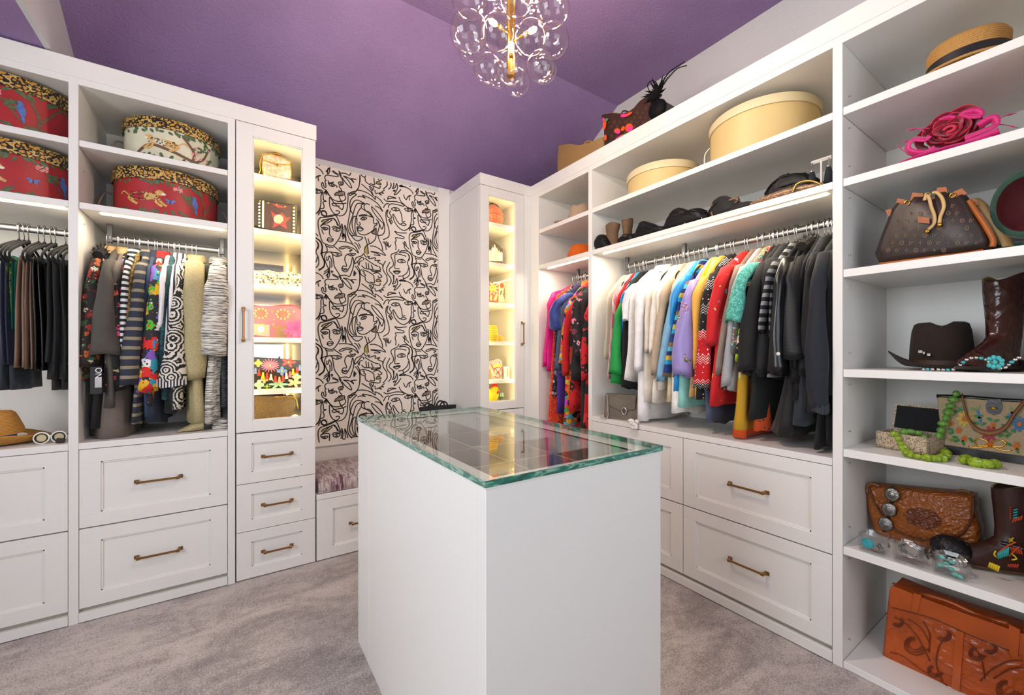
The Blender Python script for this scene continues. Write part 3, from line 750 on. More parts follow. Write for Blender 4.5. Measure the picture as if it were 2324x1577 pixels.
def m_glassedge():
    t = NT('green_glass_edge'); v = t.coords((14, 14, 60)); t.set(Roughness=.06)
    t.color(t.ramp(t.noise(v, 1.2, 3, .6, .8), [(.35, '15564a'), (.52, '2c7f6a'), (.6, '8fb7a2'), (.64, '1d6a58')])); t.set(Coat_Weight=1.0)  # pale bands in the green imitate light reflected along the glass edge
    return t.mat
GTOP = thin_glass('island_glass', (.955, .985, .97), 1.5)
m = MB(); G = (IX0-.004, IX1+.004, IY0-.004, IY1+.004, IZ, IZ+.0145)
m.box(*G); m.m = [0, 0, 1, 1, 1, 1]
m.build('glass_top', [GTOP, m_glassedge()], isl, world=True, label='clear glass top with green edges')
# jewellery lying in the island's tray
def strand(name, lab, pts, r, mat, cat='necklace', group=None, closed=False, bead=True):
    P = catmull([Vector(p) for p in pts], 8, closed)
    c = sum(P, Vector())/len(P); t = thing(name, lab, cat, c, group=group)
    m = MB(); L = 0; last = None
    for p in P:
        if last is None or (p-last).length > r*1.75:
            m.ball(p-c, r*random.uniform(.85, 1.1), 8, 5); last = p
    m.build('beads', mat, t, smooth=True)
    MB().tube([p-c for p in P], r*.25, 5, closed=closed).build('thread', mat, t)
    return t
random.seed(4)
SEAF = plain('seafoam_glass_beads', '9fb8ad', .25, var=.3, vscale=60)
AMB = plain('amber_beads', 'd9a14c', .25, var=.25, vscale=40)
zt = IZ-.081
def coil(cx_, cy_, rx, ry, turns, n=16, dz=.004):
    return [(cx_+rx*(1-.12*k/n)*math.cos(2*math.pi*k/n)+random.uniform(-.004,.004), cy_+ry*(1-.12*k/n)*math.sin(2*math.pi*k/n), zt+.004+dz*k/n) for k in range(int(turns*n))]
for k, (x, y, rx, ry, tn, mat, lab) in enumerate([
    (.72, 1.05, .045, .06, 3, SEAF, 'seafoam bead necklace coiled in the middle of the island tray'),
    (.72, 1.27, .05, .07, 3, SEAF, 'seafoam bead necklace coiled toward the back of the island tray'),
    (.56, 1.27, .05, .05, 2, SEAF, 'pale green bead necklace in the left back cell of the island tray'),
    (.87, .90, .04, .06, 3, SEAF, 'pale green bead necklace in the right cell of the island tray'),
    (.87, 1.07, .035, .06, 3, AMB, 'amber bead necklace in the right cell of the island tray')]):
    strand('bead_necklace', lab, coil(x, y, rx, ry, tn), .0055, mat, group='necklaces in the island tray')
m = MB(); m.ball((0,0,.012), .012, 12, 8, sc=(3.2,1.2,1)); b = m.build('hair_clip', plain('amber_resin', 'c98a45', .3, var=.2), smooth=True)
b.location = (.545, 1.13, zt-.003); b.rotation_euler = (0,0,.5); tag(b, 'oval amber hair clip lying in the island tray', 'hair clip')
for k, (y0, lab) in enumerate(((.84, 'fine silver chain nearest the front of the island tray'), (.91, 'fine silver chain beside the front divider of the island tray'))):
    P = [Vector((.50+.03*i, y0+.012*math.sin(i*1.9+k), zt-.001)) for i in range(10)]
    o = MB().tube(catmull(P, 4), .0016, 5).build('silver_chain', SILVER, smooth=True)
    tag(o, lab, 'necklace', 'chains in the island tray')
# ------------------------------------------------------------------ chandelier of glass bubbles
CX, CY, CD = .800, 1.186, 1.43
chd = thing('chandelier', 'cluster chandelier of clear glass bubbles with glowing bulbs', 'chandelier', (CX, CY, 2.06))
BUB = thin_glass('bubble_glass', (.985, .972, .96), 1.55, .0, 1.3)
_n = BUB.node_tree.nodes; _tc = _n.new('ShaderNodeTexCoord'); _nz = _n.new('ShaderNodeTexNoise'); _nz.inputs['Scale'].default_value = 9.0; _nz.inputs['Detail'].default_value = 4.0
_bp = _n.new('ShaderNodeBump'); _bp.inputs['Strength'].default_value = .22; _bp.inputs['Distance'].default_value = .02
BUB.node_tree.links.new(_tc.outputs['Object'], _nz.inputs['Vector']); BUB.node_tree.links.new(_nz.outputs['Fac'], _bp.inputs['Height'])
for _q in _n:
    if _q.bl_idname == 'ShaderNodeBsdfGlossy': BUB.node_tree.links.new(_bp.outputs['Normal'], _q.inputs['Normal'])
def cpos(x, y, dd):
    """crop position -> local point on the cluster, dd metres nearer (-) or further (+) than its axis"""
    px = 980+x/6.4556; py = y/6.4556; D = CD+dd
    a = (px-1162)/941.7*D; z = CAM_H+(801-py)/941.7*D
    return Vector((_s*D+_c*a-CX, _c*D-_s*a-CY, z-2.06))
bubs = [(540,435,277,-.06),(960,440,240,-.12),(1455,520,232,-.12),(1760,90,260,-.07),(1765,560,245,.05),(1245,-60,240,-.13),(815,975,203,-.05),
        (1155,965,222,-.09),(1590,945,208,-.05),(1640,985,200,.06),(1250,1180,190,.0),(960,1060,190,.06),(600,680,215,.07),(560,-60,275,-.05),
        (1180,560,230,.13),(1000,60,240,.14),(1480,80,240,.14),(1480,-300,270,-.12),(900,-350,270,-.12),(400,-420,270,.02),(1900,-420,270,.02),
        (1200,-700,270,-.11),(700,-760,260,.06),(1600,-760,260,.06),(1180,-360,260,.14)]
sph = MB().ball((0,0,0), 1.0, 32, 20)
ob = None
for x, y, rx, dd in bubs:
    rr = rx/6.4556/941.7*(CD+dd)
    if ob is None: ob = sph.build('bubble', BUB, chd, smooth=True); o = ob
    else: o = part_copy(ob)
    o.location = cpos(x, y+rx*.12, dd); o.scale = (rr,)*3
m = MB(); m.cyl((0,0,.06), (0,0,ZF-2.06-.02), .009, 14); m.build('stem', GOLD, chd, smooth=True, angle=40)
MB().lathe([(0,.97-.055),(.03,.97-.05),(.065,.97-.02),(.07,.968)], 24).build('canopy', GOLD, chd, smooth=True)
MB().lathe([(.0,.055),(.016,.06),(.018,.12),(.014,.14),(.014,.36),(.02,.37),(.02,.40),(.01,.41)], 16).build('hub', GOLD, chd, smooth=True, angle=40)
BULB = emit('bulb_glow', 'ffc67a', 45.0)
# ----- bulbs: short brass arm, socket, glowing capsule; each with its lamp light
for x, y, dd in ((900,330,-.03),(1500,430,-.03),(1165,790,-.02),(1300,-100,.02),(760,-420,.0),(1650,-420,.0)):
    p = cpos(x, y, dd); b0 = Vector((0, 0, p.z-.02))
    MB().tube([b0, b0.lerp(p, .55)], .004, 8).build('arm', GOLD, chd, smooth=True)
    q = b0.lerp(p, .55); u = (p-q).normalized()
    MB().tube([q, q+u*.018], [.008,.007], 10).build('socket', GOLD, chd, smooth=True)
    MB().tube([q+u*.018, q+u*.024, q+u*.04, q+u*.048], [.005,.009,.009,.003], 10).build('bulb', BULB, chd, smooth=True)
    point_light('chandelier_light', Vector((CX,CY,2.06))+q+u*.062, 6.6, (1.0, .84, .66), .012)
# ------------------------------------------------------------------ fabrics
def fab(name, col, rough=.85, sheen=.04, bump=.25, bs=220, var=.08):
    return plain('cloth_'+name, col, rough, var=var, vscale=25, bump=bump, bscale=bs, sheen=sheen)
def stripes(name, cols, period, direction='Z', dist=0.0, rough=.8, dscale=3.0):
    key = 'cloth_'+name
    if key in MATS: return MATS[key]
    t = NT(key); t.set(Roughness=rough, Sheen_Weight=.04); v = t.coords(1.0)
    sx = t.n('ShaderNodeSeparateXYZ'); t.l(v, sx.inputs[0]); q = sx.outputs['XYZ'.index(direction)]
    if dist: q = t.math('ADD', q, t.math('MULTIPLY', t.math('SUBTRACT', t.noise(v, 6*dscale, 2), .5), dist))
    fr = t.math('FRACT', t.math('DIVIDE', q, period))
    n_ = len(cols); t.color(t.ramp(fr, [(k/n_, c) for k, c in enumerate(cols)], 'CONSTANT'))
    t.bump(t.noise(v, 300, 2), .15, .002); MATS[key] = t.mat; return t.mat
def floral(name, base, cols, scale=45, thr=.45, rough=.8, stretch=(1,1,1), base2=None):
    """motifs of several colours scattered on a ground"""
    key = 'cloth_'+name
    if key in MATS: return MATS[key]
    t = NT(key); t.set(Roughness=rough, Sheen_Weight=.04)
    v = t.coords(stretch); w_ = t.n('ShaderNodeVectorMath', operation='ADD'); t.l(v, w_.inputs[0])
    nz = t.n('ShaderNodeTexNoise'); nz.inputs['Scale'].default_value = 40; t.l(v, nz.inputs['Vector'])
    sc = t.n('ShaderNodeVectorMath', operation='SCALE'); t.l(nz.outputs['Color'], sc.inputs[0]); sc.inputs['Scale'].default_value = .03
    t.l(sc.outputs[0], w_.inputs[1])
    vo = t.n('ShaderNodeTexVoronoi'); vo.inputs['Scale'].default_value = scale; t.l(w_.outputs[0], vo.inputs['Vector'])
    sp = t.n('ShaderNodeSeparateColor'); t.l(vo.outputs['Color'], sp.inputs[0])
    n_ = len(cols); pal = t.ramp(sp.outputs[0], [(k/n_, c) for k, c in enumerate(cols)], 'CONSTANT')
    dd = t.math('ADD', vo.outputs['Distance'], t.math('MULTIPLY', t.math('SUBTRACT', t.noise(v, scale*3.2, 3), .5), .75))
    msk = t.math('LESS_THAN', dd, thr)
    v2 = t.n('ShaderNodeTexVoronoi'); v2.inputs['Scale'].default_value = scale*2.7; t.l(v, v2.inputs['Vector'])
    s2 = t.n('ShaderNodeSeparateColor'); t.l(v2.outputs['Color'], s2.inputs[0])
    pal2 = t.ramp(s2.outputs[1], [(k/n_, c) for k, c in enumerate(cols[::-1])], 'CONSTANT')
    pal = t.mix(t.math('LESS_THAN', v2.outputs['Distance'], .28), pal, pal2)
    b = base
    if base2: b = t.ramp(t.noise(v, 18, 3), [(.45, base), (.55, base2)])
    t.color(t.mix(msk, b, pal)); t.bump(t.noise(v, 260, 2), .2, .002); MATS[key] = t.mat; return t.mat
def tweed(name, c1, c2, scale=420, c3=None, stretch=(1,1,1), rough=.75, metal=0):
    key = 'cloth_'+name
    if key in MATS: return MATS[key]
    t = NT(key); t.set(Roughness=rough, Metallic=metal); v = t.coords(stretch); n_ = t.noise(v, scale, 2, .6)
    st = [(.38, c1), (.58, c2)] + ([(.68, c3)] if c3 else []); t.color(t.ramp(n_, st)); t.bump(n_, .25, .002)
    MATS[key] = t.mat; return t.mat
def rings(name, c1, c2, scale=14, freq=26):
    key = 'cloth_'+name
    if key in MATS: return MATS[key]
    t = NT(key); t.set(Roughness=.8); v = t.coords((1,.35,1)); vo = t.n('ShaderNodeTexVoronoi'); vo.inputs['Scale'].default_value = scale
    t.l(v, vo.inputs['Vector'])
    d = t.math('ADD', vo.outputs['Distance'], t.math('MULTIPLY', t.voro(v, scale*7), .07))
    fr = t.math('FRACT', t.math('MULTIPLY', d, 5.5)); t.color(t.ramp(fr, [(0, c1), (.5, c2)], 'CONSTANT')); MATS[key] = t.mat; return t.mat
def bands(name, z0, z1, cols, flake=None, fscale=70):
    """knit with colour bands by height and a scatter of small motifs"""
    key = 'cloth_'+name
    if key in MATS: return MATS[key]
    t = NT(key); t.set(Roughness=.9, Sheen_Weight=.04); v = t.coords(1.0); sx = t.n('ShaderNodeSeparateXYZ'); t.l(v, sx.inputs[0])
    mr = t.n('ShaderNodeMapRange'); t.l(sx.outputs[2], mr.inputs[0]); mr.inputs[1].default_value = z1; mr.inputs[2].default_value = z0
    c = t.ramp(mr.outputs[0], cols, 'CONSTANT')
    if flake:
        q = t.coords((1,.6,1)); vo = t.n('ShaderNodeTexVoronoi', distance='MANHATTAN'); vo.inputs['Scale'].default_value = fscale; vo.inputs['Randomness'].default_value = .35
        t.l(q, vo.inputs['Vector']); m1 = t.math('LESS_THAN', vo.outputs['Distance'], .24)
        xz = t.math('ADD', sx.outputs[0], t.math('MULTIPLY', sx.outputs[1], .7))
        zg = t.math('PINGPONG', xz, .014); fr = t.math('FRACT', t.math('DIVIDE', t.math('ADD', sx.outputs[2], zg), .12)); m2 = t.math('LESS_THAN', t.math('PINGPONG', fr, .05), .012)
        m2 = t.math('MULTIPLY', m2, t.math('LESS_THAN', fr, .35))
        c = t.mix(t.math('MAXIMUM', m1, m2), c, flake)
    t.color(c); t.bump(t.noise(v, 350, 2), .3, .002); MATS[key] = t.mat; return t.mat
K = dict(
 black=fab('black','101011'), coal=fab('charcoal','1f2022'), navyk=fab('navy_knit','181c25'), blackv=fab('black_velvet','0c0c0d',.7,.08),
 satin=plain('cloth_black_satin','121316',.28,bump=.3,bscale=18), pleat=stripes('black_pleats',['0f1114','1b1e22','131518'],.012,'Z',.05,.6), grey=tweed('heather_grey','8f9094','b3b4b8',500),
 white=fab('white','e6e4e4',.8,.1,.15), lace=floral('white_lace','e4e1dc',['cfcac4','efecea'],160,.35), ivory=fab('ivory','ded5c6'), cream=fab('cream','e3dccf'),
 tan=fab('tan','b59f86'), sand=tweed('sand_sequin','b59d7a','d9c7a6',380,'f0e2c4'), beige=tweed('beige_sequin','a39a86','c9c1ad',520,'e8e2d4'), pink=stripes('pink_stripe',['c98f9c','d8b5b9','b9788a','dfc9c6'],.02,'X'),
 red=fab('red','c2161c'), green=fab('green','12913f',.7), royal=fab('royal_blue','1f4fa3'), ltblue=fab('light_blue','7fb0cf'), aqua=fab('aqua','8fd0c6'), blue=plain('cloth_blue_silk','2a8fd0',.35,bump=.2,bscale=20),
 bstripe=stripes('blue_yellow_stripe',['16357a','2aa0c8','d3b23a','1c2f6e','57b8d0','8a6f4a','20407f'],.16,'Z'), lilac=floral('lilac_satin','9183bf',['9183bf','9a8cc6'],40,.3,.4),
 olive=fab('lime','a8b420'), yellow=fab('yellow','e6ad4e'), brown=fab('brown','7c5f50'), mocha=fab('mocha','8d7b6e'),
 xmas=bands('holiday_knit',-.85,-.05,[(0,'151515'),(.48,'151515'),(.5,'c0121b'),(.8,'c0121b'),(.82,'151515')],'ecebea', 46), redk=floral('red_knit','c8131a',['d8261f','c8131a','e8b23c','c8131a','8fc3cf','c8131a','c8131a'],26,.28),
 beadfl=floral('bead_floral','5f6f6a',['3f8f86','c23c4a','d8d7c8','4a5aa0','7aa83a','e09a3a'],120,.5), croch=floral('turquoise_crochet','4aa394',['66c2b2','7fd0c0','3c8f82'],110,.5),
 limepat=floral('lime_black_print','141415',['a6c21c','1f8fa5','d23a5a','141415','141415','e0d8c8'],26,.5), gstripe=stripes('grey_black_stripe',['17181a','8d8e92'],.034,'Z'),
 mustard=bands('mustard_satin',-.96,-.2,[(0,'b98d1c'),(.925,'b98d1c'),(.93,'d5521a')]), orangepr=floral('orange_chain_print','cf4d18',['b9a25a','cf4d18','cf4d18','3a3a2a'],60,.3),
 navy=fab('navy','1c2440'), denim=fab('denim','2d3f5c'), navyr=fab('navy_crinkle','1b2630',.75,.2,.9,60), slate=fab('slate','49536b'),
 magenta=fab('magenta','d6157f',.5), orlace=floral('orange_red_lace','d43414',['e2552a','c8260e','e88a5a'],90,.42), pewter=floral('pewter_print','1a1a1c',['8f8f92','3a3a3c','b9b6b0','1a1a1c'],38,.5),
 ruffle=fab('blue_ruffle','1d3580',.6,.3,.8,50), purple=fab('purple','4b2a86'), multi=floral('bright_patchwork','d8481c',['e2b21c','2fb0d0','d8273a','c23ac0','3aa04a','101014','e07a1c'],26,.7), redblk=floral('red_black_print','c1161e',['151416','151416','c1161e','d8343a'],16,.55),
 embro=floral('black_velvet_embroidery','0e0e0f',['c45a7a','0e0e0f','0e0e0f','d98aa0','7a2f44','0e0e0f'],24,.42), orange=fab('orange','e2601a'),
 zigfl=floral('floral_brocade','231d18',['a53220','2f5a34','c9c0a8','231d18','c4561f','6a1a1c','231d18'],40,.5), taupe=fab('taupe','6a5f57'), greyw=fab('grey_wool','4a4640'), camel=fab('camel','a98c62'),
 blkfl=floral('black_embroidered','191817',['c9b97a','d0502a','191817','8a6fc0','191817','d23a6a','191817'],30,.4), bw=stripes('black_white_stripe',['17181a','d9d9db'],.026,'Z'), goldbr=tweed('gold_brocade','4a3a1a','8f7434',130,'b5964a'),
 navgold=stripes('navy_gold_stripe',['252b3a','252b3a','8b8069'],.044,'Z',.004), multi2=floral('painted_jacket','26262a',['d8261c','e0b020','2f8fa8','26262a','d8261c','e8e4dc','5ab02a','7a52b0'],22,.62), teal=floral('teal_quilt','173a40',['1d4a50','225860','15333a'],50,.5),
 vstr=stripes('white_navy_vertical_stripe',['e8e4e0','e8e4e0','33303e'],.022,'X'), doily=rings('doily_print','1b1b1a','d9d2c4'), gold=tweed('gold_tweed','8f8256','b9ab80',520,'d3c9a4'), bwtw=tweed('black_white_tweed','3a3a3c','e2dccf',20,None,(.8,1.2,13.)),
 greytw=tweed('grey_streak_tweed','33363b','7f8387',26,None,(1,1.4,9.)), plaid=floral('denim_plaid','2a4058',['3f5f80','26384f','6f8fa8'],60,.5), web=floral('navy_web_print','1c2233',['1c2233','3a4360'],20,.2),
 brownt=plain('cloth_brown_satin','7a6252',.5,var=.1,bump=.35,bscale=14), leather=plain('cloth_black_leather','0d0d0e',.3,bump=.4,bscale=16), check=floral('yellow_green_check','5f7a20',['c8c23a','2a6a4a','1a2a4a'],70,.5), tealp=fab('teal','14705f'), navyv=fab('navy_velvet','141c3c',.6,.2), sheer=fab('black_chiffon','2a292a',.6),
)
# ------------------------------------------------------------------ hanger (velvet body, wire hook); local x = along the rod, y = across it
VELVET = plain('black_velvet_flocking', '0f0f10', .95, sheen=.06)
_h = {}
def hanger(axis, at, lab, group, tilt=0.0, wide=.66):
    if not _h:
        r = thing('hanger', lab, 'hanger')
        pts = [(0, .019*math.cos(R(a)), .004+.021*math.sin(R(a))) for a in range(-25, 200, 25)] + [(0,-.012,-.018),(0,-.002,-.034),(0,0,-.065)]
        MB().tube(pts, .0021, 6).build('hook', CHROME, r, smooth=True)
        m = MB(); sh = [(0,0,-.060),(0,.03,-.066),(0,.10,-.090),(0,.17,-.118),(0,.205,-.140),(0,.208,-.158),(0,.185,-.168),(0,.09,-.170),(0,0,-.170)]
        full = catmull([Vector(p) for p in sh], 3); full = full + [Vector((0,-p.y,p.z)) for p in full[-2:0:-1]]
        m.tube(full, .0075, 6, closed=True, flat=.55, up=(1,0,0)); m.cyl((0,0,-.05), (0,0,-.068), .006, 8)
        m.build('frame', VELVET, r, smooth=True); _h['o'] = r
        c = r
    else: c = copy_tree(_h['o'])
    c['label'] = lab; c['group'] = group
    c.location = (at, ROD_Y, ROD_Z) if axis == 'y' else (ROD_X, at, ROD_Z)
    c.rotation_euler = (0, 0, tilt) if axis == 'y' else (0, 0, R(-90)+tilt)
    c.scale = (1, wide, 1)
    return c
YN, XN = 2.570, 1.905
def gloc(axis, px, py, n=0.0):
    return onY(px, py, YN-n) if axis == 'y' else onX(px, py, XN-n)
def mpp(P): return (P.x*_s+P.y*_c)/941.7        # metres per pixel at a point
def garment(name, lab, cat, axis, T, H, wt, mat, C=None, wc=None, n=0.0, grp=None, wm=None, M=None, collar=None, cuff=None, fur=None, hang=True, sleeve_mat=None, seed=None, plump=1.0, rodpx=None):
    """garment on its hanger. T=(px,py) near shoulder, C=(px,py) near cuff, H=(px,py,half width) hem; wt, wc half widths in pixels"""
    rnd = random.Random(hash(lab) & 0xffff if seed is None else seed)
    rnd = random.Random(sum(map(ord, lab)))
    PT = gloc(axis, T[0], T[1], n); PH = gloc(axis, H[0], H[1], 0); s_ = mpp(PT)
    if axis == 'y': org = Vector((PT.x, ROD_Y, ROD_Z)); L = lambda P: Vector((P.x-org.x, P.y-org.y, P.z-org.z))
    else: org = Vector((ROD_X, PT.y, ROD_Z)); L = lambda P: Vector((-(P.y-org.y), P.x-org.x, P.z-org.z))
    root = thing(name, lab, cat, org, 0 if axis == 'y' else R(-90), grp)
    t = L(PT); h = L(PH); yn = t.y; hw = abs(yn)-.012; ph = [rnd.uniform(0, 6.28) for _ in range(6)]
    bt = max(.010, min(.022, wt*s_*.75)); zs = min(t.z, -.10); zh = h.z; hx = h.x; bh = max(.008, H[2]*s_)
    # body
    m = MB(); N = 28; rows = [(-.060,.052,bt*.9),(-.072,.075,bt*1.1),((zs-.072)/2-.004,hw*.66,bt*1.1),(zs-.012,hw*.95,bt*1.0),(zs-.045,hw,bt)]
    k_ = 10; ring = []
    for k in range(1, k_+1):
        f = k/k_; z = (zs-.045)*(1-f)+zh*f; rows.append((z, hw*(1+.015*math.sin(f*7+ph[0])), bt+(bh-bt)*f**1.3))
    for z, w_, tt in rows:
        f = max(0, (zs-z)/max(.01, zs-zh)); rr = []
        for j in range(N):
            a = 2*math.pi*j/N; cy_, cx_ = math.cos(a), math.sin(a)
            yy = w_*math.copysign(abs(cy_)**.7, cy_); xx = tt*math.copysign(abs(cx_)**.8, cx_)
            fold = (math.sin(yy*42+ph[1]+f*1.5)*.4+math.sin(yy*77+ph[2])*.25)*tt*.55*min(1, f*2.5)
            edge = math.sin(f*9+ph[3])*.004*f
            dz = .012*math.sin(yy*30+ph[4])*f if f > .95 else 0
            rr.append((hx*f+xx+fold+edge, yy, z+dz))
        ring.append(rr)
    m.loft(ring[::-1]); m.build('body', mat, root, smooth=True)
    # sleeves
    if C is not None:
        PC = gloc(axis, C[0], C[1], n); c = L(PC); sc_ = mpp(PC); w0 = wt*s_; w1 = (wc or wt)*sc_; mid = None
        if M is not None:
            PM = gloc(axis, M[0], M[1], n); mid = L(PM); wmid = M[2]*mpp(PM)
        for side in (0, 1):
            m = MB(); rg = []; n_ = 14; K_ = 13
            for k in range(K_+1):
                f = k/K_
                if mid is not None:
                    fm_ = (t.z-mid.z)/(t.z-c.z)
                    if f < fm_: g = f/fm_; p = t.lerp(mid, g); wd = w0+(wmid-w0)*g
                    else: g = (f-fm_)/(1-fm_); p = mid.lerp(c, g); wd = wmid+(w1-wmid)*g
                else: p = t.lerp(c, f); wd = w0+(w1-w0)*f**1.1
                d = max(.028, min(.06, wd*.9))*plump; yc = yn+d*.55+.012*math.sin(f*3+ph[5])
                bow = .010*math.sin(math.pi*f); p = p.copy()
                if k == 0: wd *= .75; yc = yn+.125; d = .04; p.z = t.z+.030
                elif k == 1: wd *= .95; yc = yn+.088; d = .056; p.z = t.z+.012
                elif k == 2: wd *= .95; yc = (yc+yn+.05)/2; d = max(d, .05); p.z = min(p.z, t.z-.022)
                rr = []
                for j in range(n_):
                    a = 2*math.pi*j/n_
                    q = 1+.07*math.sin(2*a+f*8+ph[2])+.05*math.sin(3*a-f*11+ph[3])+.09*(mnoise.noise(Vector((math.cos(a)*1.4, math.sin(a)*1.4+ph[1], f*5+ph[0]))))
                    yy = yc-bow+d*math.cos(a)*q; xx = p.x+wd*math.sin(a)*q
                    rr.append((xx, yy if side == 0 else -yy, p.z+(.006*math.sin(a*2+ph[4]) if k == K_ else 0)))
                rg.append(rr if side == 0 else rr[::-1])
            lastr = rg[-1]; cc = sum((Vector(p) for p in lastr), Vector())/n_
            rg.append([tuple(cc+(Vector(p)-cc)*.86+Vector((0,0,.004))) for p in lastr]); rg.append([tuple(cc+(Vector(p)-cc)*.8+Vector((0,0,.03))) for p in lastr])
            m.loft(rg); so = m.build('sleeve', sleeve_mat or mat, root, smooth=True)
            if cuff is not None and side == 0:
                m = MB(); r2 = [[tuple(cc+(Vector(p)-cc)*1.04+Vector((0,0,dz))) for p in lastr] for dz in (.0, .035)]
                m.loft(r2, True, False); m.build('cuff', cuff, so, smooth=True)
    if collar is not None:
        m = MB(); rr = []
        for z, a_, b_ in ((-.075,.07,.024),(-.05,.06,.022),(-.035,.062,.024),(-.048,.075,.03),(-.075,.085,.033)):
            rr.append([(b_*max(1.0, bt/.0155)*math.sin(2*math.pi*j/16), a_*math.cos(2*math.pi*j/16)-.005, z+.012*math.cos(2*math.pi*j/16)) for j in range(16)])
        m.loft(rr, True, False); m.build('collar', collar, root, smooth=True)
    if fur is not None:
        m = MB()
        for k in range(420):
            a = rnd.uniform(-1, 1); b = rnd.uniform(0, 6.28); base = Vector((.022*math.sin(b), a*.11-.06, -.075-.35*a*a*.12+.022*math.cos(b)))
            d = Vector((math.sin(b)*.5, rnd.uniform(-.5,.5)-.3, math.cos(b)*.6+rnd.uniform(-.1,.3)))*rnd.uniform(.014,.03)
            w_ = Vector((rnd.uniform(-1,1), rnd.uniform(-1,1), 0))*.0016; m.add([base-w_, base+w_, base+d], [(0,1,2)])
        m.tube(catmull([Vector((0,-.17,-.115)),Vector((0,-.1,-.085)),Vector((0,0,-.072)),Vector((0,.1,-.085))],4), .02, 8)
        o = m.build('fur_collar', fur, root); o['kind'] = 'stuff'
    if hang: hanger(axis, org.x if axis == 'y' else org.y, 'black hanger holding the '+lab.split(' on ')[0].split(' hanging')[0].split(' with')[0], 'velvet hangers', rnd.uniform(-.06,.06))
    return root
GL = 'jackets and tops in the bay left of the lit tower'
def gl(name, lab, cat, *a, **k): return garment(name, lab, cat, 'y', *a, grp=GL, **k)
gl('jacket','red and green floral brocade jacket with black fur collar','jacket',(217,590),(192,858,20),13,K['zigfl'],C=(188,830),wc=27,fur=plain('black_fur','131212',.9))
gl('coat','black coat edged in tan at the left end of the rod','coat',(226,598),(212,972,14),7,K['black'],collar=K['camel'])
gl('coat','charcoal wool coat with gathered balloon cuffs','coat',(241,594),(246,930,14),12,K['greyw'],C=(238,806),wc=32,M=(236,742,18),n=.03)
gl('coat','long taupe coat trailing on the counter','coat',(262,596),(246,996,38),9,K['taupe'],C=(256,700),wc=8,collar=K['camel'])
gl('top','black top embroidered with flowers and ferns','top',(270,606),(252,890,16),8,K['blkfl'],C=(256,888),wc=19,n=-.005)
gl('sweater','black and white horizontally striped sweater','sweater',(286,594),(280,840,7),7,K['bw'],C=(277,816),wc=6,collar=K['bw'],n=.01)
gl('jacket','narrow gold brocade jacket beside the striped sweater','jacket',(300,606),(296,860,7),7,K['goldbr'],C=(289,735),wc=6)
gl('jacket','navy jacket with metallic gold cross stripes','jacket',(318,600),(307,962,10),11,K['navgold'],C=(290,875),wc=17,n=.03,collar=K['navgold'])
gl('jacket','navy velvet jacket behind the gold-striped jacket','jacket',(337,606),(328,942,14),9,K['denim'],C=(320,860),wc=8,collar=K['web'])
gl('jacket','painted patchwork jacket in red, yellow and turquoise','jacket',(354,606),(338,915,10),11,K['multi2'],C=(333,890),wc=18,n=.02,collar=K['red'])
gl('top','plain white long-sleeved top in the left bay','top',(371,604),(366,880,6),7,K['white'],C=(364,745),wc=4)
gl('jacket','dark teal quilted jacket','jacket',(384,606),(372,912,14),8,K['teal'],C=(358,866),wc=11)
gl('shirt','white shirt with dark vertical stripes','shirt',(398,604),(388,880,10),9,K['vstr'],C=(384,800),wc=10,collar=K['vstr'])
gl('jacket','black and cream doily print jacket with striped cuff','jacket',(413,606),(398,926,14),8,K['doily'],C=(390,876),wc=28,M=(400,740,13),n=.03,cuff=stripes('doily_cuff',['d9d5cf','1b1b22'],.012,'X'))
gl('coat','long gold tweed coat with wide sleeve','coat',(438,596),(444,956,21),18,K['gold'],C=(441,860),wc=22,M=(440,720,25),n=.03,collar=K['gold'])
bwj = gl('jacket','black and white streaked tweed jacket nearest the lit tower','jacket',(494,604),(479,956,15),17,K['bwtw'],C=(481,806),wc=31,M=(489,700,25),n=.04,collar=K['bwtw'])
BTN = plain('black_button', '0e0e0e', .3)
for k in range(3):
    b = MB().lathe([(0,-.004),(.008,-.004),(.009,0),(.006,.002),(0,.0025)], 12).build('button', BTN, bwj, smooth=True)
    q = onY(491.5, 774+k*8.5, YN-.045); b.location = q-Vector(bwj.location); b.rotation_euler = (R(90),0,0)
gl('skirt','dark navy skirt with a fine web print near the floor of the left bay','skirt',(345,640),(346,964,20),10,K['web'],hang=False)
gl('skirt','black velvet skirt behind the doily jacket','skirt',(392,640),(388,934,16),10,K['blackv'],hang=False)
gl('coat','grey streaked coat at the right end of the left rod','coat',(505,612),(503,930,11),9,K['greytw'],n=-.05)
# folded end of the tweed trousers and the spread hem of the gold coat resting on the counter
xa = onY(402, 972, 2.57).x; xb = onY(462, 958, 2.57).x; m = MB(); rr = []
for k in range(9):
    f = k/8; hh = .010+.062*f**1.2; rr.append([(xa+(xb-xa)*f, 2.615+.055*math.cos(a)*(.55+.45*f)+.006*math.sin(f*9), ZCT+.001+hh*.5*(1+math.sin(a))) for a in [2*math.pi*j/12 for j in range(12)]])
o = m.loft(rr).build('scarf', K['gold'], smooth=True); tag(o, 'gold tweed scarf end spread on the counter below the tweed coat', 'scarf')  # the gold coat's spread hem, modelled as a separate piece
m = MB()
for k in range(3): m.tube([(-.075+.02*i, 2.60+.015*math.sin(i+k), ZCT+.012+.014*k) for i in range(4)], [.012,.016,.016,.010], 8)
o = m.build('shawl', K['bwtw'], smooth=True); tag(o, 'black and white shawl folded on the counter beside the lit tower', 'shawl')
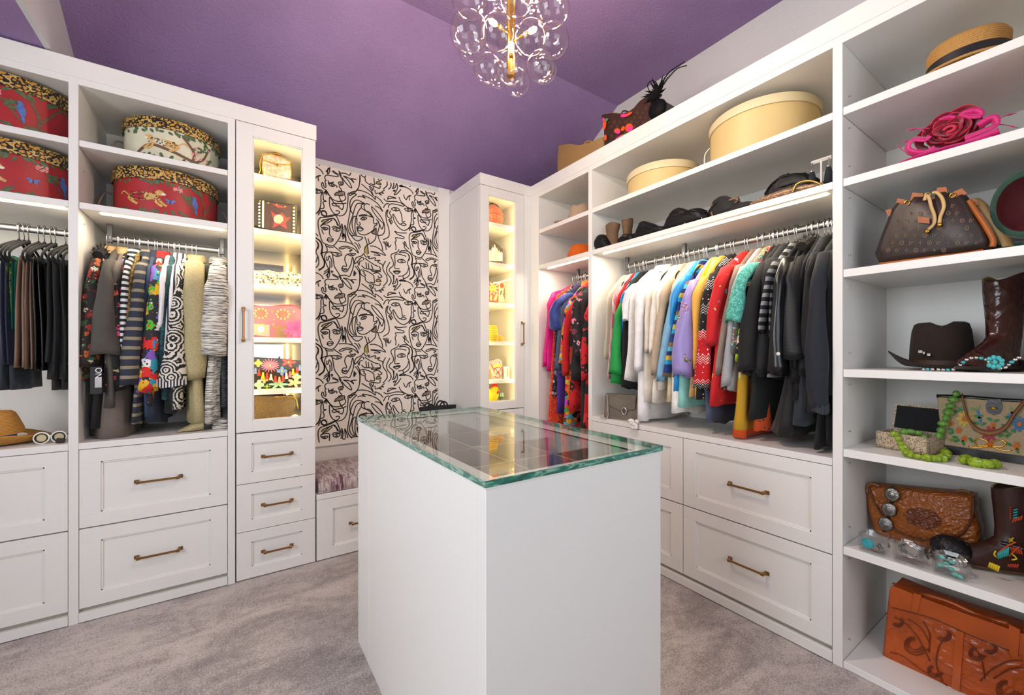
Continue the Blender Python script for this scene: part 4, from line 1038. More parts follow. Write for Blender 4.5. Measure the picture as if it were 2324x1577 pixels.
# price tag hanging from the charcoal coat
tg = thing('price_tag', 'black price tag with a barcode hanging among the jackets', 'tag', onY(218, 863, 2.535))
MB().cbox(-.019,.019,0,.0012,-.06,.06,.0004).build('card', plain('tag_black','101012',.45), tg)
MB().cbox(-.004,.018,-.0006,0,-.032,.012,.0002).build('barcode_sticker', stripes('barcode',['e8e8e8','1a1a1a','e8e8e8','e8e8e8','1a1a1a'],.004,'Z'), tg)
lt = lettering('ON', .03, plain('tag_white','f0f0f0',.5), tg, (-.002,-.0008,.032), (R(90), R(90), 0))
tg.rotation_euler = (0, 0, 0)
# ---- trousers in the leftmost bay
def trousers(lab, T, B, w0, w1, mat, n=-.03, name='trousers', cat='trousers'):
    PT = gloc('y', T[0], T[1], n); PB = gloc('y', B[0], B[1], n); s_ = mpp(PT); rnd = random.Random(sum(map(ord, lab)))
    org = Vector((PT.x, ROD_Y, ROD_Z)); root = thing(name, lab, cat, org, 0, 'trousers folded over hangers'); t = PT-org; b = PB-org; ph = rnd.uniform(0, 6)
    for leg in (-1, 1):
        m = MB(); rg = []; N = 20
        for k in range(13):
            f = k/12; z = -.155*(1-f)+b.z*f if k else -.150; w_ = (w0+(w1-w0)*f)*s_*(.55 if k else .3); hw = abs(t.y)*(.95-.1*f)
            cx_ = b.x*f+leg*w_*.85; rr = []
            for j in range(N):
                a = 2*math.pi*j/N; yy = hw*math.copysign(abs(math.cos(a))**.7, math.cos(a))
                xx = w_*math.sin(a)+w_*.45*math.sin(yy*45+ph+f*2)*min(1, f*2); rr.append((cx_+xx, yy, z))
            rg.append(rr)
        m.loft(rg[::-1]); m.build('leg', mat, root, smooth=True)
    hanger('y', org.x, 'black hanger holding the '+lab, 'velvet hangers', rnd.uniform(-.05,.05), 1.0)
    return root
trousers('navy velvet trousers at the very left edge',(4,612),(4,828),8,9,K['navyv'])
trousers('yellow and green checked trousers',(16,612),(14,706),6,7,K['check'])
trousers('teal trousers beside the checked pair',(27,612),(25,745),5,5,K['tealp'])
trousers('brown satin trousers nearer the left edge',(45,608),(30,835),8,13,K['brownt'],0)
trousers('brown satin trousers beside the black leather pair',(62,608),(53,838),7,11,K['brownt'],-.01)
trousers('shiny black leather trousers',(77,610),(78,842),9,12,K['leather'],0)
trousers('dull black trousers next to the leather pair',(94,610),(94,826),8,10,K['black'])
trousers('dark grey pleated trousers',(112,606),(104,822),9,13,K['coal'],.01)
trousers('black velvet trousers with deep hem',(128,606),(124,862),10,20,K['blackv'],-.01)
trousers('black trousers against the divider panel',(147,608),(149,868),8,9,K['black'],-.02)
trousers('navy ruffled skirt hanging lowest at the left edge',(10,640),(16,886),9,20,K['navyr'],-.06,'skirt','skirt')
trousers('sheer black skirt below the velvet trousers',(136,640),(128,886),8,17,K['sheer'],-.06,'skirt','skirt')
# ---- long bay on the right
GR = 'clothes on the long rod'
def gr(name, lab, cat, *a, **k): return garment(name, lab, cat, 'x', *a, grp=GR, **k)
gr('top','beige sequined sleeveless top at the far end of the long rod','top',(1374,660),(1370,812,9),8,K['beige'])
gr('top','pink striped sleeveless top beside the sequined one','top',(1387,662),(1376,862,8),6,K['pink'])
gr('top','red sleeveless top behind the green drape','top',(1397,664),(1388,774,5),4,K['red'])
gr('top','bright blue sleeveless top behind the green drape','top',(1405,664),(1404,782,5),5,K['blue'])
gr('wrap','green draped wrap with pointed hem','wrap',(1399,690),(1391,872,13),3,K['green'],C=(1391,848),wc=17,n=.02,hang=False)
gr('top','plain black top above the chain bag','top',(1413,652),(1412,882,15),9,K['black'])
gr('cardigan','white lace cardigan with puffed short sleeve','cardigan',(1430,648),(1421,866,8),9,K['lace'],C=(1417,727),wc=6,M=(1416,690,9),n=.02,sleeve_mat=K['white'])
gr('shirt','long white shirt with a knotted tail','shirt',(1449,646),(1447,950,16),11,K['white'],C=(1448,842),wc=8,collar=K['white'],n=.01)
gr('cardigan','ivory ribbed cardigan next to the white shirt','cardigan',(1470,646),(1461,908,8),7,K['ivory'],C=(1466,800),wc=6)
gr('blouse','cream blouse with flared hem','blouse',(1486,644),(1478,911,9),8,K['cream'],C=(1482,800),wc=7)
gr('cardigan','tan cardigan with pearl beaded hem','cardigan',(1508,640),(1481,866,9),7,K['tan'],C=(1486,850),wc=9)
gr('blouse','off-white blouse with beaded shoulder','blouse',(1498,642),(1490,880,7),6,K['cream'],C=(1494,742),wc=5)
gr('top','sandy sequined top hanging below the tan cardigan','top',(1521,638),(1511,908,11),5,K['sand'])
gr('cardigan','light blue cardigan with aqua edge','cardigan',(1532,636),(1503,862,9),9,K['ltblue'],C=(1499,864),wc=9,M=(1516,740,10))
gr('top','aqua ruffled top hanging below the blue ones','top',(1548,650),(1538,920,18),5,K['aqua'])
gr('blouse','glossy bright blue blouse','blouse',(1544,630),(1528,884,12),9,K['blue'],C=(1522,750),wc=4)
gr('top','blue and yellow cross-striped top','top',(1550,644),(1524,860,8),4,K['bstripe'],C=(1512,855),wc=8)
lj = gr('jacket','lilac satin jacket embroidered with birds','jacket',(1564,640),(1556,860,14),9,K['lilac'],C=(1545,852),wc=25,M=(1552,740,18),n=.03)
rnd = random.Random(2)
def emb(cx_, cy_, rx, ry, n_, cols, r_=.0028):
    m = [MB() for c in cols]
    for k in range(n_):
        a = rnd.uniform(0, 6.28); q = rnd.random()**.5; m[k % len(cols)].ball(onX(cx_+rx*q*math.cos(a), cy_+ry*q*math.sin(a), 1.850), r_, 6, 4, sc=(.5,1,1))
    for mb, c in zip(m, cols):
        o = mb.build('embroidery', plain('thread_'+c, c, .5), lj, smooth=True, world=True); o['kind'] = 'stuff'
emb(1556,702,7,14,46,['c88aa8','e6c8d4','9a5a80']); emb(1548,690,4,8,16,['c88aa8']); emb(1545,808,11,7,60,['c2b83a','d8d48a','2a2620']); emb(1534,796,8,6,30,['1f1c1a','3a3630','e8e0d0']); emb(1559,818,9,4,36,['2a2620','c2b83a','3a3a2a']); emb(1541,722,3,8,22,['2a2620','d8d0c0'])
gr('top','lime green top between lilac and yellow','top',(1575,634),(1572,700,4),5,K['olive'])
gr('cardigan','soft yellow cardigan beside the holiday sweater','cardigan',(1588,632),(1578,900,10),9,K['yellow'],C=(1574,836),wc=4,M=(1580,690,10),n=.01)
gr('sweater','black and red holiday sweater with white snowflakes','sweater',(1606,624),(1585,908,17),9,K['xmas'],C=(1588,880),wc=19,M=(1599,720,14),n=.02)
gr('sweater','bright red sweater with embroidered sleeve','sweater',(1632,610),(1620,916,15),11,K['redk'],C=(1612,784),wc=11,M=(1619,700,13),n=.04,sleeve_mat=K['redk'])
gr('cardigan','brown cardigan behind the grey one','cardigan',(1665,606),(1640,880,7),8,K['brown'],C=(1630,850),wc=7,n=.0,sleeve_mat=K['mocha'])
gr('cardigan','pale heather grey cardigan','cardigan',(1676,608),(1648,886,9),8,K['grey'],C=(1641,878),wc=11,M=(1660,740,9),n=.01)
gr('poncho','turquoise crochet poncho with beaded flower yoke','poncho',(1690,604),(1666,800,9),9,K['beadfl'],C=(1664,730),wc=22,n=.04,sleeve_mat=K['croch'])
gr('top','black top printed in lime, teal and pink','top',(1703,604),(1676,860,7),6,K['limepat'],C=(1673,820),wc=7)
gr('cardigan','black cardigan nearest the printed top','cardigan',(1720,600),(1696,850,18),10,K['black'],C=(1690,842),wc=22,M=(1704,720,16),n=.02)
gr('coat','black coat with folded lapel next to the striped sweater','coat',(1736,592),(1724,850,15),11,K['coal'],C=(1724,846),wc=14,M=(1728,720,13),n=.0)
gr('sweater','grey and black striped sweater among the black clothes','sweater',(1749,598),(1746,860,8),7,K['gstripe'],C=(1728,756),wc=4,M=(1738,670,6),n=.03)
sj = gr('jacket','glossy black satin jacket with white button','jacket',(1770,590),(1772,840,16),12,K['satin'],C=(1761,850),wc=25,M=(1763,780,12),n=.04)
m = MB(); m.M = Matrix.Translation(onX(1766, 803, XN-.070)) @ Matrix.Rotation(R(-90), 4, 'Y'); m.lathe([(0,-.003),(.007,-.003),(.008,0),(.006,.002),(0,.0025)], 12); m.build('button', plain('pearl_button','d8d4cc',.3), sj, smooth=True, world=True)
gr('blouse','black pleated blouse with bat sleeve','blouse',(1786,600),(1800,830,16),8,K['pleat'],C=(1799,814),wc=25,M=(1794,720,17),n=.02)
gr('cardigan','black cardigan with fur collar in the middle of the dark clothes','cardigan',(1806,586),(1798,912,17),9,K['black'],C=(1800,870),wc=12,fur=plain('brown_black_fur','1d1815',.9))
gr('cardigan','long black cardigan reaching the counter','cardigan',(1820,582),(1762,990,30),9,K['blackv'])
gr('jacket','navy crinkled jacket hanging low among the dark clothes','jacket',(1828,582),(1798,960,30),9,K['navyr'])
gr('sweater','black sweater with narrow sleeve before the charcoal knit','sweater',(1838,580),(1822,930,13),9,K['black'],C=(1826,850),wc=11)
gr('sweater','charcoal navy knit sweater with ribbed cuff','sweater',(1856,578),(1850,930,17),12,K['navyk'],C=(1860,936),wc=17,M=(1852,800,22),n=.04,cuff=stripes('ribbed_cuff',['1b2028','2a3039'],.008,'X'))
gr('coat','long black coat against the divider on the right','coat',(1878,572),(1879,1010,11),11,K['black'],C=(1880,900),wc=13,n=.0)
gr('scarf','black scarf end trailing onto the counter','scarf',(1866,700),(1852,1018,13),8,K['black'],hang=False)
gr('dress','mustard satin dress with orange border','dress',(1694,620),(1661,988,21),6,K['mustard'])
gr('dress','black ribbed dress above an orange chain print hem','dress',(1712,620),(1706,954,17),6,K['black'])
gr('skirt','orange chain-print skirt beneath the black ribbed dress','skirt',(1716,640),(1705,982,16),6,K['orangepr'],hang=False,n=-.03)
gr('trousers','slate blue trousers hanging below the lilac jacket','trousers',(1590,660),(1598,962,10),6,K['slate'],hang=False)
gr('skirt','pale pastel skirt beneath the lilac jacket','skirt',(1580,660),(1563,898,8),5,floral('pastel','d9b070',['d98a6a','a8c0a0','e0c070'],20,.5),hang=False)
gr('scarf','white lace scarf resting on the counter below the sandy top','scarf',(1528,660),(1522,938,20),5,K['lace'],hang=False)
m = MB(); p0 = onX(1437, 962, XFR-.02)
for k in range(26): m.ball(p0+Vector((random.uniform(-.008,.006), random.uniform(-.028,.028), random.uniform(-.020,.018))), random.uniform(.008,.014), 8, 6)
o = m.build('lace_knot', K['lace'], smooth=True); tag(o, 'gathered white lace knot hanging over the counter edge', 'lace'); 
# ---- corner bay
GC = 'dresses in the corner bay'
def gc(name, lab, cat, *a, **k): return garment(name, lab, cat, 'x', *a, grp=GC, **k)
gc('dress','plain magenta dress at the far side of the corner bay','dress',(1249,666),(1238,840,7),4,K['magenta'],C=(1234,832),wc=5)
gc('dress','long orange-red lace dress','dress',(1258,664),(1238,1060,15),6,K['orlace'])
gc('dress','black and pewter patterned dress','dress',(1262,676),(1251,900,6),4,K['pewter'])
gc('dress','long purple dress showing below the slate one','dress',(1268,690),(1259,936,6),4,K['purple'])
gc('blouse','navy blouse with blue ruffled sleeve','blouse',(1269,672),(1262,800,6),7,K['navy'],C=(1257,748),wc=15,M=(1259,705,13),n=.03,sleeve_mat=K['ruffle'])
gc('dress','slate blue dress beside the ruffled sleeve','dress',(1277,676),(1266,850,7),5,K['slate'],C=(1264,840),wc=7)
gc('dress','bright patchwork print dress with orange collar','dress',(1286,680),(1273,1040,8),6,K['multi'],C=(1273,826),wc=7,collar=K['orange'])
gc('dress','red dress with black shoulder','dress',(1293,686),(1288,932,13),5,K['redblk'],C=(1281,852),wc=6,sleeve_mat=K['red'])
gc('jacket','black velvet jacket embroidered with pink flowers','jacket',(1306,668),(1302,860,15),7,K['blackv'],C=(1311,806),wc=12,n=.03,sleeve_mat=K['embro'])
gc('dress','long charcoal dress in the corner bay','dress',(1317,666),(1316,1050,10),6,K['coal'],C=(1318,800),wc=7)
gc('dress','red print dress beside the divider of the corner bay','dress',(1330,690),(1322,1050,8),5,K['redblk'],C=(1326,862),wc=8)

# bare hangers squeezed between the clothes
for a in (.70,.76,.83,.90,.97,1.05,1.12,1.2,1.27,1.36,1.44,1.51,1.58,1.66,1.73): hanger('x', a+.012, 'bare black hanger squeezed between the clothes on the long rod', 'bare hangers on the long rod', random.uniform(-.05,.05))
for a in (1.96,2.02,2.08,2.14,2.2): hanger('x', a, 'bare black hanger squeezed between the dresses in the corner bay', 'bare hangers in the corner bay', random.uniform(-.05,.05))
for a in (-.455,-.38,-.31,-.24,-.17): hanger('y', a, 'bare black hanger squeezed between the jackets in the left bay', 'bare hangers in the left bay', random.uniform(-.05,.05))
# ------------------------------------------------------------------ shared builders for the small things
def traceX(px, x): return [onX(a, b, x) for a, b in px]
def traceY(px, y): return [onY(a, b, y) for a, b in px]
def puff(pts, back, depth, bulge=.01, inset=.10, rings_=3):
    """solid from a traced outline: outline ring, bulged front field, back ring shifted by depth along 'back'"""
    m = MB(); n_ = len(pts); c = sum(pts, Vector())/n_; bk = Vector(back).normalized(); R_ = []
    for k in range(rings_, 0, -1):
        f = k/rings_; sc = 1-inset*f; R_.append([c+(p-c)*sc-bk*bulge*math.sin(f*math.pi/2) for p in pts])
    R_.append(pts); R_.append([p+bk*depth for p in pts])
    for k in range(1, rings_+1):
        f = k/rings_; sc = 1-inset*f; R_.append([c+(p-c)*sc+bk*(depth+bulge*math.sin(f*math.pi/2)) for p in pts])
    a = (R_[0][1]-R_[0][0]).cross(R_[0][2]-R_[0][1])
    nrm = Vector()
    for i in range(n_): nrm += (R_[0][i]-c).cross(R_[0][(i+1) % n_]-c)
    if nrm.dot(bk) > 0: R_ = [r[::-1] for r in R_]
    m.loft(R_); return m
def bag(name, lab, cat, axis, outline, plane, depth, mat, bulge=.012, inset=.12, group=None, smooth=True, part='body'):
    pts = traceX(outline, plane) if axis == 'x' else traceY(outline, plane)
    zb = min(p.z for p in pts); c = sum(pts, Vector())/len(pts)
    bk = (1,0,0) if axis == 'x' else (0,1,0)
    root = thing(name, lab, cat, (c.x+bk[0]*depth/2, c.y+bk[1]*depth/2, zb), 0, group)
    puff(pts, bk, depth, bulge, inset).build(part, mat, root, smooth=smooth, world=True, angle=50)
    return root
def patch(root, name, axis, px, plane, mat, th=.0015, label=None):
    """flat applied piece (label, petal, print) lying on the plane, th thick"""
    pts = traceX(px, plane) if axis == 'x' else traceY(px, plane)
    d = Vector((-th,0,0)) if axis == 'x' else Vector((0,-th,0)); n_ = len(pts)
    m = MB(); m.add(pts+[p+d for p in pts], [tuple(range(n_)), tuple(range(2*n_-1, n_-1, -1))]+[(i, n_+i, n_+(i+1) % n_, (i+1) % n_) for i in range(n_)])
    return m.build(name, mat, root, world=True, label=label)
def oval(cx_, cy_, rx, ry, n_=12, rot=0):
    return [(cx_+rx*math.cos(a)*math.cos(rot)-ry*math.sin(a)*math.sin(rot), cy_+rx*math.cos(a)*math.sin(rot)+ry*math.sin(a)*math.cos(rot)) for a in [2*math.pi*k/n_ for k in range(n_)]]
def line(root, name, axis, px, plane, r, mat, k=4, n_=6, closed=False):
    pts = traceX(px, plane) if axis == 'x' else traceY(px, plane)
    return MB().tube(catmull(pts, k, closed), r, n_, closed=closed).build(name, mat, root, smooth=True, world=True)
def leather(name, col, rough=.4, tool=False, scale=60):
    if name in MATS: return MATS[name]
    t = NT(name); v = t.coords(1.0); t.set(Roughness=rough); c = lin(col)
    n1 = t.noise(v, 7, 4); t.color(t.ramp(n1, [(.3, tuple(x*.72 for x in c[:3])), (.7, tuple(min(1, x*1.15) for x in c[:3]))]))
    if tool:
        w_ = t.wave(v, scale*.35, 14, 'DIAGONAL', 'BANDS', 1.2, 2); vv = t.voro(v, scale, 'DISTANCE_TO_EDGE')
        t.bump(t.math('ADD', t.math('MULTIPLY', w_, .8), t.math('MULTIPLY', vv, 1.2)), .7, .004)
    else: t.bump(t.noise(v, 140, 3), .2, .002)
    MATS[name] = t.mat; return t.mat
def straw(name, col, scale=130):
    if name in MATS: return MATS[name]
    t = NT(name); t.set(Roughness=.7); v = t.coords(1.0); c = lin(col)
    a = t.wave(v, scale*.35, 1.5, 'Z'); b = t.noise(v, scale*2, 2); f = t.math('ADD', t.math('MULTIPLY', a, .5), t.math('MULTIPLY', b, .6))
    t.color(t.ramp(f, [(.3, tuple(x*.55 for x in c[:3])), (.75, tuple(min(1, x*1.15) for x in c[:3]))])); t.bump(f, .5, .003); MATS[name] = t.mat; return t.mat
def hat(name, lab, loc, mat, cr=.085, chh=.11, br=.15, band=None, bandh=.03, curl=0.0, rot=(0,0,0), sx=1.0, sy=1.0, dent=.015, top_r=.75, brim_up=0.0, inner=None, cat='hat', taper=.9):
    root = thing(name, lab, cat, loc, rot=rot); m = MB(); N = 40; rg = []
    def ring(r, z, rim=0.0, crease=0.0):
        out = []
        for j in range(N):
            a = 2*math.pi*j/N; u = rim*(curl*(math.sin(a)**2)+brim_up)
            zz = z+u; k = 1-.06*rim*curl*8*abs(math.sin(a))*0
            zz -= crease*max(0, 1-abs(math.sin(a))*2.2)
            out.append((r*math.cos(a)*sx, r*math.sin(a)*sy*(1-rim*curl*1.2*math.sin(a)**2), zz))
        return out
    rg.append(ring(.004, chh-dent, 0, dent)); rg.append(ring(cr*top_r*.5, chh-dent*.6, 0, dent)); rg.append(ring(cr*top_r*.85, chh, 0, dent*.6)); rg.append(ring(cr*top_r*.97, chh-.006, 0, dent*.3))
    rg.append(ring(cr*(top_r+1)/2*taper, chh*.8)); rg.append(ring(cr*.97, chh*.45)); rg.append(ring(cr, .014)); rg.append(ring(cr*1.02, .005))
    for k in range(1, 6):
        f = k/5; rg.append(ring(cr*1.02+(br-cr*1.02)*f, .003-.004*math.sin(f*3), f**1.5))
    rg.append(ring(br*1.005, -.001, 1.0)); rg.append(ring(br*.99, -.004, .97))
    for k in range(4, -1, -1):
        f = k/5; rg.append(ring(cr*.98+(br-cr)*f, -.002-.004*math.sin(f*3), f**1.5))
    m.loft(rg, True, False); m.build('shell' if inner is None else inner, mat, root, smooth=True)
    if band is not None:
        b = MB(); b.loft([[(p[0]*1.02, p[1]*1.02, z) for p in ring(cr*(1.0-.04*max(0, (z-.014)/bandh)), 0)] for z in (.006, .006+bandh)], True, False)
        b.build('band', band, root, smooth=True)
    return root
# ------------------------------------------------------------------ painted hat boxes
def m_leopard():
    t = NT('leopard_print'); t.set(Roughness=.5); v = t.coords((1,1,1.2)); w_ = t.noise(v, 55, 2); vv = t.voro(v, 48)
    d = t.math('ADD', vv, t.math('MULTIPLY', t.math('SUBTRACT', t.noise(v, 90, 2), .5), .9))
    c = t.ramp(d, [(.30, 'c28f3e'), (.38, '1c1610'), (.60, '241c13'), (.66, 'd8b86a'), (.95, 'a9743a')]); t.color(c); MATS['leo'] = t.mat; return t.mat
LEO = m_leopard()
PC = dict(green=plain('paint_leaf','4c6240',.55,var=.3,vscale=90), brown=plain('paint_bark','6b4a35',.55,var=.2,vscale=60), blue=plain('paint_blue','4a6fb0',.5,var=.3,vscale=120), pink=plain('paint_pink','d98a88',.5), tawny=plain('paint_tawny','c9a05a',.5,var=.2,vscale=100), spot=plain('paint_spot','2a1d12',.5), cream=plain('paint_cream','e3d9c2',.5))
PCO = list(PC.values()); PCI = {k: i for i, k in enumerate(PC)}
def hatbox(lab, loc, r, h, body, ang0, motif, cord=None):
    root = thing('hat_box', lab, 'hat box', loc, 0, 'painted oval hat boxes')
    lh = h*.26
    MB().lathe([(0,0),(r-.004,0),(r-.004,h-lh*.6),(0,h-lh*.6)], 56).build('body', body, root, smooth=True, angle=40)
    MB().lathe([(r-.002,h-lh),(r+.003,h-lh),(r+.003,h-.006),(r-.002,h),(r*.5,h+.004),(0,h+.005)], 56).build('lid', LEO, root, smooth=True, angle=40)
    m = MB(); rr = r-.0034
    def put(poly, key, lift=.0):          # poly in (metres along the wall, height)
        vs = []
        for u, v in poly: a = ang0+u/rr; vs.append(((rr+lift)*math.cos(a), (rr+lift)*math.sin(a), v))
        m.add(vs, [tuple(range(len(vs)))], PCI[key])
    def blob(u, v, a, b, key, rot=0, lift=.0004, n_=10): put([(u+x, v+y) for x, y in oval(0, 0, a, b, n_, rot)], key, lift)
    def branch(pts, w_, key='brown', lift=.0003):
        P = catmull([(a, b, 0) for a, b in pts], 5)
        for i in range(len(P)-1):
            t = (P[i+1]-P[i]); q = Vector((-t.y, t.x, 0)); q = q.normalized()*w_/2 if q.length > 0 else Vector((0, w_/2, 0))
            put([tuple((P[i]-q)[:2]), tuple((P[i+1]-q)[:2]), tuple((P[i+1]+q)[:2]), tuple((P[i]+q)[:2])], key, lift)
    rnd = random.Random(motif*7+3); top = h-lh
    for k in range(46): blob(rnd.uniform(-.30,.30), top-rnd.uniform(.0,.022), .011, .006, 'green', rnd.uniform(0,3))
    for k in range(46): blob(rnd.uniform(-.30,.30), rnd.uniform(.0,.026), .013, .007, 'green', rnd.uniform(0,3))
    def cat(u, v, s, f=1):
        blob(u, v, .062*s, .019*s, 'tawny', .05*f, .0006, 14); blob(u+f*.066*s, v+.022*s, .017*s, .014*s, 'tawny', 0, .0007); blob(u+f*.080*s, v+.018*s, .009*s, .006*s, 'cream', 0, .0008)
        for dx, dz, ln in ((.045,-.028,.03),(.062,-.024,.034),(-.050,-.026,.03),(-.062,-.020,.034)):
            branch([(u+f*dx*s, v-.006*s), (u+f*(dx+.012)*s, v+dz*s), (u+f*(dx+.030)*s, v+(dz-.012)*s)], .011*s, 'tawny', .0007)
        branch([(u-f*.06*s, v+.004*s), (u-f*.085*s, v+.022*s), (u-f*.10*s, v+.008*s)], .006*s, 'tawny', .0006)
        for k in range(34): blob(u+rnd.uniform(-.055,.07)*s*f, v+rnd.uniform(-.017,.020)*s, .0034*s, .0026*s, 'spot', rnd.uniform(0,3), .0011, 6)
    def bird(u, v, s):
        blob(u, v, .013*s, .024*s, 'blue', .2, .0007); blob(u-.004*s, v+.026*s, .011*s, .011*s, 'blue', 0, .0008); blob(u+.004*s, v-.03*s, .005*s, .022*s, 'blue', .15, .0007); blob(u-.013*s, v+.025*s, .004*s, .003*s, 'spot', 0, .0009)
    def fly(u, v, s):
        for sx_ in (-1, 1): blob(u+sx_*.010*s, v+.005*s, .010*s, .006*s, 'blue', sx_*.5, .0007); blob(u+sx_*.008*s, v-.005*s, .006*s, .004*s, 'blue', -sx_*.5, .0007)
        blob(u, v, .002*s, .008*s, 'spot', 0, .0008)
    mid = top*.5
    if motif == 0:
        branch([(-.16,.02),(-.10,mid*.9),(-.03,mid*.75),(.05,mid*.45),(.12,.02)], .014); branch([(.07,.03),(.075,mid),(.03,top*.9)], .012); branch([(.08,.03),(.12,mid*.8),(.15,top*.8)], .010)
        cat(-.04, mid*1.12, .9, -1)
        for k in range(24): blob(rnd.uniform(.05,.17), rnd.uniform(.2,.9)*top, .008, .006, 'pink' if k % 3 == 0 else 'green', rnd.uniform(0,3), .0009)
    else:
        cat(-.10 if motif == 1 else -.16, mid*1.0, 1.0, 1); fly(.005, mid*.85, 1.0); bird(.105, mid*1.05, 1.0)
        branch([(.03,top*.85),(.075,mid*1.0),(.12,mid*.35),(.17,.03)], .008); branch([(.15,.02),(.155,mid),(.12,top*.95)], .013); branch([(.155,mid*.6),(.19,mid*1.2),(.24,top)], .011)
        for k in range(16): blob(.035+rnd.uniform(-.02,.02), top*.82+rnd.uniform(-.012,.012), .006, .003, 'pink', rnd.uniform(0,3), .0009)
        for k in range(10): blob(.07+rnd.uniform(-.02,.02), mid*1.2+rnd.uniform(-.015,.015), .012, .004, 'green', rnd.uniform(0,3), .0009)
    o = m.build('painted_scene', PCO, root, label='painted jungle scene with animals and branches'); o['kind'] = 'stuff'
    if cord:
        for sx_ in cord:
            P = catmull([Vector((sx_*(r-.002), -.02, h*.52)), Vector((sx_*(r+.022), -.03, h*.5)), Vector((sx_*(r+.045), -.04, h*.22)), Vector((sx_*(r+.05), -.05, .006))], 5)
            MB().tube(P, .004, 6).build('cord', plain('grey_cord','7d7267',.8), root, smooth=True)
    return root
RED = plain('red_lacquer_paper', 'a31e22', .5, var=.12, vscale=20)
CREAM = plain('cream_paper', 'cfcbb0', .55, var=.12, vscale=12)
FA = math.atan2(-2.75, .30)
hatbox('cream hat box painted with a leopard on a branch, on the upper shelf', (-.245, 2.775, Z1), .195, .205, CREAM, FA, 0, (-1,))
hatbox('red hat box with a running leopard, on the shelf above the jackets', (-.268, 2.775, Z2), .210, .225, RED, FA, 1, (-1, 1))
hatbox('red hat box with a blue bird on the upper shelf at the left edge', (-.800, 2.775, Z1), .215, .225, RED, FA-.23, 1)
hatbox('red hat box with a leopard head on the lower shelf at the left edge', (-.790, 2.775, Z2), .215, .225, RED, FA+.35, 2)
# ---- straw hat and round sunglasses on the left counter
STR = straw('golden_straw', 'c98f3c', 150)
h_ = hat('straw_hat', 'golden straw hat with blue ribbon on the left counter', (-.835, 2.70, ZCT+.006), STR, .088, .135, .168, plain('blue_ribbon','1e4466',.6), .032, .03, (0,0,.3), 1.0, .92, .02, .72, .012)
MB().ball((.075,-.052,.03), .012, 10, 6, sc=(1.6,.6,.9)).build('embroidery', plain('silver_embroidery','b9b09a',.6,var=.3,vscale=200), h_, smooth=True)
g_ = thing('sunglasses', 'round white and black sunglasses on the left counter beside the straw hat', 'sunglasses', (-.645, 2.60, ZCT))
FRW = plain('white_acetate','e6e2d4',.25); FRB = plain('black_acetate','141312',.2)
for sx_ in (-1, 1):
    c = Vector((sx_*.0262, 0, .0262))
    ringp = lambda r, y: [c+Vector((r*math.cos(a), y, r*math.sin(a))) for a in [2*math.pi*k/24 for k in range(24)]]
    fr_ = MB().tube(ringp(.0225, 0), .0036, 8, closed=True).build('rim', FRW, g_, smooth=True)
    MB().tube(ringp(.0185, -.001), .0032, 8, closed=True).build('inner_rim', FRB, fr_, smooth=True)
    m = MB(); m.add(ringp(.0175, .0), [tuple(range(24))]); m.build('lens', plain('cream_lens','c9bb93',.15), g_)
    m = MB(); m.tube([c+Vector((sx_*.024,0,.008)), c+Vector((sx_*.024,.02,.008)), c+Vector((sx_*.016,.035,.004)), c+Vector((-sx_*.02,.03,-.01))], .003, 6).build('temple', FRB, g_, smooth=True)
MB().tube([(-.006,-.001,.032),(0,-.003,.034),(.006,-.001,.032)], .003, 6).build('bridge', FRW, g_, smooth=True)
o = MB().cbox(-.014,.014,-.003,.003,0,.022,.002).build('swing_tag', plain('dark_brown_card','2a1c14',.5)); o.location = (-.612, 2.578, ZCT); o.rotation_euler = (.0,.25,.3); tag(o, 'small dark brown tag leaning on the round sunglasses', 'tag')
# ------------------------------------------------------------------ left tower contents
YT = 2.70
LUC = plain('smoky_lucite', 'b5a4a0', .12, var=.35, vscale=70, coat=.6)
t_ = bag('clutch', 'clear jewelled clutch with gold frame on the top shelf of the left tower', 'bag', 'y', [(594,352),(597,398),(660,408),(661,368),(645,360),(612,349)], YT, .055, LUC, .006, .08)
line(t_, 'frame', 'y', [(594,352),(612,349),(645,360),(661,368)], YT-.004, .004, GOLD); line(t_, 'frame', 'y', [(594,352),(597,400)], YT-.004, .003, GOLD); line(t_, 'frame', 'y', [(661,368),(660,410)], YT-.004, .003, GOLD)
line(t_, 'trim', 'y', [(597,362),(612,368),(630,372),(660,374)], YT-.010, .003, GOLD); line(t_, 'trim', 'y', [(624,371),(629,379),(634,372)], YT-.012, .002, GOLD)
MB().ball(onY(628,350,YT+.02), .014, 12, 8, sc=(1.4,.8,.6)).build('clasp', GOLD, t_, smooth=True, world=True)
line(t_, 'chain', 'y', [(594,354),(590,370),(591,386),(588,394),(596,402)], YT-.02, .003, GOLD)
t_ = bag('film_bag', 'boxy bag printed as a film strip on the second shelf of the left tower', 'bag', 'y', [(578,452),(577,512),(674,532),(676,465)], YT, .07, plain('film_black','1a1614',.35), .002, .03, smooth=False)
for k in range(8): patch(t_, 'sprocket_print', 'y', oval(588.5, 462+k*7.2, 2.6, 2.2, 8), YT-.003, plain('film_white','ece6dc',.4), .001); patch(t_, 'sprocket_print', 'y', oval(667, 472+k*7.6, 2.6, 2.4, 8), YT-.003, plain('film_white','ece6dc',.4), .001)
patch(t_, 'print_border', 'y', [(595,455),(594.5,516),(599,517),(599.5,456)], YT-.003, plain('film_white','ece6dc',.4), .001)
patch(t_, 'print', 'y', [(602,457),(601,518),(660,529),(661,466)], YT-.003, plain('film_print','3a2428',.45,var=.3,vscale=150), .001)
patch(t_, 'print', 'y', [(614,478),(630,490),(640,482),(650,495),(660,492),(648,506),(652,520),(634,510),(618,518),(622,500)], YT-.0042, plain('film_red','8d2f33',.5), .0008)
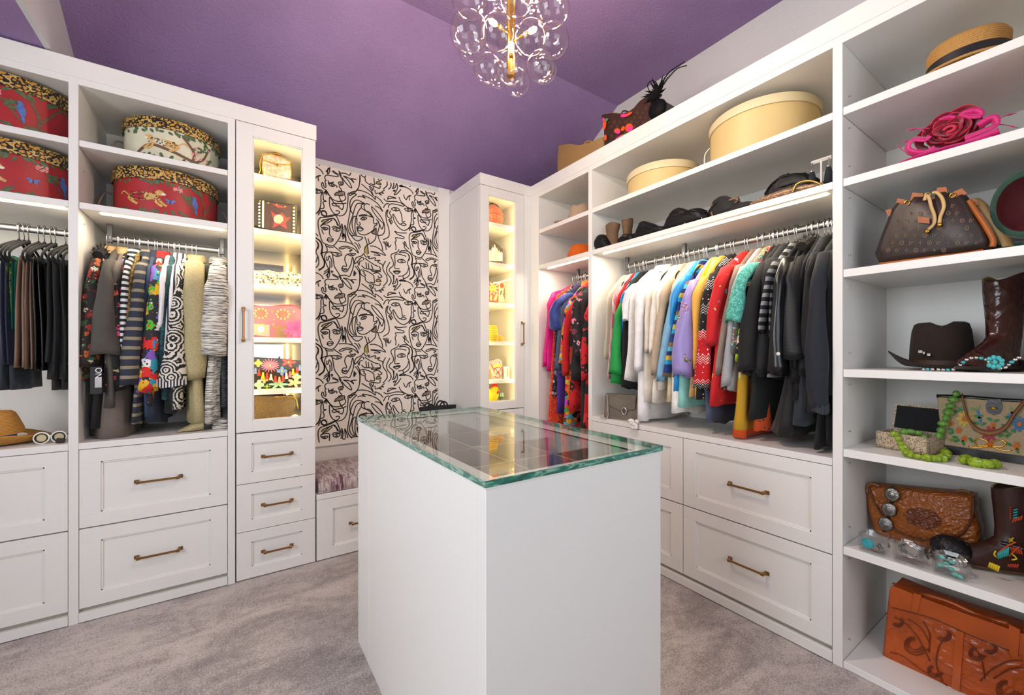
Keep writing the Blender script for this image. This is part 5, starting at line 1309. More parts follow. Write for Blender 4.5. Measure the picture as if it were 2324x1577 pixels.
patch(t_, 'print', 'y', oval(632,497,11,10,14), YT-.0052, plain('film_pale','d9c39a',.5,var=.2,vscale=200), .0008)
patch(t_, 'print', 'y', oval(634,500,6.5,7.5,12), YT-.0062, plain('film_peach','d6a98c',.5), .0008)
patch(t_, 'print', 'y', [(616,462),(636,466),(652,472),(630,471)], YT-.0042, plain('film_red','8d2f33',.5), .0008)
for k in range(5): MB().ball(onY(590+k*19, 456.5+k*4.0, YT-.002), .006, 8, 6).build('stud', GOLD, t_, smooth=True, world=True)
t_ = thing('belt', 'cream and black embroidered belts folded on the third shelf of the left tower', 'belt', (.21, 2.72, SH[2]))
EMB = floral('cream_embroidery', 'ded2b4', ['3a2c1c','efe6cc','5a4630','ded2b4'], 75, .5)
for k, (x0, x1, y, z, r_) in enumerate(((.06,.24,2.66,.022,.022),(.06,.22,2.66,.062,.020),(.16,.365,2.70,.026,.026),(.14,.36,2.72,.075,.022))):
    MB().tube([(x0+(x1-x0)*i/6-.21, y-2.72+.008*math.sin(i*1.7+k), z+.004*math.sin(i*2.1)) for i in range(7)], [r_*.8,r_,r_,r_*1.05,r_,r_,r_*.8], 12).build('fold', EMB, t_, smooth=True)
PINKP = floral('pink_patch_canvas', 'c9566a', ['d9a21c','c9566a','e0702c','c9566a'], 48, .22)
t_ = bag('clutch', 'pink patterned clutch with gold rings on the fourth shelf of the left tower', 'bag', 'y', [(566,694),(566,762),(682,776),(684,704),(668,694)], YT, .06, PINKP, .010, .1)
patch(t_, 'panel', 'y', [(570,734),(570,759),(612,764),(612,737)], YT-.011, plain('grey_canvas','8f8a90',.7), .001); patch(t_, 'panel', 'y', [(625,738),(625,765),(648,768),(648,741)], YT-.011, plain('ochre_canvas','8a6a1c',.7), .001)
for cx_, cy_, cc in ((592,711,'d8521e'),(592,747,'f2efe6'),(642,713,'d8521e')):
    patch(t_, 'medallion', 'y', oval(cx_, cy_, 8, 8, 8, .4), YT-.0125, plain('medal_'+cc, cc, .6), .001)
    for k in range(10): patch(t_, 'ring_print', 'y', oval(cx_+14*math.cos(k*.628), cy_+10.5*math.sin(k*.628), 2.5, 2.5, 8), YT-.0125, plain('ring_yellow','e0b022',.5), .001)
line(t_, 'zip', 'y', [(566,692),(600,697),(640,694),(668,694),(680,702)], YT+.01, .006, plain('red_zip','b3262c',.6))
fl = thing('fabric_flower', 'magenta feather flower beside the pink clutch in the left tower', 'flower', onY(668,745,2.66)); fl.location.z = SH[3]+.05
MAG = plain('magenta_feather', 'd6126e', .6, var=.15, vscale=40, sheen=.4)
rnd = random.Random(5)
for k in range(16):
    a = k*2.4; L_ = rnd.uniform(.05,.085); d = Vector((math.cos(a)*.8, -.35-.3*rnd.random(), math.sin(a)*.62)).normalized()
    u = d.cross(Vector((0,1,0))).normalized(); tip = d*L_
    P = [Vector((0,0,0)), d*L_*.4+u*.018, tip, d*L_*.4-u*.018]; P = [Vector((p.x, p.y, max(p.z, -.048))) for p in P]
    MB().add(P+[p+Vector((0,.002,0)) for p in P], [(0,1,2,3),(7,6,5,4),(0,4,5,1),(1,5,6,2),(2,6,7,3),(3,7,4,0)]).build('petal', MAG, fl)
t_ = bag('clutch', 'black floral clutch hung with tassels on the fifth shelf of the left tower', 'bag', 'y', [(576,812),(574,886),(682,882),(686,818),(640,815)], YT, .055, plain('black_felt','1a1716',.9), .010, .08)
PET = dict(p='d0607c', r='c2301c', b='5a78b8', y='e0c020', m='86b8a4', t='c09a7c', g='6a8a3a', w='ddd4c4')
def flower(cx_, cy_, rx, ry, n_, key, center='e0b022'):
    for k in range(n_):
        a = 2*math.pi*k/n_; patch(t_, 'petal', 'y', oval(cx_+rx*.55*math.cos(a), cy_+ry*.55*math.sin(a), rx*.5, max(1.2, ry*.9/n_*2), 8, math.atan2(ry*math.sin(a), rx*math.cos(a))), YT-.0115-.0002*k, plain('petal_'+key, PET[key], .8), .002)
    patch(t_, 'flower_center', 'y', oval(cx_, cy_, 2.2, 2, 8), YT-.016, plain('petal_center', center, .7), .002)
flower(613,829,20,14,18,'p'); flower(655,822,16,9,5,'r'); flower(586,824,9,8,4,'y'); flower(640,842,12,9,4,'b'); flower(588,873,11,11,4,'m'); flower(632,872,22,9,6,'m'); flower(668,868,16,10,5,'t'); flower(673,855,10,10,4,'m'); flower(600,862,9,7,4,'t'); flower(606,877,8,4,4,'g')
for k, (x, y, key) in enumerate(((580,842,'b'),(588,846,'r'),(597,852,'y'),(606,853,'r'),(615,856,'w'),(625,860,'r'),(634,862,'t'),(642,859,'r'),(650,853,'w'),(658,850,'p'),(665,844,'y'),(674,840,'r'),(680,835,'b'))):
    p = onY(x, y, YT-.022); MB().tube([p+Vector((0,0,.018)), p+Vector((0,0,.012)), p+Vector((0,0,.008)), p-Vector((0,0,.016))], [.003,.006,.005,.010], 8).build('tassel', plain('tassel_'+key, PET[key], .9), t_, smooth=True, world=True)
t_ = bag('box_bag', 'brown glittered box bag with gold corners at the bottom of the left tower', 'bag', 'y', [(573,898),(573,954),(664,950),(668,899)], YT, .07, tweed('bronze_glitter','4a3c26','5f4d30',600,'b08a3a'), .004, .05)
line(t_, 'frame', 'y', [(620,901),(668,901),(674,915),(677,928)], YT-.006, .004, GOLD, 2); line(t_, 'frame', 'y', [(575,912),(575,934)], YT-.006, .004, GOLD)
o = MB().ball((0,0,.011), .012, 12, 8, sc=(1.5,.8,.9)).build('brooch', plain('white_enamel','f0ece0',.3), smooth=True); o.location = (.30, 2.64, .80); tag(o, 'small white brooch at the bottom of the left tower', 'brooch')
# ------------------------------------------------------------------ right tower contents
t_ = thing('round_bag', 'coral woven round bag on the top shelf of the right tower', 'bag', (1.650, 2.685, SH[0]))
CORAL = floral('coral_weave', 'd0553e', ['e07a60','d0553e','eaa890'], 130, .35)
MB().ball((0,0,.083), .083, 24, 16, sc=(1,.62,1)).build('body', CORAL, t_, smooth=True)
MB().tube([(.083*math.cos(a), .062*.8*math.sin(a), .088) for a in [2*math.pi*k/28 for k in range(28)]], .0028, 6, closed=True).build('zip', plain('dark_zip','6a241c',.6), t_, smooth=True)
MB().tube([(.045*math.cos(a), 0, .158+.022*math.sin(a)) for a in [math.pi*k/8 for k in range(9)]], .004, 6).build('handle', plain('black_cord','1a1412',.5), t_, smooth=True)
t_ = bag('skyline_bag', 'beaded bag with a city skyline on the second shelf of the right tower', 'bag', 'y', [(1086,556),(1086,594),(1140,597),(1141,566),(1132,556),(1118,546),(1104,545)], 2.72, .08, floral('night_beads','3a3430',['5a5248','2a2622','8a7a60'],140,.4), .004, .05)
for k, (x, w_, y0, cc) in enumerate(((1112,3,566,'c9a227'),(1118,3,560,'4a7fa8'),(1122.5,2,554,'6a9fc0'),(1127,3,562,'d0a03a'),(1133,3,568,'a8b0b0'),(1138,2.4,570,'c08a9a'))):
    patch(t_, 'tower_print', 'y', [(x-w_,592),(x-w_,y0+6),(x,y0),(x+w_,y0+6),(x+w_,593)], 2.72-.0052, tweed('bead_'+cc, cc, 'd8d8c8', 500), .001)
t_ = bag('face_bag', 'painted clutch with a yellow sun face on the third shelf of the right tower', 'bag', 'y', [(1092,640),(1092,685),(1131,687),(1132,646),(1126,641)], 2.70, .05, plain('terracotta_paint','b8482a',.6,var=.15,vscale=60), .006, .08)
patch(t_, 'sun_face', 'y', oval(1119,655,8,9,14), 2.692, plain('sun_yellow','e0b030',.6), .001); patch(t_, 'mouth', 'y', oval(1119.5,661,3,1.2,8), 2.6905, plain('mouth_red','7a1f1a',.6), .001)
for s_ in (-3, 3): patch(t_, 'eye', 'y', oval(1119+s_,652,1.4,.8,8), 2.6905, INK, .001)
for k in range(9): a = k*.7; patch(t_, 'ray', 'y', oval(1119+11*math.cos(a), 654+12*math.sin(a), 3.2, 1.2, 8, a), 2.692, plain('sun_cream','e6dcc0',.6), .001)
patch(t_, 'hand', 'y', [(1111,680),(1113,668),(1117,672),(1116,683)], 2.692, plain('hand_peach','dfa070',.6), .001); patch(t_, 'hand', 'y', [(1119,682),(1126,665),(1130,668),(1126,682)], 2.692, plain('hand_peach','dfa070',.6), .001)
t_ = bag('rose_bag', 'mint clutch with a red rose leaning behind the sun face clutch', 'bag', 'y', [(1122,640),(1128,687),(1147,688),(1141,668),(1146,640)], 2.78, .04, plain('mint_leather','b9cbb0',.5), .006, .08)
patch(t_, 'rose', 'y', oval(1139,648,4.5,6,12), 2.772, plain('rose_red','c8553a',.6), .001); patch(t_, 'leaf', 'y', oval(1137,664,1.5,6,8,.2), 2.772, PC['green'], .001); patch(t_, 'leaf', 'y', oval(1142,662,1.3,4,8,-.3), 2.772, plain('leaf_lime','b0b84a',.6), .001)
t_ = thing('basket', 'small yellow wicker basket on the fourth shelf of the right tower', 'basket', (1.618, 2.69, SH[3]))
WICK = straw('yellow_wicker', 'd8b23a', 220)
for k in range(9): MB().tube([((.062-.0009*abs(k-4)**2)*math.cos(a)*1.0, .05*math.sin(a), .008+.0135*k) for a in [2*math.pi*j/28 for j in range(28)]], .0072, 6, closed=True).build('weave_row', WICK, t_, smooth=True)
fl = thing('straw_flower', 'golden woven flower leaning on the yellow basket', 'flower', (1.668, 2.618, SH[3]))
for k in range(9): a = k*.698; MB().ball((.017*math.cos(a), -.004, .026+.017*math.sin(a)), .010, 8, 6, sc=(1,.4,1)).build('petal', plain('gold_straw','c48a1e',.5,var=.2,vscale=80), fl, smooth=True)
MB().ball((0,-.008,.026), .009, 8, 6, sc=(1,.6,1)).build('center', plain('gold_straw2','dba832',.5), fl, smooth=True)
t_ = bag('wheel_bag', 'grey clutch embroidered with a wagon wheel on the fifth shelf of the right tower', 'bag', 'y', [(1094,826),(1094,865),(1146,864),(1138,818),(1130,813),(1114,818)], 2.70, .03, plain('grey_felt','8f8d90',.9,var=.1), .005, .06)
P_ = 2.6935
line(t_, 'wheel_rim', 'y', oval(1130,845,9.5,12,16), P_, .0022, plain('wheel_red','c2361e',.6), 2, 6, True)
for k in range(4): a = k*math.pi/4+.1; line(t_, 'spoke', 'y', [(1130-9*math.cos(a), 845-11.5*math.sin(a)), (1130+9*math.cos(a), 845+11.5*math.sin(a))], P_, .0013, plain('spoke_black' if k % 2 else 'spoke_white', '26262a' if k % 2 else 'e6e2d8', .6))
patch(t_, 'hub', 'y', oval(1130.5,845,3,3,8), P_-.001, plain('wheel_red','c2361e',.6), .002); patch(t_, 'seat_patch', 'y', [(1118,828),(1119,834),(1137,832),(1136,826)], P_, plain('sun_yellow','e0b030',.6), .001)
line(t_, 'shaft', 'y', [(1113,824),(1121,838)], P_, .002, plain('wheel_red','c2361e',.6)); line(t_, 'shaft', 'y', [(1133,820),(1139,836)], P_, .002, plain('wheel_red','c2361e',.6)); patch(t_, 'cart', 'y', [(1112,838),(1116,838),(1126,853),(1119,853)], P_, plain('cart_cream','e2cf9a',.6), .001); patch(t_, 'cart', 'y', [(1110,838),(1114,839),(1115,858),(1111,859)], P_, plain('cart_brown','a8742a',.6), .001)
t_ = thing('small_box', 'small white box with script lettering standing beside the wheel clutch', 'box', onY(1152, 863, 2.66)); t_.location.z = SH[4]
MB().cbox(-.018,.018,0,.03,0,.094,.001).build('carton', plain('white_card','f2eee6',.5), t_)
MB().box(-.009,.009,-.0006,0,.018,.080).build('print_panel', plain('gold_print','d0a850',.5), t_)
lettering("See's", .030, INK, t_, (.005,-.0012,.049), (R(90), R(-90), 0))
t_ = thing('rooster_bag', 'yellow rooster-shaped bag with red comb at the bottom of the right tower', 'bag', (1.615, 2.665, .80))
FEA = plain('yellow_fluff', 'e8b81c', .9, var=.15, vscale=60, bump=.8, bscale=90)
MB().ball((0,0,.052), .058, 20, 14, sc=(1.1,.7,.9)).build('body', FEA, t_, smooth=True); MB().ball((.028,-.005,.092), .030, 16, 10).build('head', FEA, t_, smooth=True)
REDF = plain('red_felt', 'b8201e', .85)
cb = MB()
for x, z, r_ in ((.012,.124,.013),(.030,.130,.015),(.047,.122,.012)): cb.ball((x,-.006,z), r_, 10, 7, sc=(1,.6,1.1))
cb.build('comb', REDF, t_, smooth=True); MB().ball((.048,-.030,.088), .010, 8, 6, sc=(1.1,.8,.7)).build('beak', plain('beak_orange','d8781c',.5), t_, smooth=True); MB().ball((.040,-.03,.072), .009, 8, 6, sc=(.8,.6,1.3)).build('wattle', REDF, t_, smooth=True)
fl = thing('tulip_ornament', 'pale green tulip ornament beside the rooster bag', 'ornament', (1.705, 2.665, .80))
for k in range(5):
    a = k*1.257; MB().ball((.014*math.cos(a), .010*math.sin(a), .050), .016, 8, 8, sc=(.6,.5,1.1)).build('petal', plain('sea_green_felt','7aa08c',.85), fl, smooth=True)
for s_ in (-1, 1): MB().tube([(0,0,.004),(s_*.010,0,.02),(s_*.016,-.002,.045)], [.004,.008,.002], 8, flat=.5).build('leaf', PC['green'], fl, smooth=True)
MB().lathe([(0,0),(.012,0),(.010,.006),(.004,.04)], 10).build('stem', PC['green'], fl, smooth=True)
# ------------------------------------------------------------------ on top of the right run
BUR = straw('burlap', 'a5804f', 110)
ZTOP = 2.3535
def topbag(name, lab, outline, plane, depth, mat, bulge=.02, inset=.12):
    pts = traceX(outline, plane); lo = min(p.z for p in pts)
    pts = [Vector((p.x, p.y, ZTOP+.001 if p.z < 2.44 else p.z)) for p in pts]; c = sum(pts, Vector())/len(pts)
    root = thing(name, lab, 'bag', (plane+depth/2, c.y, ZTOP))
    puff(pts, (1,0,0), depth, bulge, inset).build('body', mat, root, smooth=True, world=True, angle=50); return root
t_ = topbag('burlap_bag', 'tan burlap bag standing on top of the corner bay', [(1268,330),(1266,360),(1266,405),(1320,372),(1374,345),(1371,311),(1352,322),(1334,326),(1318,330),(1296,326)], 1.97, .10, BUR)
line(t_, 'handle', 'x', [(1324,330),(1333,321),(1345,323),(1352,326)], 1.965, .007, BUR)
line(t_, 'handle', 'x', [(1328,332),(1338,323),(1349,322)], 2.03, .006, BUR)
def m_mono(name, base, gold, sc):
    t = NT(name); t.set(Roughness=.42); v = t.coords((sc, sc, sc)); n_ = t.noise(t.coords(1.0), 9, 3)
    vo = t.n('ShaderNodeTexVoronoi', distance='MANHATTAN'); vo.inputs['Scale'].default_value = 1.0; vo.inputs['Randomness'].default_value = .12; t.l(v, vo.inputs['Vector'])
    d = vo.outputs['Distance']; m1 = t.math('MULTIPLY', t.math('GREATER_THAN', d, .10), t.math('LESS_THAN', d, .26)); m1 = t.math('MULTIPLY', m1, .65)
    c = lin(base); b = t.ramp(n_, [(.3, tuple(x*.7 for x in c[:3])), (.7, tuple(x*1.25 for x in c[:3]))]); t.color(t.mix(m1, b, gold)); t.bump(t.noise(t.coords(1.0), 25, 3), .25, .004); return t.mat
MONO = m_mono('brown_monogram_canvas', '3b2418', '7d5a30', 42)
t_ = t_tote = topbag('tote_bag', 'brown tote painted with orange and pink roses on top of the cabinets', [(1366,262),(1372,300),(1374,345),(1440,310),(1505,276),(1500,225),(1478,214),(1459,228),(1444,245),(1430,255),(1412,259),(1390,257)], 1.95, .12, MONO, .018, .08)
PX = 1.95-.018
ROSE = dict(o='e8531c', p='d8378f', g='3f8a3a', y='d8a02c')
for ii, (cx_, cy_, rx, ry, rot, k) in enumerate(((1428,290,9,10,.3,'o'),(1430,292,6,7,.2,'p'),(1401,297,7,6,0,'o'),(1403,300,5,4,0,'p'),(1412,313,14,7,-.5,'o'),(1405,316,9,6,-.4,'p'),(1414,292,4,6,.6,'o'),(1418,306,6,3,-.5,'g'),(1372,282,4,13,.1,'o'),(1374,312,3,7,0,'o'),(1370,272,3,5,0,'p'),(1376,272,5,3,-.6,'g'),(1425,260,12,3,-.5,'o'),(1415,262,7,4,-.2,'p'))):
    patch(t_, 'rose_print', 'x', oval(cx_, cy_, rx, ry, 10, rot), PX-.0006-.0012*ii, plain('rose_'+k, ROSE[k], .45), .001)
for pts in ([(1366,262),(1390,257),(1412,259),(1430,255)], [(1444,245),(1459,228),(1478,214),(1498,222)]): line(t_, 'leather_edge', 'x', pts, 1.945, .004, leather('honey_leather','b8823a'))
for cx_, cy_, r_ in ((1404,263,.4),(1451,243,-.6)): patch(t_, 'handle_tab', 'x', oval(cx_, cy_, 7, 4, 12, -r_), 1.938, leather('honey_leather','b8823a'), .003)
line(t_, 'handle', 'x', [(1409,262),(1414,252),(1424,253),(1428,258)], 1.945, .004, leather('dark_strap','2a1c14'))
# feather fascinator beside the tote
fs = thing('fascinator', 'black feather fascinator leaning on the painted tote', 'hat', (1.91, onX(1492,230,1.91).y, ZTOP+.075))
BF = plain('black_feather', '080809', .8, spec=.15); rnd = random.Random(8); c0 = onX(1494, 214, 1.91)
m = MB(); m.ball((0,0,.06), .055, 16, 10, sc=(.5,1,.9)); m.build('cap', plain('black_sinamay','0c0c0d',.7,spec=.15), fs, smooth=True)
off = c0-Vector(fs.location)
for k in range(44):
    a = rnd.uniform(0, 6.28); L_ = rnd.uniform(.045,.10); d = Vector((-.35-.4*rnd.random(), math.cos(a), math.sin(a)*1.1-.15)).normalized(); u = d.cross(Vector((1,.2,.1))).normalized()*.006
    MB().add([off, off+d*L_*.5+u, off+d*L_, off+d*L_*.5-u, off+Vector((.002,0,0)), off+d*L_*.5+u+Vector((.002,0,0)), off+d*L_*.5-u+Vector((.002,0,0))], [(0,1,2,3),(4,6,2,5),(0,4,5,1),(0,3,6,4),(1,5,2),(3,2,6)]).build('feather', BF, fs)
for pts in ([(1497,205),(1503,188),(1514,170),(1530,155),(1553,141)], [(1500,205),(1510,185),(1524,168),(1538,155),(1557,149)]):
    P = catmull(traceX(pts, 1.90), 6); q = MB().tube([p-Vector(fs.location) for p in P], .0018, 5).build('quill', BF, fs, smooth=True)
    m = MB()
    for i, p in enumerate(P[4:], 4):
        t = (P[min(i+1, len(P)-1)]-P[i-1]).normalized(); s_ = .011*(1-.5*i/len(P)); u = t.cross(Vector((1,0,0))).normalized(); pp = p-Vector(fs.location)
        for sg in (-1, 1): m.add([pp, pp+u*sg*s_+t*s_*.6, pp+t*s_*.9, pp+Vector((.001,0,0))], [(0,1,2),(3,2,1)])
    m.build('barbs', BF, q)
line(fs, 'loop', 'x', [(1484,214),(1473,205),(1470,192),(1477,184),(1487,186),(1494,196)], 1.905, .0025, BF)
# ------------------------------------------------------------------ hats in the corner bay, hat boxes in the long bay
hat('felt_hat', 'beige felt hat on the upper shelf of the corner bay', (2.085, 2.20, ZR1+.002), plain('beige_felt','b49a83',.9,sheen=.05,bump=.2,bscale=300), .092, .145, .195, plain('beige_band','a08a76',.8), .025, .04, (0,0,.5), dent=.03, top_r=.8)
hat('felt_hat', 'bright orange felt hat on the lower shelf of the corner bay', (2.075, 2.19, ZR2+.002), plain('orange_felt','d4610f',.9,sheen=.05,bump=.2,bscale=300), .095, .12, .185, plain('orange_band','c2560c',.8), .02, .0, (0,0,.5), dent=.004, top_r=.72)
CARD = plain('pale_yellow_card', 'd5bb80', .55, var=.05, vscale=6); CARDL = plain('cream_card_lid', 'dccba2', .5)
for lab, x, y, r_, h in (('large cream hat box near the middle of the top shelf', 2.135, .985, .232, .215), ('smaller cream hat box at the far end of the top shelf', 2.135, 1.545, .205, .155)):
    root = thing('hat_box', lab, 'hat box', (x, y, ZR1), 0, 'plain cream hat boxes')
    MB().lathe([(0,0),(r_-.004,0),(r_-.004,h-.02),(0,h-.02)], 56).build('body', CARD, root, smooth=True, angle=40)
    MB().lathe([(r_-.003,h-.042),(r_+.003,h-.042),(r_+.003,h-.006),(r_-.002,h),(0,h+.003)], 56).build('lid', CARDL, root, smooth=True, angle=40)
    if r_ > .22: MB().tube(catmull([Vector((-.14,.186,.12)),Vector((-.15,.205,.09)),Vector((-.15,.205,.03)),Vector((-.14,.19,.0))],5), .003, 6).build('cord', plain('white_cord','e2dccf',.7), root, smooth=True)
# ------------------------------------------------------------------ second shelf of the long bay
ORG = plain('black_organza', '0f0f10', .5, bump=.6, bscale=40, spec=.3)
def pouch(lab, px, plane, depth, name='organza_pouch', mat=None):
    pts = traceX(px, plane); pts = [Vector((p.x, p.y, max(p.z, ZR2+.001))) for p in pts]; c = sum(pts, Vector())/len(pts)
    root = thing(name, lab, 'pouch', (plane+depth/2, c.y, ZR2), 0, 'black organza pouches')
    P = catmull(pts, 3, True); rnd = random.Random(int(px[0][0])); P = [Vector((p.x+rnd.uniform(-.004,.004), p.y, max(p.z, ZR2+.001))) for p in P]
    o = puff(P, (1,0,0), depth, .03, .35, 4).build('cloth', mat or ORG, root, smooth=True, world=True)
    for k in range(3):
        i0 = rnd.randrange(len(P)); a = P[i0]; b = P[(i0+len(P)//3) % len(P)]; m_ = (a+b)/2-Vector((.034,0,0))
        MB().tube(catmull([a-Vector((.002,0,0)), m_, b-Vector((.002,0,0))], 5), .0035, 5).build('crease', mat or ORG, root, smooth=True, world=True)
    return root
pouch('small black organza pouch at the far end of the second shelf', [(1350,566),(1352,550),(1362,532),(1374,536),(1381,550),(1382,562)], 1.93, .07)
pouch('flat black organza pouch between the glitter boots', [(1404,556),(1412,537),(1424,540),(1440,530),(1440,550)], 1.96, .06)
pouch('long black organza pouch beside the glitter boots', [(1440,548),(1446,520),(1457,501),(1472,507),(1490,514),(1508,514),(1512,528)], 1.94, .10)
pouch('large puffed black organza pouch next to the sandals', [(1506,530),(1512,500),(1524,480),(1542,471),(1560,478),(1568,484),(1582,473),(1596,476),(1602,500)], 1.94, .12)
pouch('black velvet hat bag behind the sandals', [(1612,500),(1614,470),(1625,450),(1645,444),(1660,450),(1676,462),(1700,464),(1722,458),(1722,470)], 1.97, .14, 'hat_bag', K['blackv'])
pouch('sheer black scarf heaped behind the sequin clutch', [(1738,456),(1744,430),(1764,405),(1790,394),(1830,393),(1848,400),(1856,420)], 2.03, .10, 'scarf_heap')
# shoes: a generic boot built from horizontal slices, toe towards +x
def boot(name, lab, loc, rz, mat, sole, s=1.0, shaft=.30, scallop=.02, lining=None, heel=.03, cat='boot', group=None, toe=.155, wide=1.0):
    root = thing(name, lab, cat, loc, rz, group); m = MB(); rg = []; N = 24
    def ring(cx_, hx, hy, z, point=0.0, sc=0.0):
        out = []
        for j in range(N):
            a = 2*math.pi*j/N; ca, sa = math.cos(a), math.sin(a); f = max(0, ca)
            out.append(((cx_+hx*ca*(1+.10*point*f**3))*s, hy*wide*math.copysign(abs(sa)**(1+.55*point*f), sa)*s, (z+sc*(abs(ca)**1.5-.5)*(-1 if ca > 0 else -1))*s))
        return out
    tz = shaft
    rg += [ring(.072, toe-.012, .040, heel*.35, 1), ring(.072, toe, .043, heel*.35+.008, 1), ring(.070, toe-.003, .044, heel*.5+.018, 1), ring(.055, toe-.030, .043, heel*.5+.040, .8), ring(.030, .098, .041, heel*.5+.062, .5),
           ring(.008, .072, .040, heel*.5+.085, .2), ring(-.004, .060, .041, .125), ring(-.006, .060, .043, .165), ring(-.008, .066, .048, tz*.65+.02), ring(-.010, .072, .052, tz*.85), ring(-.010, .074, .053, tz, 0, scallop)]
    rg.append(ring(-.010, .068, .047, tz-.001, 0, scallop)); rg.append(ring(-.010, .064, .044, tz-.10)); 
    n0 = len(rg)-2
    m.loft(rg[:11], True, True); b = m.build('upper', mat, root, smooth=True, angle=60)
    if lining is not None:
        mm = MB(); mm.loft([ring(-.010, .0742, .0532, tz+.001, 0, scallop), ring(-.010, .067, .047, tz+.002, 0, scallop), ring(-.010, .064, .045, tz-.02, 0, scallop*.5)], True, False); mm.build('lining', lining, root, smooth=True)
    mm = MB(); mm.loft([ring(.074, toe+.001, .043, heel*.2, 1), ring(.074, toe+.004, .046, heel*.2+.003, 1), ring(.074, toe+.003, .0455, heel*.35+.006, 1)]); mm.build('sole', sole, root, smooth=True, angle=40)
    mm = MB(); mm.loft([ring(-.048, .026, .028, 0), ring(-.050, .034, .034, heel*.6), ring(-.050, .036, .036, heel*.6+.014)]); mm.build('heel', sole, root, smooth=True, angle=40)
    return root
GLI = tweed('bronze_glitter_leather', '3a2a1e', '6d5036', 700, 'c9a06a')
DSOLE = plain('dark_sole', '2a201a', .6)
p = onX(1396, 556, 2.0); boot('ankle_boot', 'bronze glitter ankle boot nearer the far end of the shelf', (1.97, p.y, ZR2), R(115), GLI, DSOLE, .62, .25, .02, None, .05, 'boot', 'bronze glitter boots')
p = onX(1432, 540, 2.02); boot('ankle_boot', 'bronze glitter ankle boot beside the long pouch', (1.99, p.y, ZR2), R(20), GLI, DSOLE, .62, .25, .02, None, .05, 'boot', 'bronze glitter boots')
TANL = leather('tan_leather', 'a9794a', .35)
for lab, px in (('strappy tan sandal at the left of the pair', 1594), ('strappy silver and tan sandal at the right of the pair', 1634)):
    q = onX(px, 500, 1.96); s_ = thing('sandal', lab, 'shoe', (1.96, q.y, ZR2), R(100), 'strappy sandals')
    MB().prism([(-.10,-.022),(-.06,-.03),(0,-.026),(.07,-.036),(.12,-.025),(.13,0),(.12,.025),(.07,.036),(0,.026),(-.06,.03),(-.10,.022)], .002, .010).build('sole', TANL, s_)
    MB().tube([(-.07,-.024,.01),(-.072,-.026,.05),(-.085,0,.072),(-.072,.026,.05),(-.07,.024,.01)], .0045, 6).build('heel_strap', TANL, s_, smooth=True)
    for x0, h in ((.02,.045),(.07,.035)): MB().tube([(x0,-.034,.008),(x0+.01,-.025,h*.7),(x0+.015,0,h),(x0+.01,.025,h*.7),(x0,.034,.008)], .0045, 6, flat=.6).build('toe_strap', SILVER if x0 > .05 else TANL, s_, smooth=True)
    MB().tube([(.015,0,.045),(-.03,.0,.055),(-.08,-.01,.07),(-.09,.02,.078),(-.05,.03,.07)], .004, 6).build('ankle_strap', TANL, s_, smooth=True)
SEQ = floral('bronze_sequins', '7d6046', ['a87a4e','5a4234','c9a87a','8f6a6a','b58a4a'], 190, .6, .3)
pts = traceX([(1707,466),(1716,452),(1740,442),(1780,428),(1810,414),(1840,412),(1866,418),(1872,422)], 1.93)
t_ = thing('sequin_clutch', 'bronze sequin clutch with gold chain lying on the second shelf', 'bag', (1.97, (pts[0].y+pts[-1].y)/2, ZR2))
m = MB(); rr = []
for i in range(9):
    f = i/8; y = pts[0].y+(pts[-1].y-pts[0].y)*f; hh = .042*math.sin(math.pi*min(1, .12+f*.8))**.6+.004; rr.append([(1.955+.045*math.cos(a), y, ZR2+.001+hh*.5*(1+math.sin(a))) for a in [2*math.pi*j/14 for j in range(14)]])
m.loft(rr).build('body', SEQ, t_, smooth=True, world=True)
line(t_, 'chain', 'x', [(1798,438),(1806,420),(1822,412),(1842,411),(1858,416),(1866,422)], 1.905, .0042, tweed('gold_chain','8a6a2a','d8b25a',500,'f0dca0',metal=.9,rough=.3)); 
t_ = thing('earring_stand', 'white earring stand hung with black tassel earrings', 'stand', (1.94, onX(1864,415,1.94).y, ZR2))
WPL = plain('white_plastic', 'e6e2dc', .3); Y0 = t_.location.y
b0 = onX(1855,371,1.94)-Vector(t_.location); b1 = onX(1878,354,1.94)-Vector(t_.location)
MB().lathe([(0,0),(.022,0),(.02,.006),(.004,.012),(.0035,.115)], 14).build('post', WPL, t_, smooth=True)
MB().tube([(0,.034,.118),(0,-.034,.118)], .006, 4, flat=1.2).build('bar', WPL, t_)
for sg in (1, -1):
    e = thing('tassel_earring', 'black tassel earring on the side of the stand toward the '+('clutch' if sg > 0 else 'divider panel'), 'earring', (1.93, Y0+sg*.028, ZR2+.115), 0, 'black tassel earrings')
    MB().tube([(0,0,.0),(0,0,-.028)], .0022, 6).build('chain', SILVER, e); MB().lathe([(0,-.026),(.006,-.028),(.008,-.034),(.008,-.040)], 10).build('cap', SILVER, e, smooth=True)
    MB().tube([(0,0,-.038),(0,0,-.060),(0,0,-.104)], [.008,.013,.017], 12).build('tassel', plain('black_tassel','1c2026',.85,bump=.5,bscale=200), e, smooth=True)
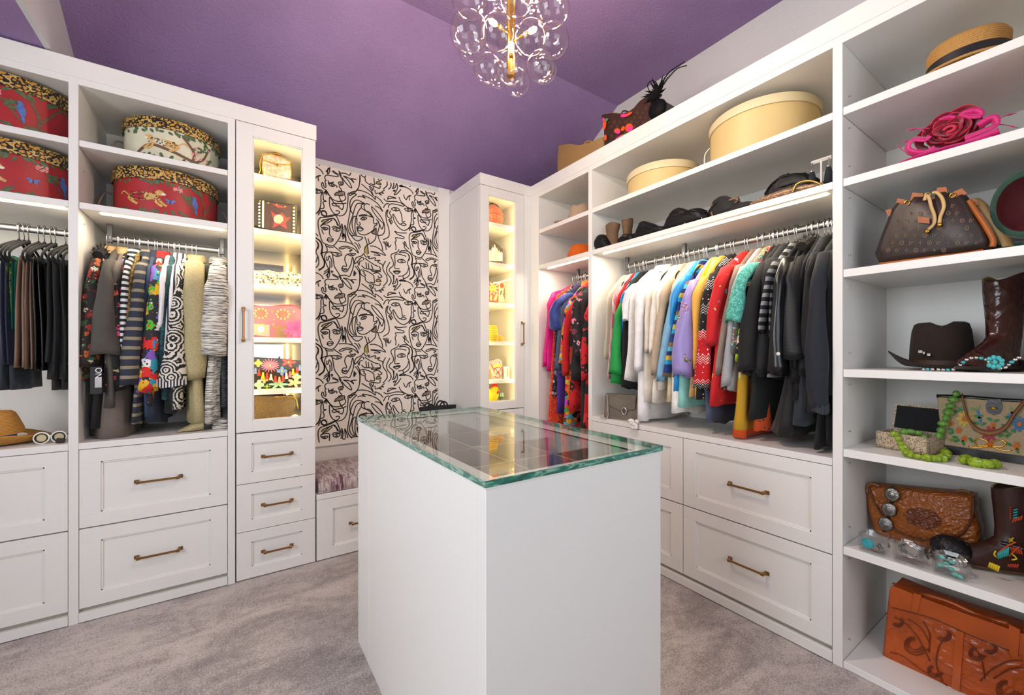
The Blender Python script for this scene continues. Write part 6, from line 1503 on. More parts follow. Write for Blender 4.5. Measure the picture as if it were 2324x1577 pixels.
# grey chain bag on the counter
GMN = m_mono('grey_monogram_canvas', '6b6153', '463a2c', 60)
t_ = thing('chain_bag', 'grey canvas chain bag with stepped side under the black top', 'bag', (1.945, 1.71, ZRC), R(18))
def wedge(m, x0, x1, y0, y1, z0, z1, tp): m.add([(x0,y0,z0),(x1,y0,z0),(x1,y1,z0),(x0,y1,z0),(x0+tp,y0,z1),(x1-tp,y0,z1),(x1-tp,y1,z1),(x0+tp,y1,z1)], [(0,3,2,1),(4,5,6,7),(0,1,5,4),(1,2,6,5),(2,3,7,6),(3,0,4,7)]); return m
wedge(MB(), -.035,.035,-.12,.08,.001,.150,.02).build('body', GMN, t_)
for y in (.081,.085): wedge(MB(), -.034,.034,y,y+.003,.001,.146,.02).build('gusset', leather('taupe_suede','7d6650',.8), t_)
m = MB(); m.add([(-.037,.07,.150),(-.037,-.115,.150),(-.0375,-.11,.07),(-.039,-.02,.055),(-.0385,.06,.085),(-.033,.07,.150),(-.033,-.115,.150),(-.0335,-.11,.07),(-.035,-.02,.055),(-.0345,.06,.085)], [(0,1,2,3,4),(9,8,7,6,5),(0,5,6,1),(1,6,7,2),(2,7,8,3),(3,8,9,4),(4,9,5,0)]); m.build('flap', GMN, t_)
MB().tube([(-.042,-.045+.014*math.cos(a), .055+.02*math.sin(a)) for a in [2*math.pi*k/16 for k in range(16)]], .004, 6, closed=True).build('clasp', SILVER, t_, smooth=True)
ch_ = [Vector((-.02,.078,.15)), Vector((-.045,.06,.13)), Vector((-.05,.055,.06)), Vector((-.052,.058,.006)), Vector((-.052,.10,.005))]; P = catmull(ch_, 8); m = MB()
for i, q in enumerate(P): m.tube([q+Vector((0,.004*math.cos(a)*(1 if i % 2 else .5), .005*math.sin(a))) for a in [2*math.pi*k/8 for k in range(8)]], .0013, 5, closed=True)
o = m.build('chain', SILVER, t_, smooth=True); o['kind'] = 'stuff'
# ------------------------------------------------------------------ open shelf unit
hat('boater_hat', 'straw boater with black ribbon on the highest shelf', (2.005, .290, SU[0]+.012), straw('pale_straw','b98a46',170), .098, .098, .122, plain('black_ribbon','161517',.5), .034, .0, (0,0,.2), dent=.002, top_r=.94, taper=1.02)
# pink occasion hat
PNK = plain('fuchsia_straw', 'c4146f', .5, bump=.5, bscale=160, sheen=.2); PRS = plain('crimson_silk', 'b80f3c', .45, sheen=.3)
pk = thing('occasion_hat', 'fuchsia hat with a crimson fabric rose and looped ribbon', 'hat', (2.03, .335, SU[1]+.006))
m = MB(); N = 40
def brim(r, z): return [(r*math.cos(a), r*1.12*math.sin(a), z+.030*(r/.15)**2*(.5-.5*math.cos(a*1.0+3.14))*.6) for a in [2*math.pi*k/N for k in range(N)]]
m.loft([brim(.004,.012), brim(.06,.010), brim(.11,.006), brim(.15,.004), brim(.152,.001), brim(.11,.0), brim(.004,.004)], True, False); m.build('brim', PNK, pk, smooth=True)
rc = onX(2160, 300, 1.99)-Vector(pk.location); rnd = random.Random(3)
for k in range(16):
    f = k/15; a = k*2.4; r_ = .014+.055*f; hgt = .05-.034*f; c = rc+Vector((-.035+.03*f, r_*math.cos(a)*1.05, r_*math.sin(a)*.72)); q = Vector((-.4, math.cos(a), math.sin(a)*.8)).normalized()
    u = q.cross(Vector((1,0,0))).normalized(); w_ = .020+.028*f; P = [c-u*w_-q*.008, c-u*w_*.5+q*.016, c+q*.022, c+u*w_*.5+q*.016, c+u*w_-q*.008]; P = [Vector((p.x, p.y, max(p.z, .008))) for p in P]; bk = Vector((.018,0,0))
    m = MB(); Q = catmull(P, 4); m.loft([[p+Vector((-.010,0,0)) for p in Q], [p for p in Q], [p*.25+c*.75+bk for p in Q]], False, False); o = m.build('rose_petal', PRS, pk, smooth=True); md = o.modifiers.new('s','SOLIDIFY'); md.thickness = .002
def loop(pts, w_, x0, name='ribbon_loop', mat=PNK):
    P = catmull(traceX(pts, x0), 6); m = MB(); vs = [p-Vector(pk.location) for p in P]; e = []
    for i, p in enumerate(vs):
        t = (vs[min(i+1, len(vs)-1)]-vs[max(i-1, 0)]).normalized(); n_ = Vector((1,0,0)).cross(t).normalized(); e.append(p+n_*w_*.62+Vector((.014,0,0)))
    m.loft([vs, [(a+b)/2-Vector((.006,0,0)) for a, b in zip(vs, e)], e], False, False)
    o = m.build(name, mat, pk, smooth=True); md = o.modifiers.new('s','SOLIDIFY'); md.thickness = .002; return o
m = MB(); m.ball(rc+Vector((.01,0,0)), .062, 18, 12, sc=(.45,1.05,.72)); m.build('rose_heart', PRS, pk, smooth=True)
for k in range(3): MB().tube([rc+Vector((-.035+.006*k, (.012+.014*k)*math.cos(a)*1.1, (.012+.014*k)*math.sin(a)*.75)) for a in [R(40*k)+5.2*j/12 for j in range(13)]], .005, 6, flat=.5).build('rose_swirl', PRS, pk, smooth=True)
loop([(2170,268),(2185,252),(2215,244),(2234,250),(2230,266),(2205,270),(2180,268)], .03, 1.95); loop([(2215,280),(2245,262),(2268,262),(2267,285),(2225,305),(2190,318)], .03, 1.93); loop([(2190,318),(2230,304),(2266,290)], .03, 1.925)
loop([(2115,310),(2100,322),(2072,322),(2070,336),(2100,340),(2120,330)], .03, 1.93); loop([(2130,270),(2150,262),(2170,262)], .02, 1.95)
for pts in ([(2270,268),(2284,262),(2292,260)], [(2268,282),(2284,284),(2298,287)], [(2100,300),(2085,292),(2072,294)], [(2090,318),(2072,318),(2058,320)], [(2070,348),(2050,342),(2041,334)], [(2110,292),(2090,290),(2070,293)]):
    line(pk, 'quill', 'x', pts, 1.95, .0012, PNK); e = onX(pts[-1][0], pts[-1][1], 1.95); d = (e-onX(pts[-2][0], pts[-2][1], 1.95)).normalized()
    MB().tube([e-d*.012, e, e+d*.014], [.001,.006,.001], 6, flat=.3).build('feather', PNK, pk, smooth=True, world=True)
# bucket bag
bb = bag('bucket_bag', 'brown monogram bucket bag with tan trim on the third shelf', 'bag', 'x', [(1996,600),(1986,575),(1998,540),(2022,478),(2035,460),(2060,466),(2075,446),(2096,446),(2108,456),(2126,450),(2130,436),(2150,434),(2160,448),(2180,446),(2190,440),(2202,455),(2222,495),(2245,530),(2253,552),(2246,566),(2190,576),(2100,588)], 1.97, .15, m_mono('dark_monogram_canvas','2c1f1b','6a5238',34), .03, .16)
OR = leather('tan_trim_leather', 'a85a1c', .4)
B0 = 1.965
for pts in ([(2033,468),(2038,451),(2060,455),(2062,468)], [(2066,456),(2072,438),(2096,440),(2096,456)], [(2124,444),(2128,427),(2148,425),(2152,440)], [(2158,450),(2165,436),(2184,428),(2196,440),(2184,447),(2168,452)], [(2092,450),(2096,462),(2115,464),(2128,456),(2126,446),(2110,452)]): patch(bb, 'rim_trim', 'x', pts, B0, OR, .006)
patch(bb, 'label_patch', 'x', [(2083,491),(2084,505),(2110,508),(2110,495)], 1.936, OR, .002)
line(bb, 'base_trim', 'x', [(1996,599),(2050,592),(2120,583),(2190,575),(2232,568)], 1.962, .006, OR)
line(bb, 'side_trim', 'x', [(2198,455),(2215,480),(2238,515),(2254,545),(2252,560)], 1.955, .008, OR)
CRD = leather('pale_cord', 'c9a46a', .5)
line(bb, 'drawstring', 'x', [(2098,455),(2102,444),(2108,448),(2114,470),(2121,490),(2120,508),(2106,522)], 1.930, .005, CRD); line(bb, 'drawstring', 'x', [(2116,438),(2126,437),(2138,450),(2142,470),(2134,492),(2132,508)], 1.930, .005, CRD)
for q in ((2104,525),(2132,510)): MB().ball(onX(q[0], q[1], 1.928), .007, 10, 7).build('cord_end', GOLD, bb, smooth=True, world=True)
for q in ((2059,460),(2105,442),(2162,443)): MB().tube([onX(q[0], q[1], 1.955)+Vector((0,.007*math.cos(a),.007*math.sin(a))) for a in [2*math.pi*k/12 for k in range(12)]], .002, 6, closed=True).build('eyelet', GOLD, bb, smooth=True, world=True)
P = traceX([(2196,452),(2212,462),(2232,486),(2252,515),(2268,545),(2275,560)], 1.99); m = MB(); m.loft([[p for p in catmull(P,4)], [p+Vector((.012,-.022,.0)) for p in catmull(P,4)]], False, False); o = m.build('shoulder_strap', CRD, bb, smooth=True, world=True); o.modifiers.new('s','SOLIDIFY').thickness = .003
patch(bb, 'strap_tab', 'x', [(2200,450),(2206,463),(2222,468),(2218,455)], 1.975, OR, .006); patch(bb, 'strap_tab', 'x', [(2010,478),(2018,492),(2026,486),(2024,474)], 1.962, OR, .006)
# green velvet hat tipped up, lining showing
gv = thing('velvet_hat', 'green velvet hat tipped up to show its burgundy lining', 'hat', (2.10, .205, SU[2]+.001))
GV = plain('green_velvet', '1f4a3a', .8, sheen=.7, bump=.3, bscale=60); BUG = plain('burgundy_lining', '5a1622', .5, bump=.5, bscale=30)
m = MB(); c = onX(2330, 462, 2.0)-Vector(gv.location); rg = []
for r_, x in ((.098,.05),(.100,.03),(.104,.0),(.100,-.012),(.084,-.004)): rg.append([c+Vector((x, r_*math.cos(a)*.72, r_*math.sin(a))) for a in [2*math.pi*k/28 for k in range(28)]])
m.loft(rg, True, False); m.build('brim', GV, gv, smooth=True)
m = MB(); m.loft([[c+Vector((x, r_*math.cos(a)*.72, r_*math.sin(a))) for a in [2*math.pi*k/28 for k in range(28)]] for r_, x in ((.084,-.004),(.075,.03),(.05,.06),(.004,.07))], True, False); m.build('lining', BUG, gv, smooth=True)
MB().lathe([(.0,.0),(.06,.0),(.085,.012),(.092,.03),(.082,.034),(.05,.02)], 28, sx=1, sy=.75).build('crown', GV, gv, smooth=True)
# cowboy hat
FELT = plain('dark_brown_felt', '241711', .95, sheen=.03, var=.15, vscale=14, bump=.3, bscale=260)
cw = hat('cowboy_hat', 'dark brown cowboy hat with silver buckle beside the boots', (2.14, .375, SU[3]+.012), FELT, .092, .158, .165, plain('hat_band','3a2a1e',.7), .016, .055, (0,0,R(12)), 1.08, .92, .03, .86, taper=.98)
for px_, py_, w_ in ((2089,798,.007),(2097,801,.004),(2108,805,.006)):
    q = onX(px_, py_, 2.035); MB().cbox(q.x-.002, q.x+.002, q.y-w_, q.y+w_, q.z-.006, q.z+.006, .002).build('buckle', plain('engraved_silver2','77736d',.35,1.0), cw, world=True)
# brown cowboy boots
BRL = leather('oxblood_leather', '3a1a14', .22, True, 26); PIP = plain('boot_lining', 'a8895a', .7)
for lab, x, y, rz in (('dark brown cowboy boot with turquoise necklace over its toe', 2.085, .222, R(160)), ('dark brown cowboy boot at the frame edge beside its mate', 1.985, .120+.06, R(118))):
    if y < .2: continue
    boot('cowboy_boot', lab, (x, y, SU[3]), rz, BRL, DSOLE, .90, .335, .03, PIP, .045, 'boot', 'dark brown cowboy boots', .150, .95)
TQ = plain('turquoise', '3aa6a8', .3, var=.3, vscale=120); P = catmull([onZ(2096,838,SU[3]+.006)] + [onX(a, b, 1.89) for a, b in ((2120,838),(2160,839),(2176,830),(2196,815),(2218,812),(2240,817),(2252,830))] + [onX(a, b, 1.885) for a, b in ((2275,836),(2290,826),(2305,815),(2318,810))], 8)
nk = thing('turquoise_necklace', 'silver necklace set with turquoise stones draped over the boot toe', 'necklace', P[10]); last = None; k = 0
for p in P:
    p = Vector((p.x, p.y, max(p.z, SU[3]+.006)))
    if last is None or (p-last).length > .009:
        MB().ball(p, .0052, 8, 6, sc=(.7,1.1,.9)).build('bead', TQ if (k % 4 == 1) else SILVER, nk, smooth=True, world=True); last = p; k += 1
q = onX(2258, 822, 1.877)
for a in range(9): MB().ball(q+Vector((-.002, .014*math.cos(a*.7)*(1 if a else 0), .014*math.sin(a*.7)*(1 if a else 0))), .0062, 8, 6, sc=(.6,1,1.2)).build('stone', TQ, nk, smooth=True, world=True)
# ---- fifth shelf: jewel box, green beads, beaded bag
jb = thing('jewel_box', 'open speckled jewel box with black lining on the fifth shelf', 'box', (2.06, .443, SU[4]), R(-12)); SPK = floral('speckled_seed_beads','b9a58a',['3a2a1c','d8c8b0','6a4a34'],260,.42,.4)
m = MB(); w_, d_, h_ = .077, .052, .062
for a in ((-d_,-d_+.006,-w_,w_,.001,h_),(d_-.006,d_,-w_,w_,.001,h_),(-d_,d_,-w_,-w_+.006,.001,h_),(-d_,d_,w_-.006,w_,.001,h_),(-d_,d_,-w_,w_,.001,.006)): m.box(*a)
m.build('tray', SPK, jb); MB().box(-d_+.006,d_-.006,-w_+.006,w_-.006,.006,.040).build('lining', plain('black_velvet_lining','131418',.9), jb)
ld = MB(); ld.M = Matrix.Translation((d_,0,h_)) @ Matrix.Rotation(R(14),4,'Y'); ld.box(0,.012,-w_,w_,0,.10); l_ = ld.build('lid', SPK, jb)
ld = MB(); ld.M = Matrix.Translation((d_,0,h_)) @ Matrix.Rotation(R(14),4,'Y'); ld.box(-.001,.0,-w_+.007,w_-.007,.007,.093); ld.build('lid_lining', plain('black_velvet_lining','131418',.9), l_)
GRS = plain('lime_turquoise_stone', '7f9a1e', .25, var=.4, vscale=120); GR2 = plain('green_turquoise_stone','5f8f3a',.3,var=.35,vscale=110); rnd = random.Random(6)
def stones(lab, pts, r_, mat, name='stone_necklace', cat='necklace'):
    P = catmull(pts, 10); root = thing(name, lab, cat, pts[0], 0, 'green stone jewellery'); last = None; 
    for p in P:
        if last is None or (p-last).length > r_*1.55:
            MB().ball(p, r_*rnd.uniform(.8,1.15), 9, 7, sc=(rnd.uniform(.8,1.1), rnd.uniform(.9,1.3), rnd.uniform(.8,1.1))).build('stone', mat, root, smooth=False, world=True); last = p
    return root
stones('lime green stone necklace spilling out of the jewel box', [onX(2030,985,1.995), onX(2038,995,1.985), onX(2046,1010,1.98), onZ(2062,1030,SU[4]+.012), onZ(2085,1036,SU[4]+.012), onZ(2110,1039,SU[4]+.012), onZ(2135,1040,SU[4]+.012), onZ(2148,1030,SU[4]+.012), onZ(2135,1016,SU[4]+.012), onZ(2118,1012,SU[4]+.012)], .0125, GRS)
stones('pale green stone earrings lying in the jewel box', [onX(2052,980,2.03), onX(2075,980,2.03), onX(2092,986,2.03), onX(2098,994,2.03)], .012, GR2, 'stone_earrings', 'earrings')
stones('green stone bracelet lying in front of the beaded bag', [onZ(a, b, SU[4]+.014) for a, b in ((2187,1044),(2200,1040),(2215,1050),(2235,1052),(2255,1054),(2258,1048))], .0145, GRS, 'stone_bracelet', 'bracelet')
LIN = tweed('natural_linen', 'a08a68', 'b8a484', 500)
fb = bag('beaded_bag', 'linen bag with jewelled flowers and tan handles on the fifth shelf', 'bag', 'x', [(2126,899),(2132,950),(2140,1025),(2240,1038),(2345,1054),(2352,960),(2350,912),(2260,907),(2190,901)], 2.10, .085, LIN, .006, .05, smooth=False)
F0 = 2.10-.0065; BLT = leather('black_patent','17161a',.3)
patch(fb, 'base_band', 'x', [(2138,1008),(2140,1026),(2240,1040),(2345,1056),(2346,1038),(2240,1023)], F0, BLT, .002); line(fb, 'rim', 'x', [(2126,899),(2190,901),(2260,907),(2350,912)], 2.10, .007, BLT)
patch(fb, 'flap', 'x', [(2243,905),(2237,920),(2240,934),(2255,942),(2270,938),(2276,924),(2272,906)], F0, BLT, .004); MB().ball(onX(2254,926,F0-.006), .006, 8, 6, sc=(.5,1.6,.7)).build('clasp', GOLD, fb, smooth=True, world=True)
JW = dict(o='c86a14', g='1f7a34', l='6a8a2a', b='2a6a9a', r='a8283a', p='c98088', y='c9a83a')
def jflower(cx_, cy_, r_, n_, key, mid='o'):
    for k in range(n_): a = 2*math.pi*k/n_; patch(fb, 'petal', 'x', oval(cx_+r_*.62*math.cos(a), cy_+r_*.62*math.sin(a), r_*.42, r_*.24, 8, a), F0, plain('jewel_'+key, JW[key], .2), .003)
    patch(fb, 'jewel', 'x', oval(cx_, cy_, r_*.32, r_*.32, 10), F0-.001, plain('jewel_'+mid, JW[mid], .15), .004)
def leaf(cx_, cy_, rot, key='g', a=7, b=3.4): patch(fb, 'leaf', 'x', oval(cx_, cy_, a, b, 10, rot), F0, plain('jewel_'+key, JW[key], .2), .003)
jflower(2190,950,19,8,'y'); jflower(2314,962,18,8,'b'); jflower(2246,984,18,7,'r'); jflower(2161,961,6,6,'o'); jflower(2176,976,8,6,'o'); jflower(2189,995,8,6,'o'); jflower(2253,965,8,6,'o'); jflower(2246,1008,9,6,'o'); jflower(2307,1012,10,6,'o')
for cx_, cy_, r_, k in ((2174,932,-.3,'g'),(2182,928,.6,'g'),(2208,929,.2,'l'),(2220,925,-.8,'l'),(2217,945,.4,'g'),(2226,945,-.5,'g'),(2216,960,.2,'g'),(2232,962,-.3,'g'),(2212,974,.8,'g'),(2246,951,.4,'g'),(2262,954,-.3,'g'),(2158,974,.3,'g'),(2160,982,-.4,'g'),(2168,992,.2,'g'),(2172,1000,-.4,'g'),(2160,998,.1,'l'),(2186,1004,1.2,'g'),(2204,998,.9,'g'),(2278,966,.5,'g'),(2283,978,.6,'g'),(2290,986,-.6,'g'),(2300,978,.4,'g'),(2272,988,-.3,'g'),(2283,990,.8,'l'),(2296,932,1.2,'l'),(2286,948,.6,'g'),(2290,1008,.4,'g'),(2309,1022,1.3,'g'),(2220,936,1.3,'b'),(2225,952,1.4,'b'),(2291,942,-.9,'b'),(2300,938,.5,'b')): leaf(cx_, cy_, r_, k)
for pts in ([(2246,1004),(2225,995),(2212,1000),(2220,1012),(2244,1010)], [(2250,1004),(2268,998),(2282,1004),(2272,1014),(2250,1011)], [(2244,1012),(2222,1016),(2198,1013)], [(2250,1012),(2276,1022),(2296,1022)]): line(fb, 'bow', 'x', pts, F0-.002, .0022, GOLD)
TH = leather('tan_handle', '8a5a34', .45); P = catmull(traceX([(2185,903),(2190,930),(2200,960),(2220,982),(2250,988),(2280,975),(2300,945),(2325,915)], 2.07), 5); m = MB(); m.loft([[p for p in P], [p+Vector((.004,0,.016)) for p in P]], False, False); o = m.build('handle', TH, fb, smooth=True, world=True); o.modifiers.new('s','SOLIDIFY').thickness = .004
stones('green stone necklace hanging over the corner of the beaded bag', traceX([(2170,893),(2162,908),(2155,924),(2150,942),(2143,955),(2137,972),(2131,992)], 2.065), .0135, GR2)
# ---- sixth shelf: tooled clutch, concho belt, glass tray, pierced ball, embroidered boot
TOOL = leather('tooled_saddle_leather', 'a0571f', .32, True, 55)
tc = bag('saddle_clutch', 'tooled saddle-brown clutch leaning on the sixth shelf', 'bag', 'x', [(1966,1100),(1970,1150),(1984,1205),(2010,1222),(2090,1240),(2160,1260),(2205,1262),(2222,1240),(2224,1205),(2212,1160),(2210,1125),(2140,1117),(2050,1108)], 2.13, .07, TOOL, .014, .10)
line(tc, 'flap_edge', 'x', [(1972,1106),(1985,1140),(2005,1172),(2040,1208),(2080,1222),(2120,1226),(2160,1222),(2190,1205),(2208,1165),(2208,1128)], 2.112, .0035, leather('dark_saddle','5a2c12',.4)); patch(tc, 'medallion', 'x', [(2052,1165),(2065,1154),(2095,1152),(2120,1160),(2136,1176),(2136,1192),(2110,1203),(2085,1196),(2060,1184)], 2.1145, leather('dark_tooled','6a3212',.35,True,70), .002)
line(tc, 'strap', 'x', [(1968,1118),(1970,1102),(1982,1098),(1996,1104)], 2.12, .005, TH); line(tc, 'strap', 'x', [(2160,1118),(2185,1113),(2205,1122),(2214,1145)], 2.17, .005, TH)
cb_ = thing('concho_belt', 'black belt with three round silver conchos over the saddle clutch', 'belt', onX(2010,1200,2.10))
line(cb_, 'strap', 'x', [(2024,1103),(2026,1125),(2020,1155),(2012,1190),(2006,1206)], 2.108, .006, BLT)
for px_, py_ in ((2025,1122),(2018,1156),(2010,1189)):
    q = onX(px_, py_, 2.098); m = MB(); m.M = Matrix.Translation(q) @ Matrix.Rotation(R(-90),4,'Y') @ Matrix.Diagonal((1,.85,1,1)); m.lathe([(.027,0),(.027,.003),(.020,.0065),(.016,.0055),(.012,.009),(.006,.0105),(0,.0115)], 20); m.build('concho', plain('engraved_silver','8f8b85',.28,1.0,var=.3,vscale=220,bump=.6,bscale=180), cb_, smooth=True, world=True)
GLT = thin_glass('tray_glass', (.975,.985,.985), 1.5, .0, 1.2); gt = thing('glass_tray', 'clear glass tray with three wells of jewellery on the shelf edge', 'tray', (1.935, .41, SU[5]))
y0, y1, x0, x1 = .272, .548, 1.892, 1.972; zb = SU[5]+.002
wl = [(y0, y0+.082), (y0+.100, y0+.180), (y0+.198, y1)]
for a, b in wl:
    m = MB(); n_ = 24
    def rr(ins, z, r_=.012):
        out = []
        for cx_, cy_, an in ((x1-ins-r_, a+ins+r_, -90), (x1-ins-r_, b-ins-r_, 0), (x0+ins+r_, b-ins-r_, 90), (x0+ins+r_, a+ins+r_, 180)):
            for k in range(5): out.append((cx_+r_*math.cos(R(an+k*22.5)), cy_+r_*math.sin(R(an+k*22.5)), z))
        return out
    m.loft([rr(.004, zb), rr(.001, zb+.006), rr(0, zb+.060), rr(.003, zb+.062), rr(.0045, zb+.060), rr(.006, zb+.008), rr(.010, zb+.005)], True, True); m.build('well', GLT, gt, smooth=True, world=True, angle=50)
for yb in (y0+.082, y0+.180):
    m = MB(); m.loft([[(x, yb+u, z) for u, z in ((-.001, zb+.058), (.004, zb+.040), (.009, zb+.034), (.014, zb+.040), (.019, zb+.058), (.009, zb+.061))] for x in (x0+.004, x1-.004)]); m.build('bridge', GLT, gt, smooth=True, world=True)
def ring_jewel(lab, c, r_, n_, mat, name='bangle', cat='bracelet'):
    root = thing(name, lab, cat, c)
    for k in range(n_):
        rot = Matrix.Rotation(rnd.uniform(-.5,.5),3,'X') @ Matrix.Rotation(rnd.uniform(-.4,.4)+1.2,3,'Y'); o_ = Vector((rnd.uniform(-.006,.006), rnd.uniform(-.008,.008), 0))
        MB().tube([o_+rot @ Vector((r_*math.cos(a), r_*math.sin(a), 0)) for a in [2*math.pi*j/20 for j in range(20)]], .0016, 5, closed=True).build('wire', mat, root, smooth=True)
    return root
ring_jewel('coiled silver wire bangles in the middle well of the glass tray', (1.932, .412, zb+.038), .026, 12, SILVER)
o = MB().ball((0,0,.0), .018, 8, 6, sc=(.6,1.1,1)).build('turquoise_stone', plain('blue_turquoise','1fa6b0',.3,var=.25,vscale=80)); o.location = (1.912, .522, zb+.026); tag(o, 'large rough turquoise stone in the left well of the glass tray', 'stone')
hs = thing('silver_clips', 'pile of silver hair clips in the left well of the glass tray', 'hair clips', (1.935, .495, zb+.012))
for k in range(7): a = rnd.uniform(0,3); MB().tube([(-.018*math.cos(a),-.012*math.sin(a),.002*k),(0,0,.004+.002*k),(.018*math.cos(a),.012*math.sin(a),.002*k)], [.002,.005,.002], 6, flat=.4).build('clip', plain('dark_silver','8a8580',.3,1.0), hs, smooth=True)
tb = thing('turquoise_bracelet', 'string of oval turquoise stones in the right well of the glass tray', 'bracelet', (1.90, .31, zb+.01))
for px_, py_ in ((2138,1265),(2147,1279),(2133,1282),(2160,1275),(2158,1291),(2167,1303),(2178,1315)):
    q = onX(px_, py_, 1.905); q.z = max(q.z, zb+.010); MB().ball(q, .0078, 10, 7, sc=(.6,1.1,.85)).build('stone', plain('pale_turquoise','5fb0a4',.25,var=.15,vscale=90), tb, smooth=True, world=True)
cf = thing('silver_cuff', 'wide silver cuff with stepped cut-outs in the right well of the glass tray', 'bracelet', (1.945, .32, zb+.045))
MB().tube([(.026*math.cos(a), .034*math.sin(a), 0) for a in [R(20)+R(320)*k/18 for k in range(19)]], .012, 4, flat=.15, up=(1,0,0)).build('band', SILVER, cf)
for k in range(6): a = R(200+k*25); MB().ball((.0275*math.cos(a), .0355*math.sin(a), .0), .006, 4, 3, sc=(.4,1,1.6)).build('motif', SILVER, cf)
eg = thing('pierced_ball', 'black pierced filigree ball on the sixth shelf', 'ornament', (2.045, .335, SU[5])); FIL = plain('black_filigree','201f22',.35,.5,bump=.9,bscale=60)
MB().ball((0,0,.046), .046, 24, 16, sc=(.95,1.12,1)).build('shell', FIL, eg, smooth=True)
for k in range(26):
    ph_ = rnd.uniform(.25,1.9); a = k*2.4; d = Vector((math.sin(ph_)*math.cos(a)*.95, math.sin(ph_)*math.sin(a)*1.12, math.cos(ph_))); MB().ball(Vector((0,0,.046))+d*.0462, .0046, 6, 4, sc=(1,1,.5), rot=d.to_track_quat('Z','Y').to_matrix()).build('piercing', DARK, eg)
EB = leather('brown_boot_leather', '3d1f16', .35); eb = boot('western_boot', 'brown western boot embroidered in orange, teal and yellow', (2.125, .200, SU[5]), R(118), EB, leather('stacked_sole','5a3a24',.5), .86, .325, .03, plain('cream_piping','c9b98a',.6), .035, 'boot', None, .155)
STI = dict(o=plain('orange_thread','c8461a',.6), t=plain('teal_thread','2fa0a0',.6), y=plain('yellow_thread','d8c01c',.6), r=plain('red_thread','a82a1a',.6))
def stitch(px, x, key, r_=.0022): line(eb, 'stitch', 'x', px, x, r_, STI[key], 2)
for k in range(5): stitch([(2244+k*5,1287+k*2.4),(2248+k*5,1276+k*2.0)], 2.008, 'y', .0026)
for k in range(6): stitch([(2266+k*4.2,1268-k*1.4),(2266+k*4.6,1254-k*2.6)], 2.02, 't', .0022)
stitch([(2262,1258),(2276,1246),(2292,1236),(2306,1230)], 2.025, 'o'); stitch([(2290,1262),(2302,1250),(2314,1240)], 2.035, 'o'); stitch([(2260,1250),(2256,1258),(2262,1264)], 2.02, 'y'); stitch([(2296,1256),(2308,1268),(2296,1270)], 2.03, 'y')
for k in range(5): stitch([(2294+k*5.5,1240+k*1.5),(2298+k*5.5,1254+k)], 2.045, 'o'); stitch([(2288+k*5,1286+k*.6),(2291+k*5,1280)], 2.025, 'r')
for k in range(6): stitch([(2292,1150+k*5),(2295,1152+k*5)], 2.075, 'o', .0026)
for k in range(4): stitch([(2300,1158+k*6),(2310,1155+k*6)], 2.075, 't', .0024); stitch([(2298+k*6,1186-k*2),(2302+k*6,1176-k*2)], 2.075, 'o')
stitch([(2290,1222),(2300,1230)], 2.06, 'y'); stitch([(2300,1220),(2290,1231)], 2.06, 'y')
line(eb, 'ankle_braid', 'x', [(2272,1231),(2290,1236),(2310,1242),(2324,1246)], 2.05, .0065, BLT)
# ---- bottom shelf: tooled satchel
STL = leather('orange_tooled_leather', 'b34e14', .3, True, 34); SPL = leather('orange_smooth_leather', 'b65218', .28); YS = 2.05
st = bag('satchel', 'orange tooled leather satchel on the bottom shelf', 'bag', 'x', [(2019,1338),(2012,1400),(2003,1486),(2010,1492),(2200,1580),(2380,1660),(2388,1560),(2385,1480),(2330,1440),(2200,1395),(2100,1358),(2030,1328)], YS, .10, STL, .010, .05)
S0 = YS-.0105
patch(st, 'top_flap', 'x', [(2021,1330),(2020,1376),(2060,1385),(2120,1402),(2200,1438),(2300,1478),(2384,1512),(2384,1478),(2330,1440),(2200,1395),(2100,1358),(2030,1330)], S0, SPL, .003)
patch(st, 'center_strap', 'x', [(2170,1428),(2160,1560),(2178,1568),(2188,1436)], S0-.003, SPL, .003)
for pts in ([(2075,1344),(2070,1385),(2083,1389),(2092,1350)], [(2290,1415),(2292,1482),(2310,1490),(2316,1428)]): patch(st, 'handle_strap', 'x', pts, S0-.003, SPL, .005)
line(st, 'handle', 'x', [(2082,1348),(2110,1352),(2160,1368),(2230,1400),(2290,1415)], YS+.03, .008, SPL)
line(st, 'stitching', 'x', [(2022,1378),(2060,1388),(2120,1405),(2200,1441),(2300,1481)], S0-.004, .0015, leather('dark_saddle','5a2c12',.4)); line(st, 'back_flap', 'x', [(2026,1324),(2060,1334),(2090,1346)], YS+.06, .005, SPL)
DK = leather('dark_tool_groove','702c0a',.4)
def scroll(cx_, cy_, r_, n_, sgn, plane=S0-.0012):
    for k in range(3): line(st, 'tooling', 'x', [(cx_+sgn*(r_*(1-.22*k))*math.cos(a)*(1-.07*j), cy_+(r_*(1-.22*k))*.9*math.sin(a)*(1-.07*j)) for j, a in enumerate([.4+.55*q for q in range(n_)])], plane, .0018, DK, 3)
scroll(2075,1460,34,9,1); scroll(2145,1440,20,8,-1); scroll(2215,1480,24,9,1); scroll(2285,1560,36,9,1); scroll(2040,1410,16,8,-1); scroll(2250,1470,18,8,-1); scroll(2120,1520,22,8,1)
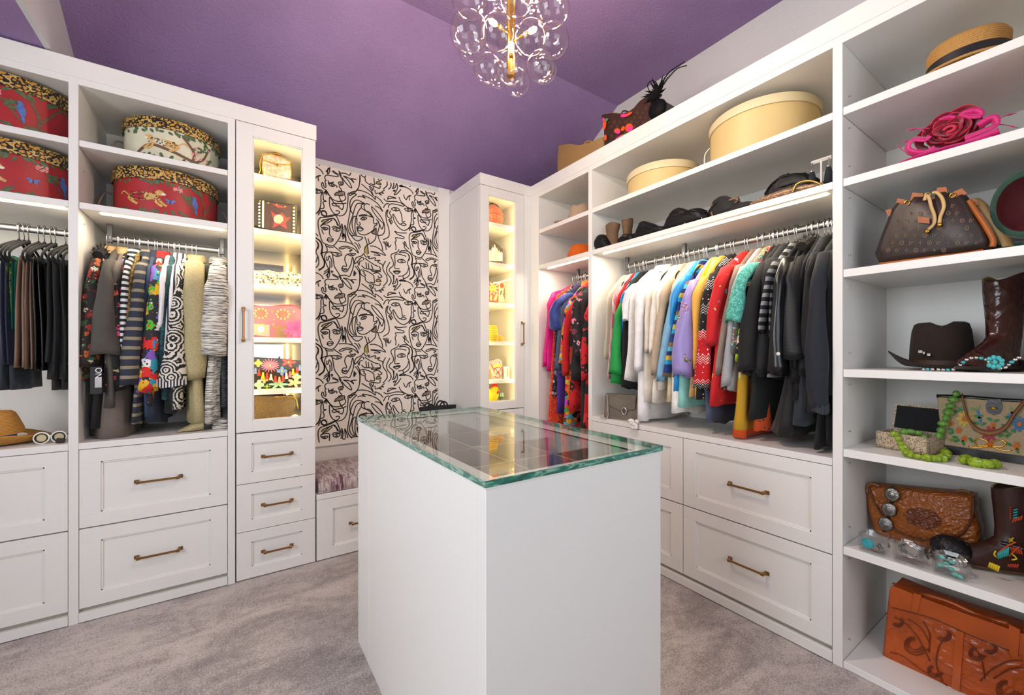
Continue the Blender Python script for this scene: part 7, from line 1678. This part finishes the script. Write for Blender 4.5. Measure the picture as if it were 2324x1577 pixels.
for pts in ([(2030,1400),(2060,1420),(2085,1450),(2110,1500)], [(2060,1405),(2090,1425),(2110,1460)], [(2095,1410),(2110,1440),(2108,1480)], [(2150,1440),(2130,1470),(2125,1510),(2140,1545)], [(2200,1460),(2225,1490),(2235,1540)], [(2320,1500),(2290,1500),(2250,1520),(2225,1545)], [(2324,1515),(2290,1520),(2255,1540)], [(2020,1480),(2050,1490),(2090,1520),(2150,1556)]): line(st, 'tooling', 'x', pts, S0-.0012, .0018, DK)

def monogram(root, plane, box, step, size, mat, inside, rot=0.0):
    m = MB(); (x0, y0, x1, y1) = box; r = 0; y = y0
    def rib(px): m.ribbon(traceX(px, plane), (-1,0,0), size*.00026)
    while y < y1:
        x = x0+(step*.5 if r % 2 else 0); c = r % 3
        while x < x1:
            if inside(x, y):
                s_ = size; k = (c+r) % 3
                if k == 0:
                    rib([(x-s_*.5, y-s_*.6), (x-s_*.8, y+s_*.6), (x+s_*.1, y+s_*.6)]); rib([(x-s_*.35, y-s_*.6), (x+s_*.15, y+s_*.3), (x+s_*.8, y-s_*.6)])
                elif k == 1:
                    for a in range(4): q = a*math.pi/2; rib([(x+s_*.15*math.cos(q), y+s_*.15*math.sin(q)), (x+s_*.75*math.cos(q), y+s_*.75*math.sin(q))])
                    rib(oval(x, y, s_*.25, s_*.25, 8)+[(x+s_*.25, y)])
                else:
                    rib(oval(x, y, s_*.75, s_*.75, 12)+[(x+s_*.75, y)]); rib([(x-s_*.35, y), (x+s_*.35, y)]); rib([(x, y-s_*.35), (x, y+s_*.35)])
            x += step; c += 1
        y += step*.8; r += 1
    o = m.build('monogram_print', mat, root, world=True, label='repeating gold monogram print'); o['kind'] = 'stuff'
def inpoly(poly):
    def f(x, y):
        c = False; j = len(poly)-1
        for i in range(len(poly)):
            if (poly[i][1] > y) != (poly[j][1] > y) and x < (poly[j][0]-poly[i][0])*(y-poly[i][1])/(poly[j][1]-poly[i][1])+poly[i][0]: c = not c
            j = i
        return c
    return f
GPR = plain('gold_print_dull', '6f5636', .5)
monogram(bb, 1.9385, (2005,450,2250,590), 21, 6, GPR, inpoly([(2014,582),(2008,568),(2034,500),(2056,476),(2095,472),(2130,470),(2175,462),(2205,500),(2230,545),(2222,556),(2120,572)]))
monogram(t_tote, 1.931, (1375,225,1500,320), 13, 4, plain('gold_print_warm', '8a6636', .5), inpoly([(1380,270),(1410,268),(1445,254),(1470,232),(1492,232),(1492,268),(1440,298),(1384,324)]))
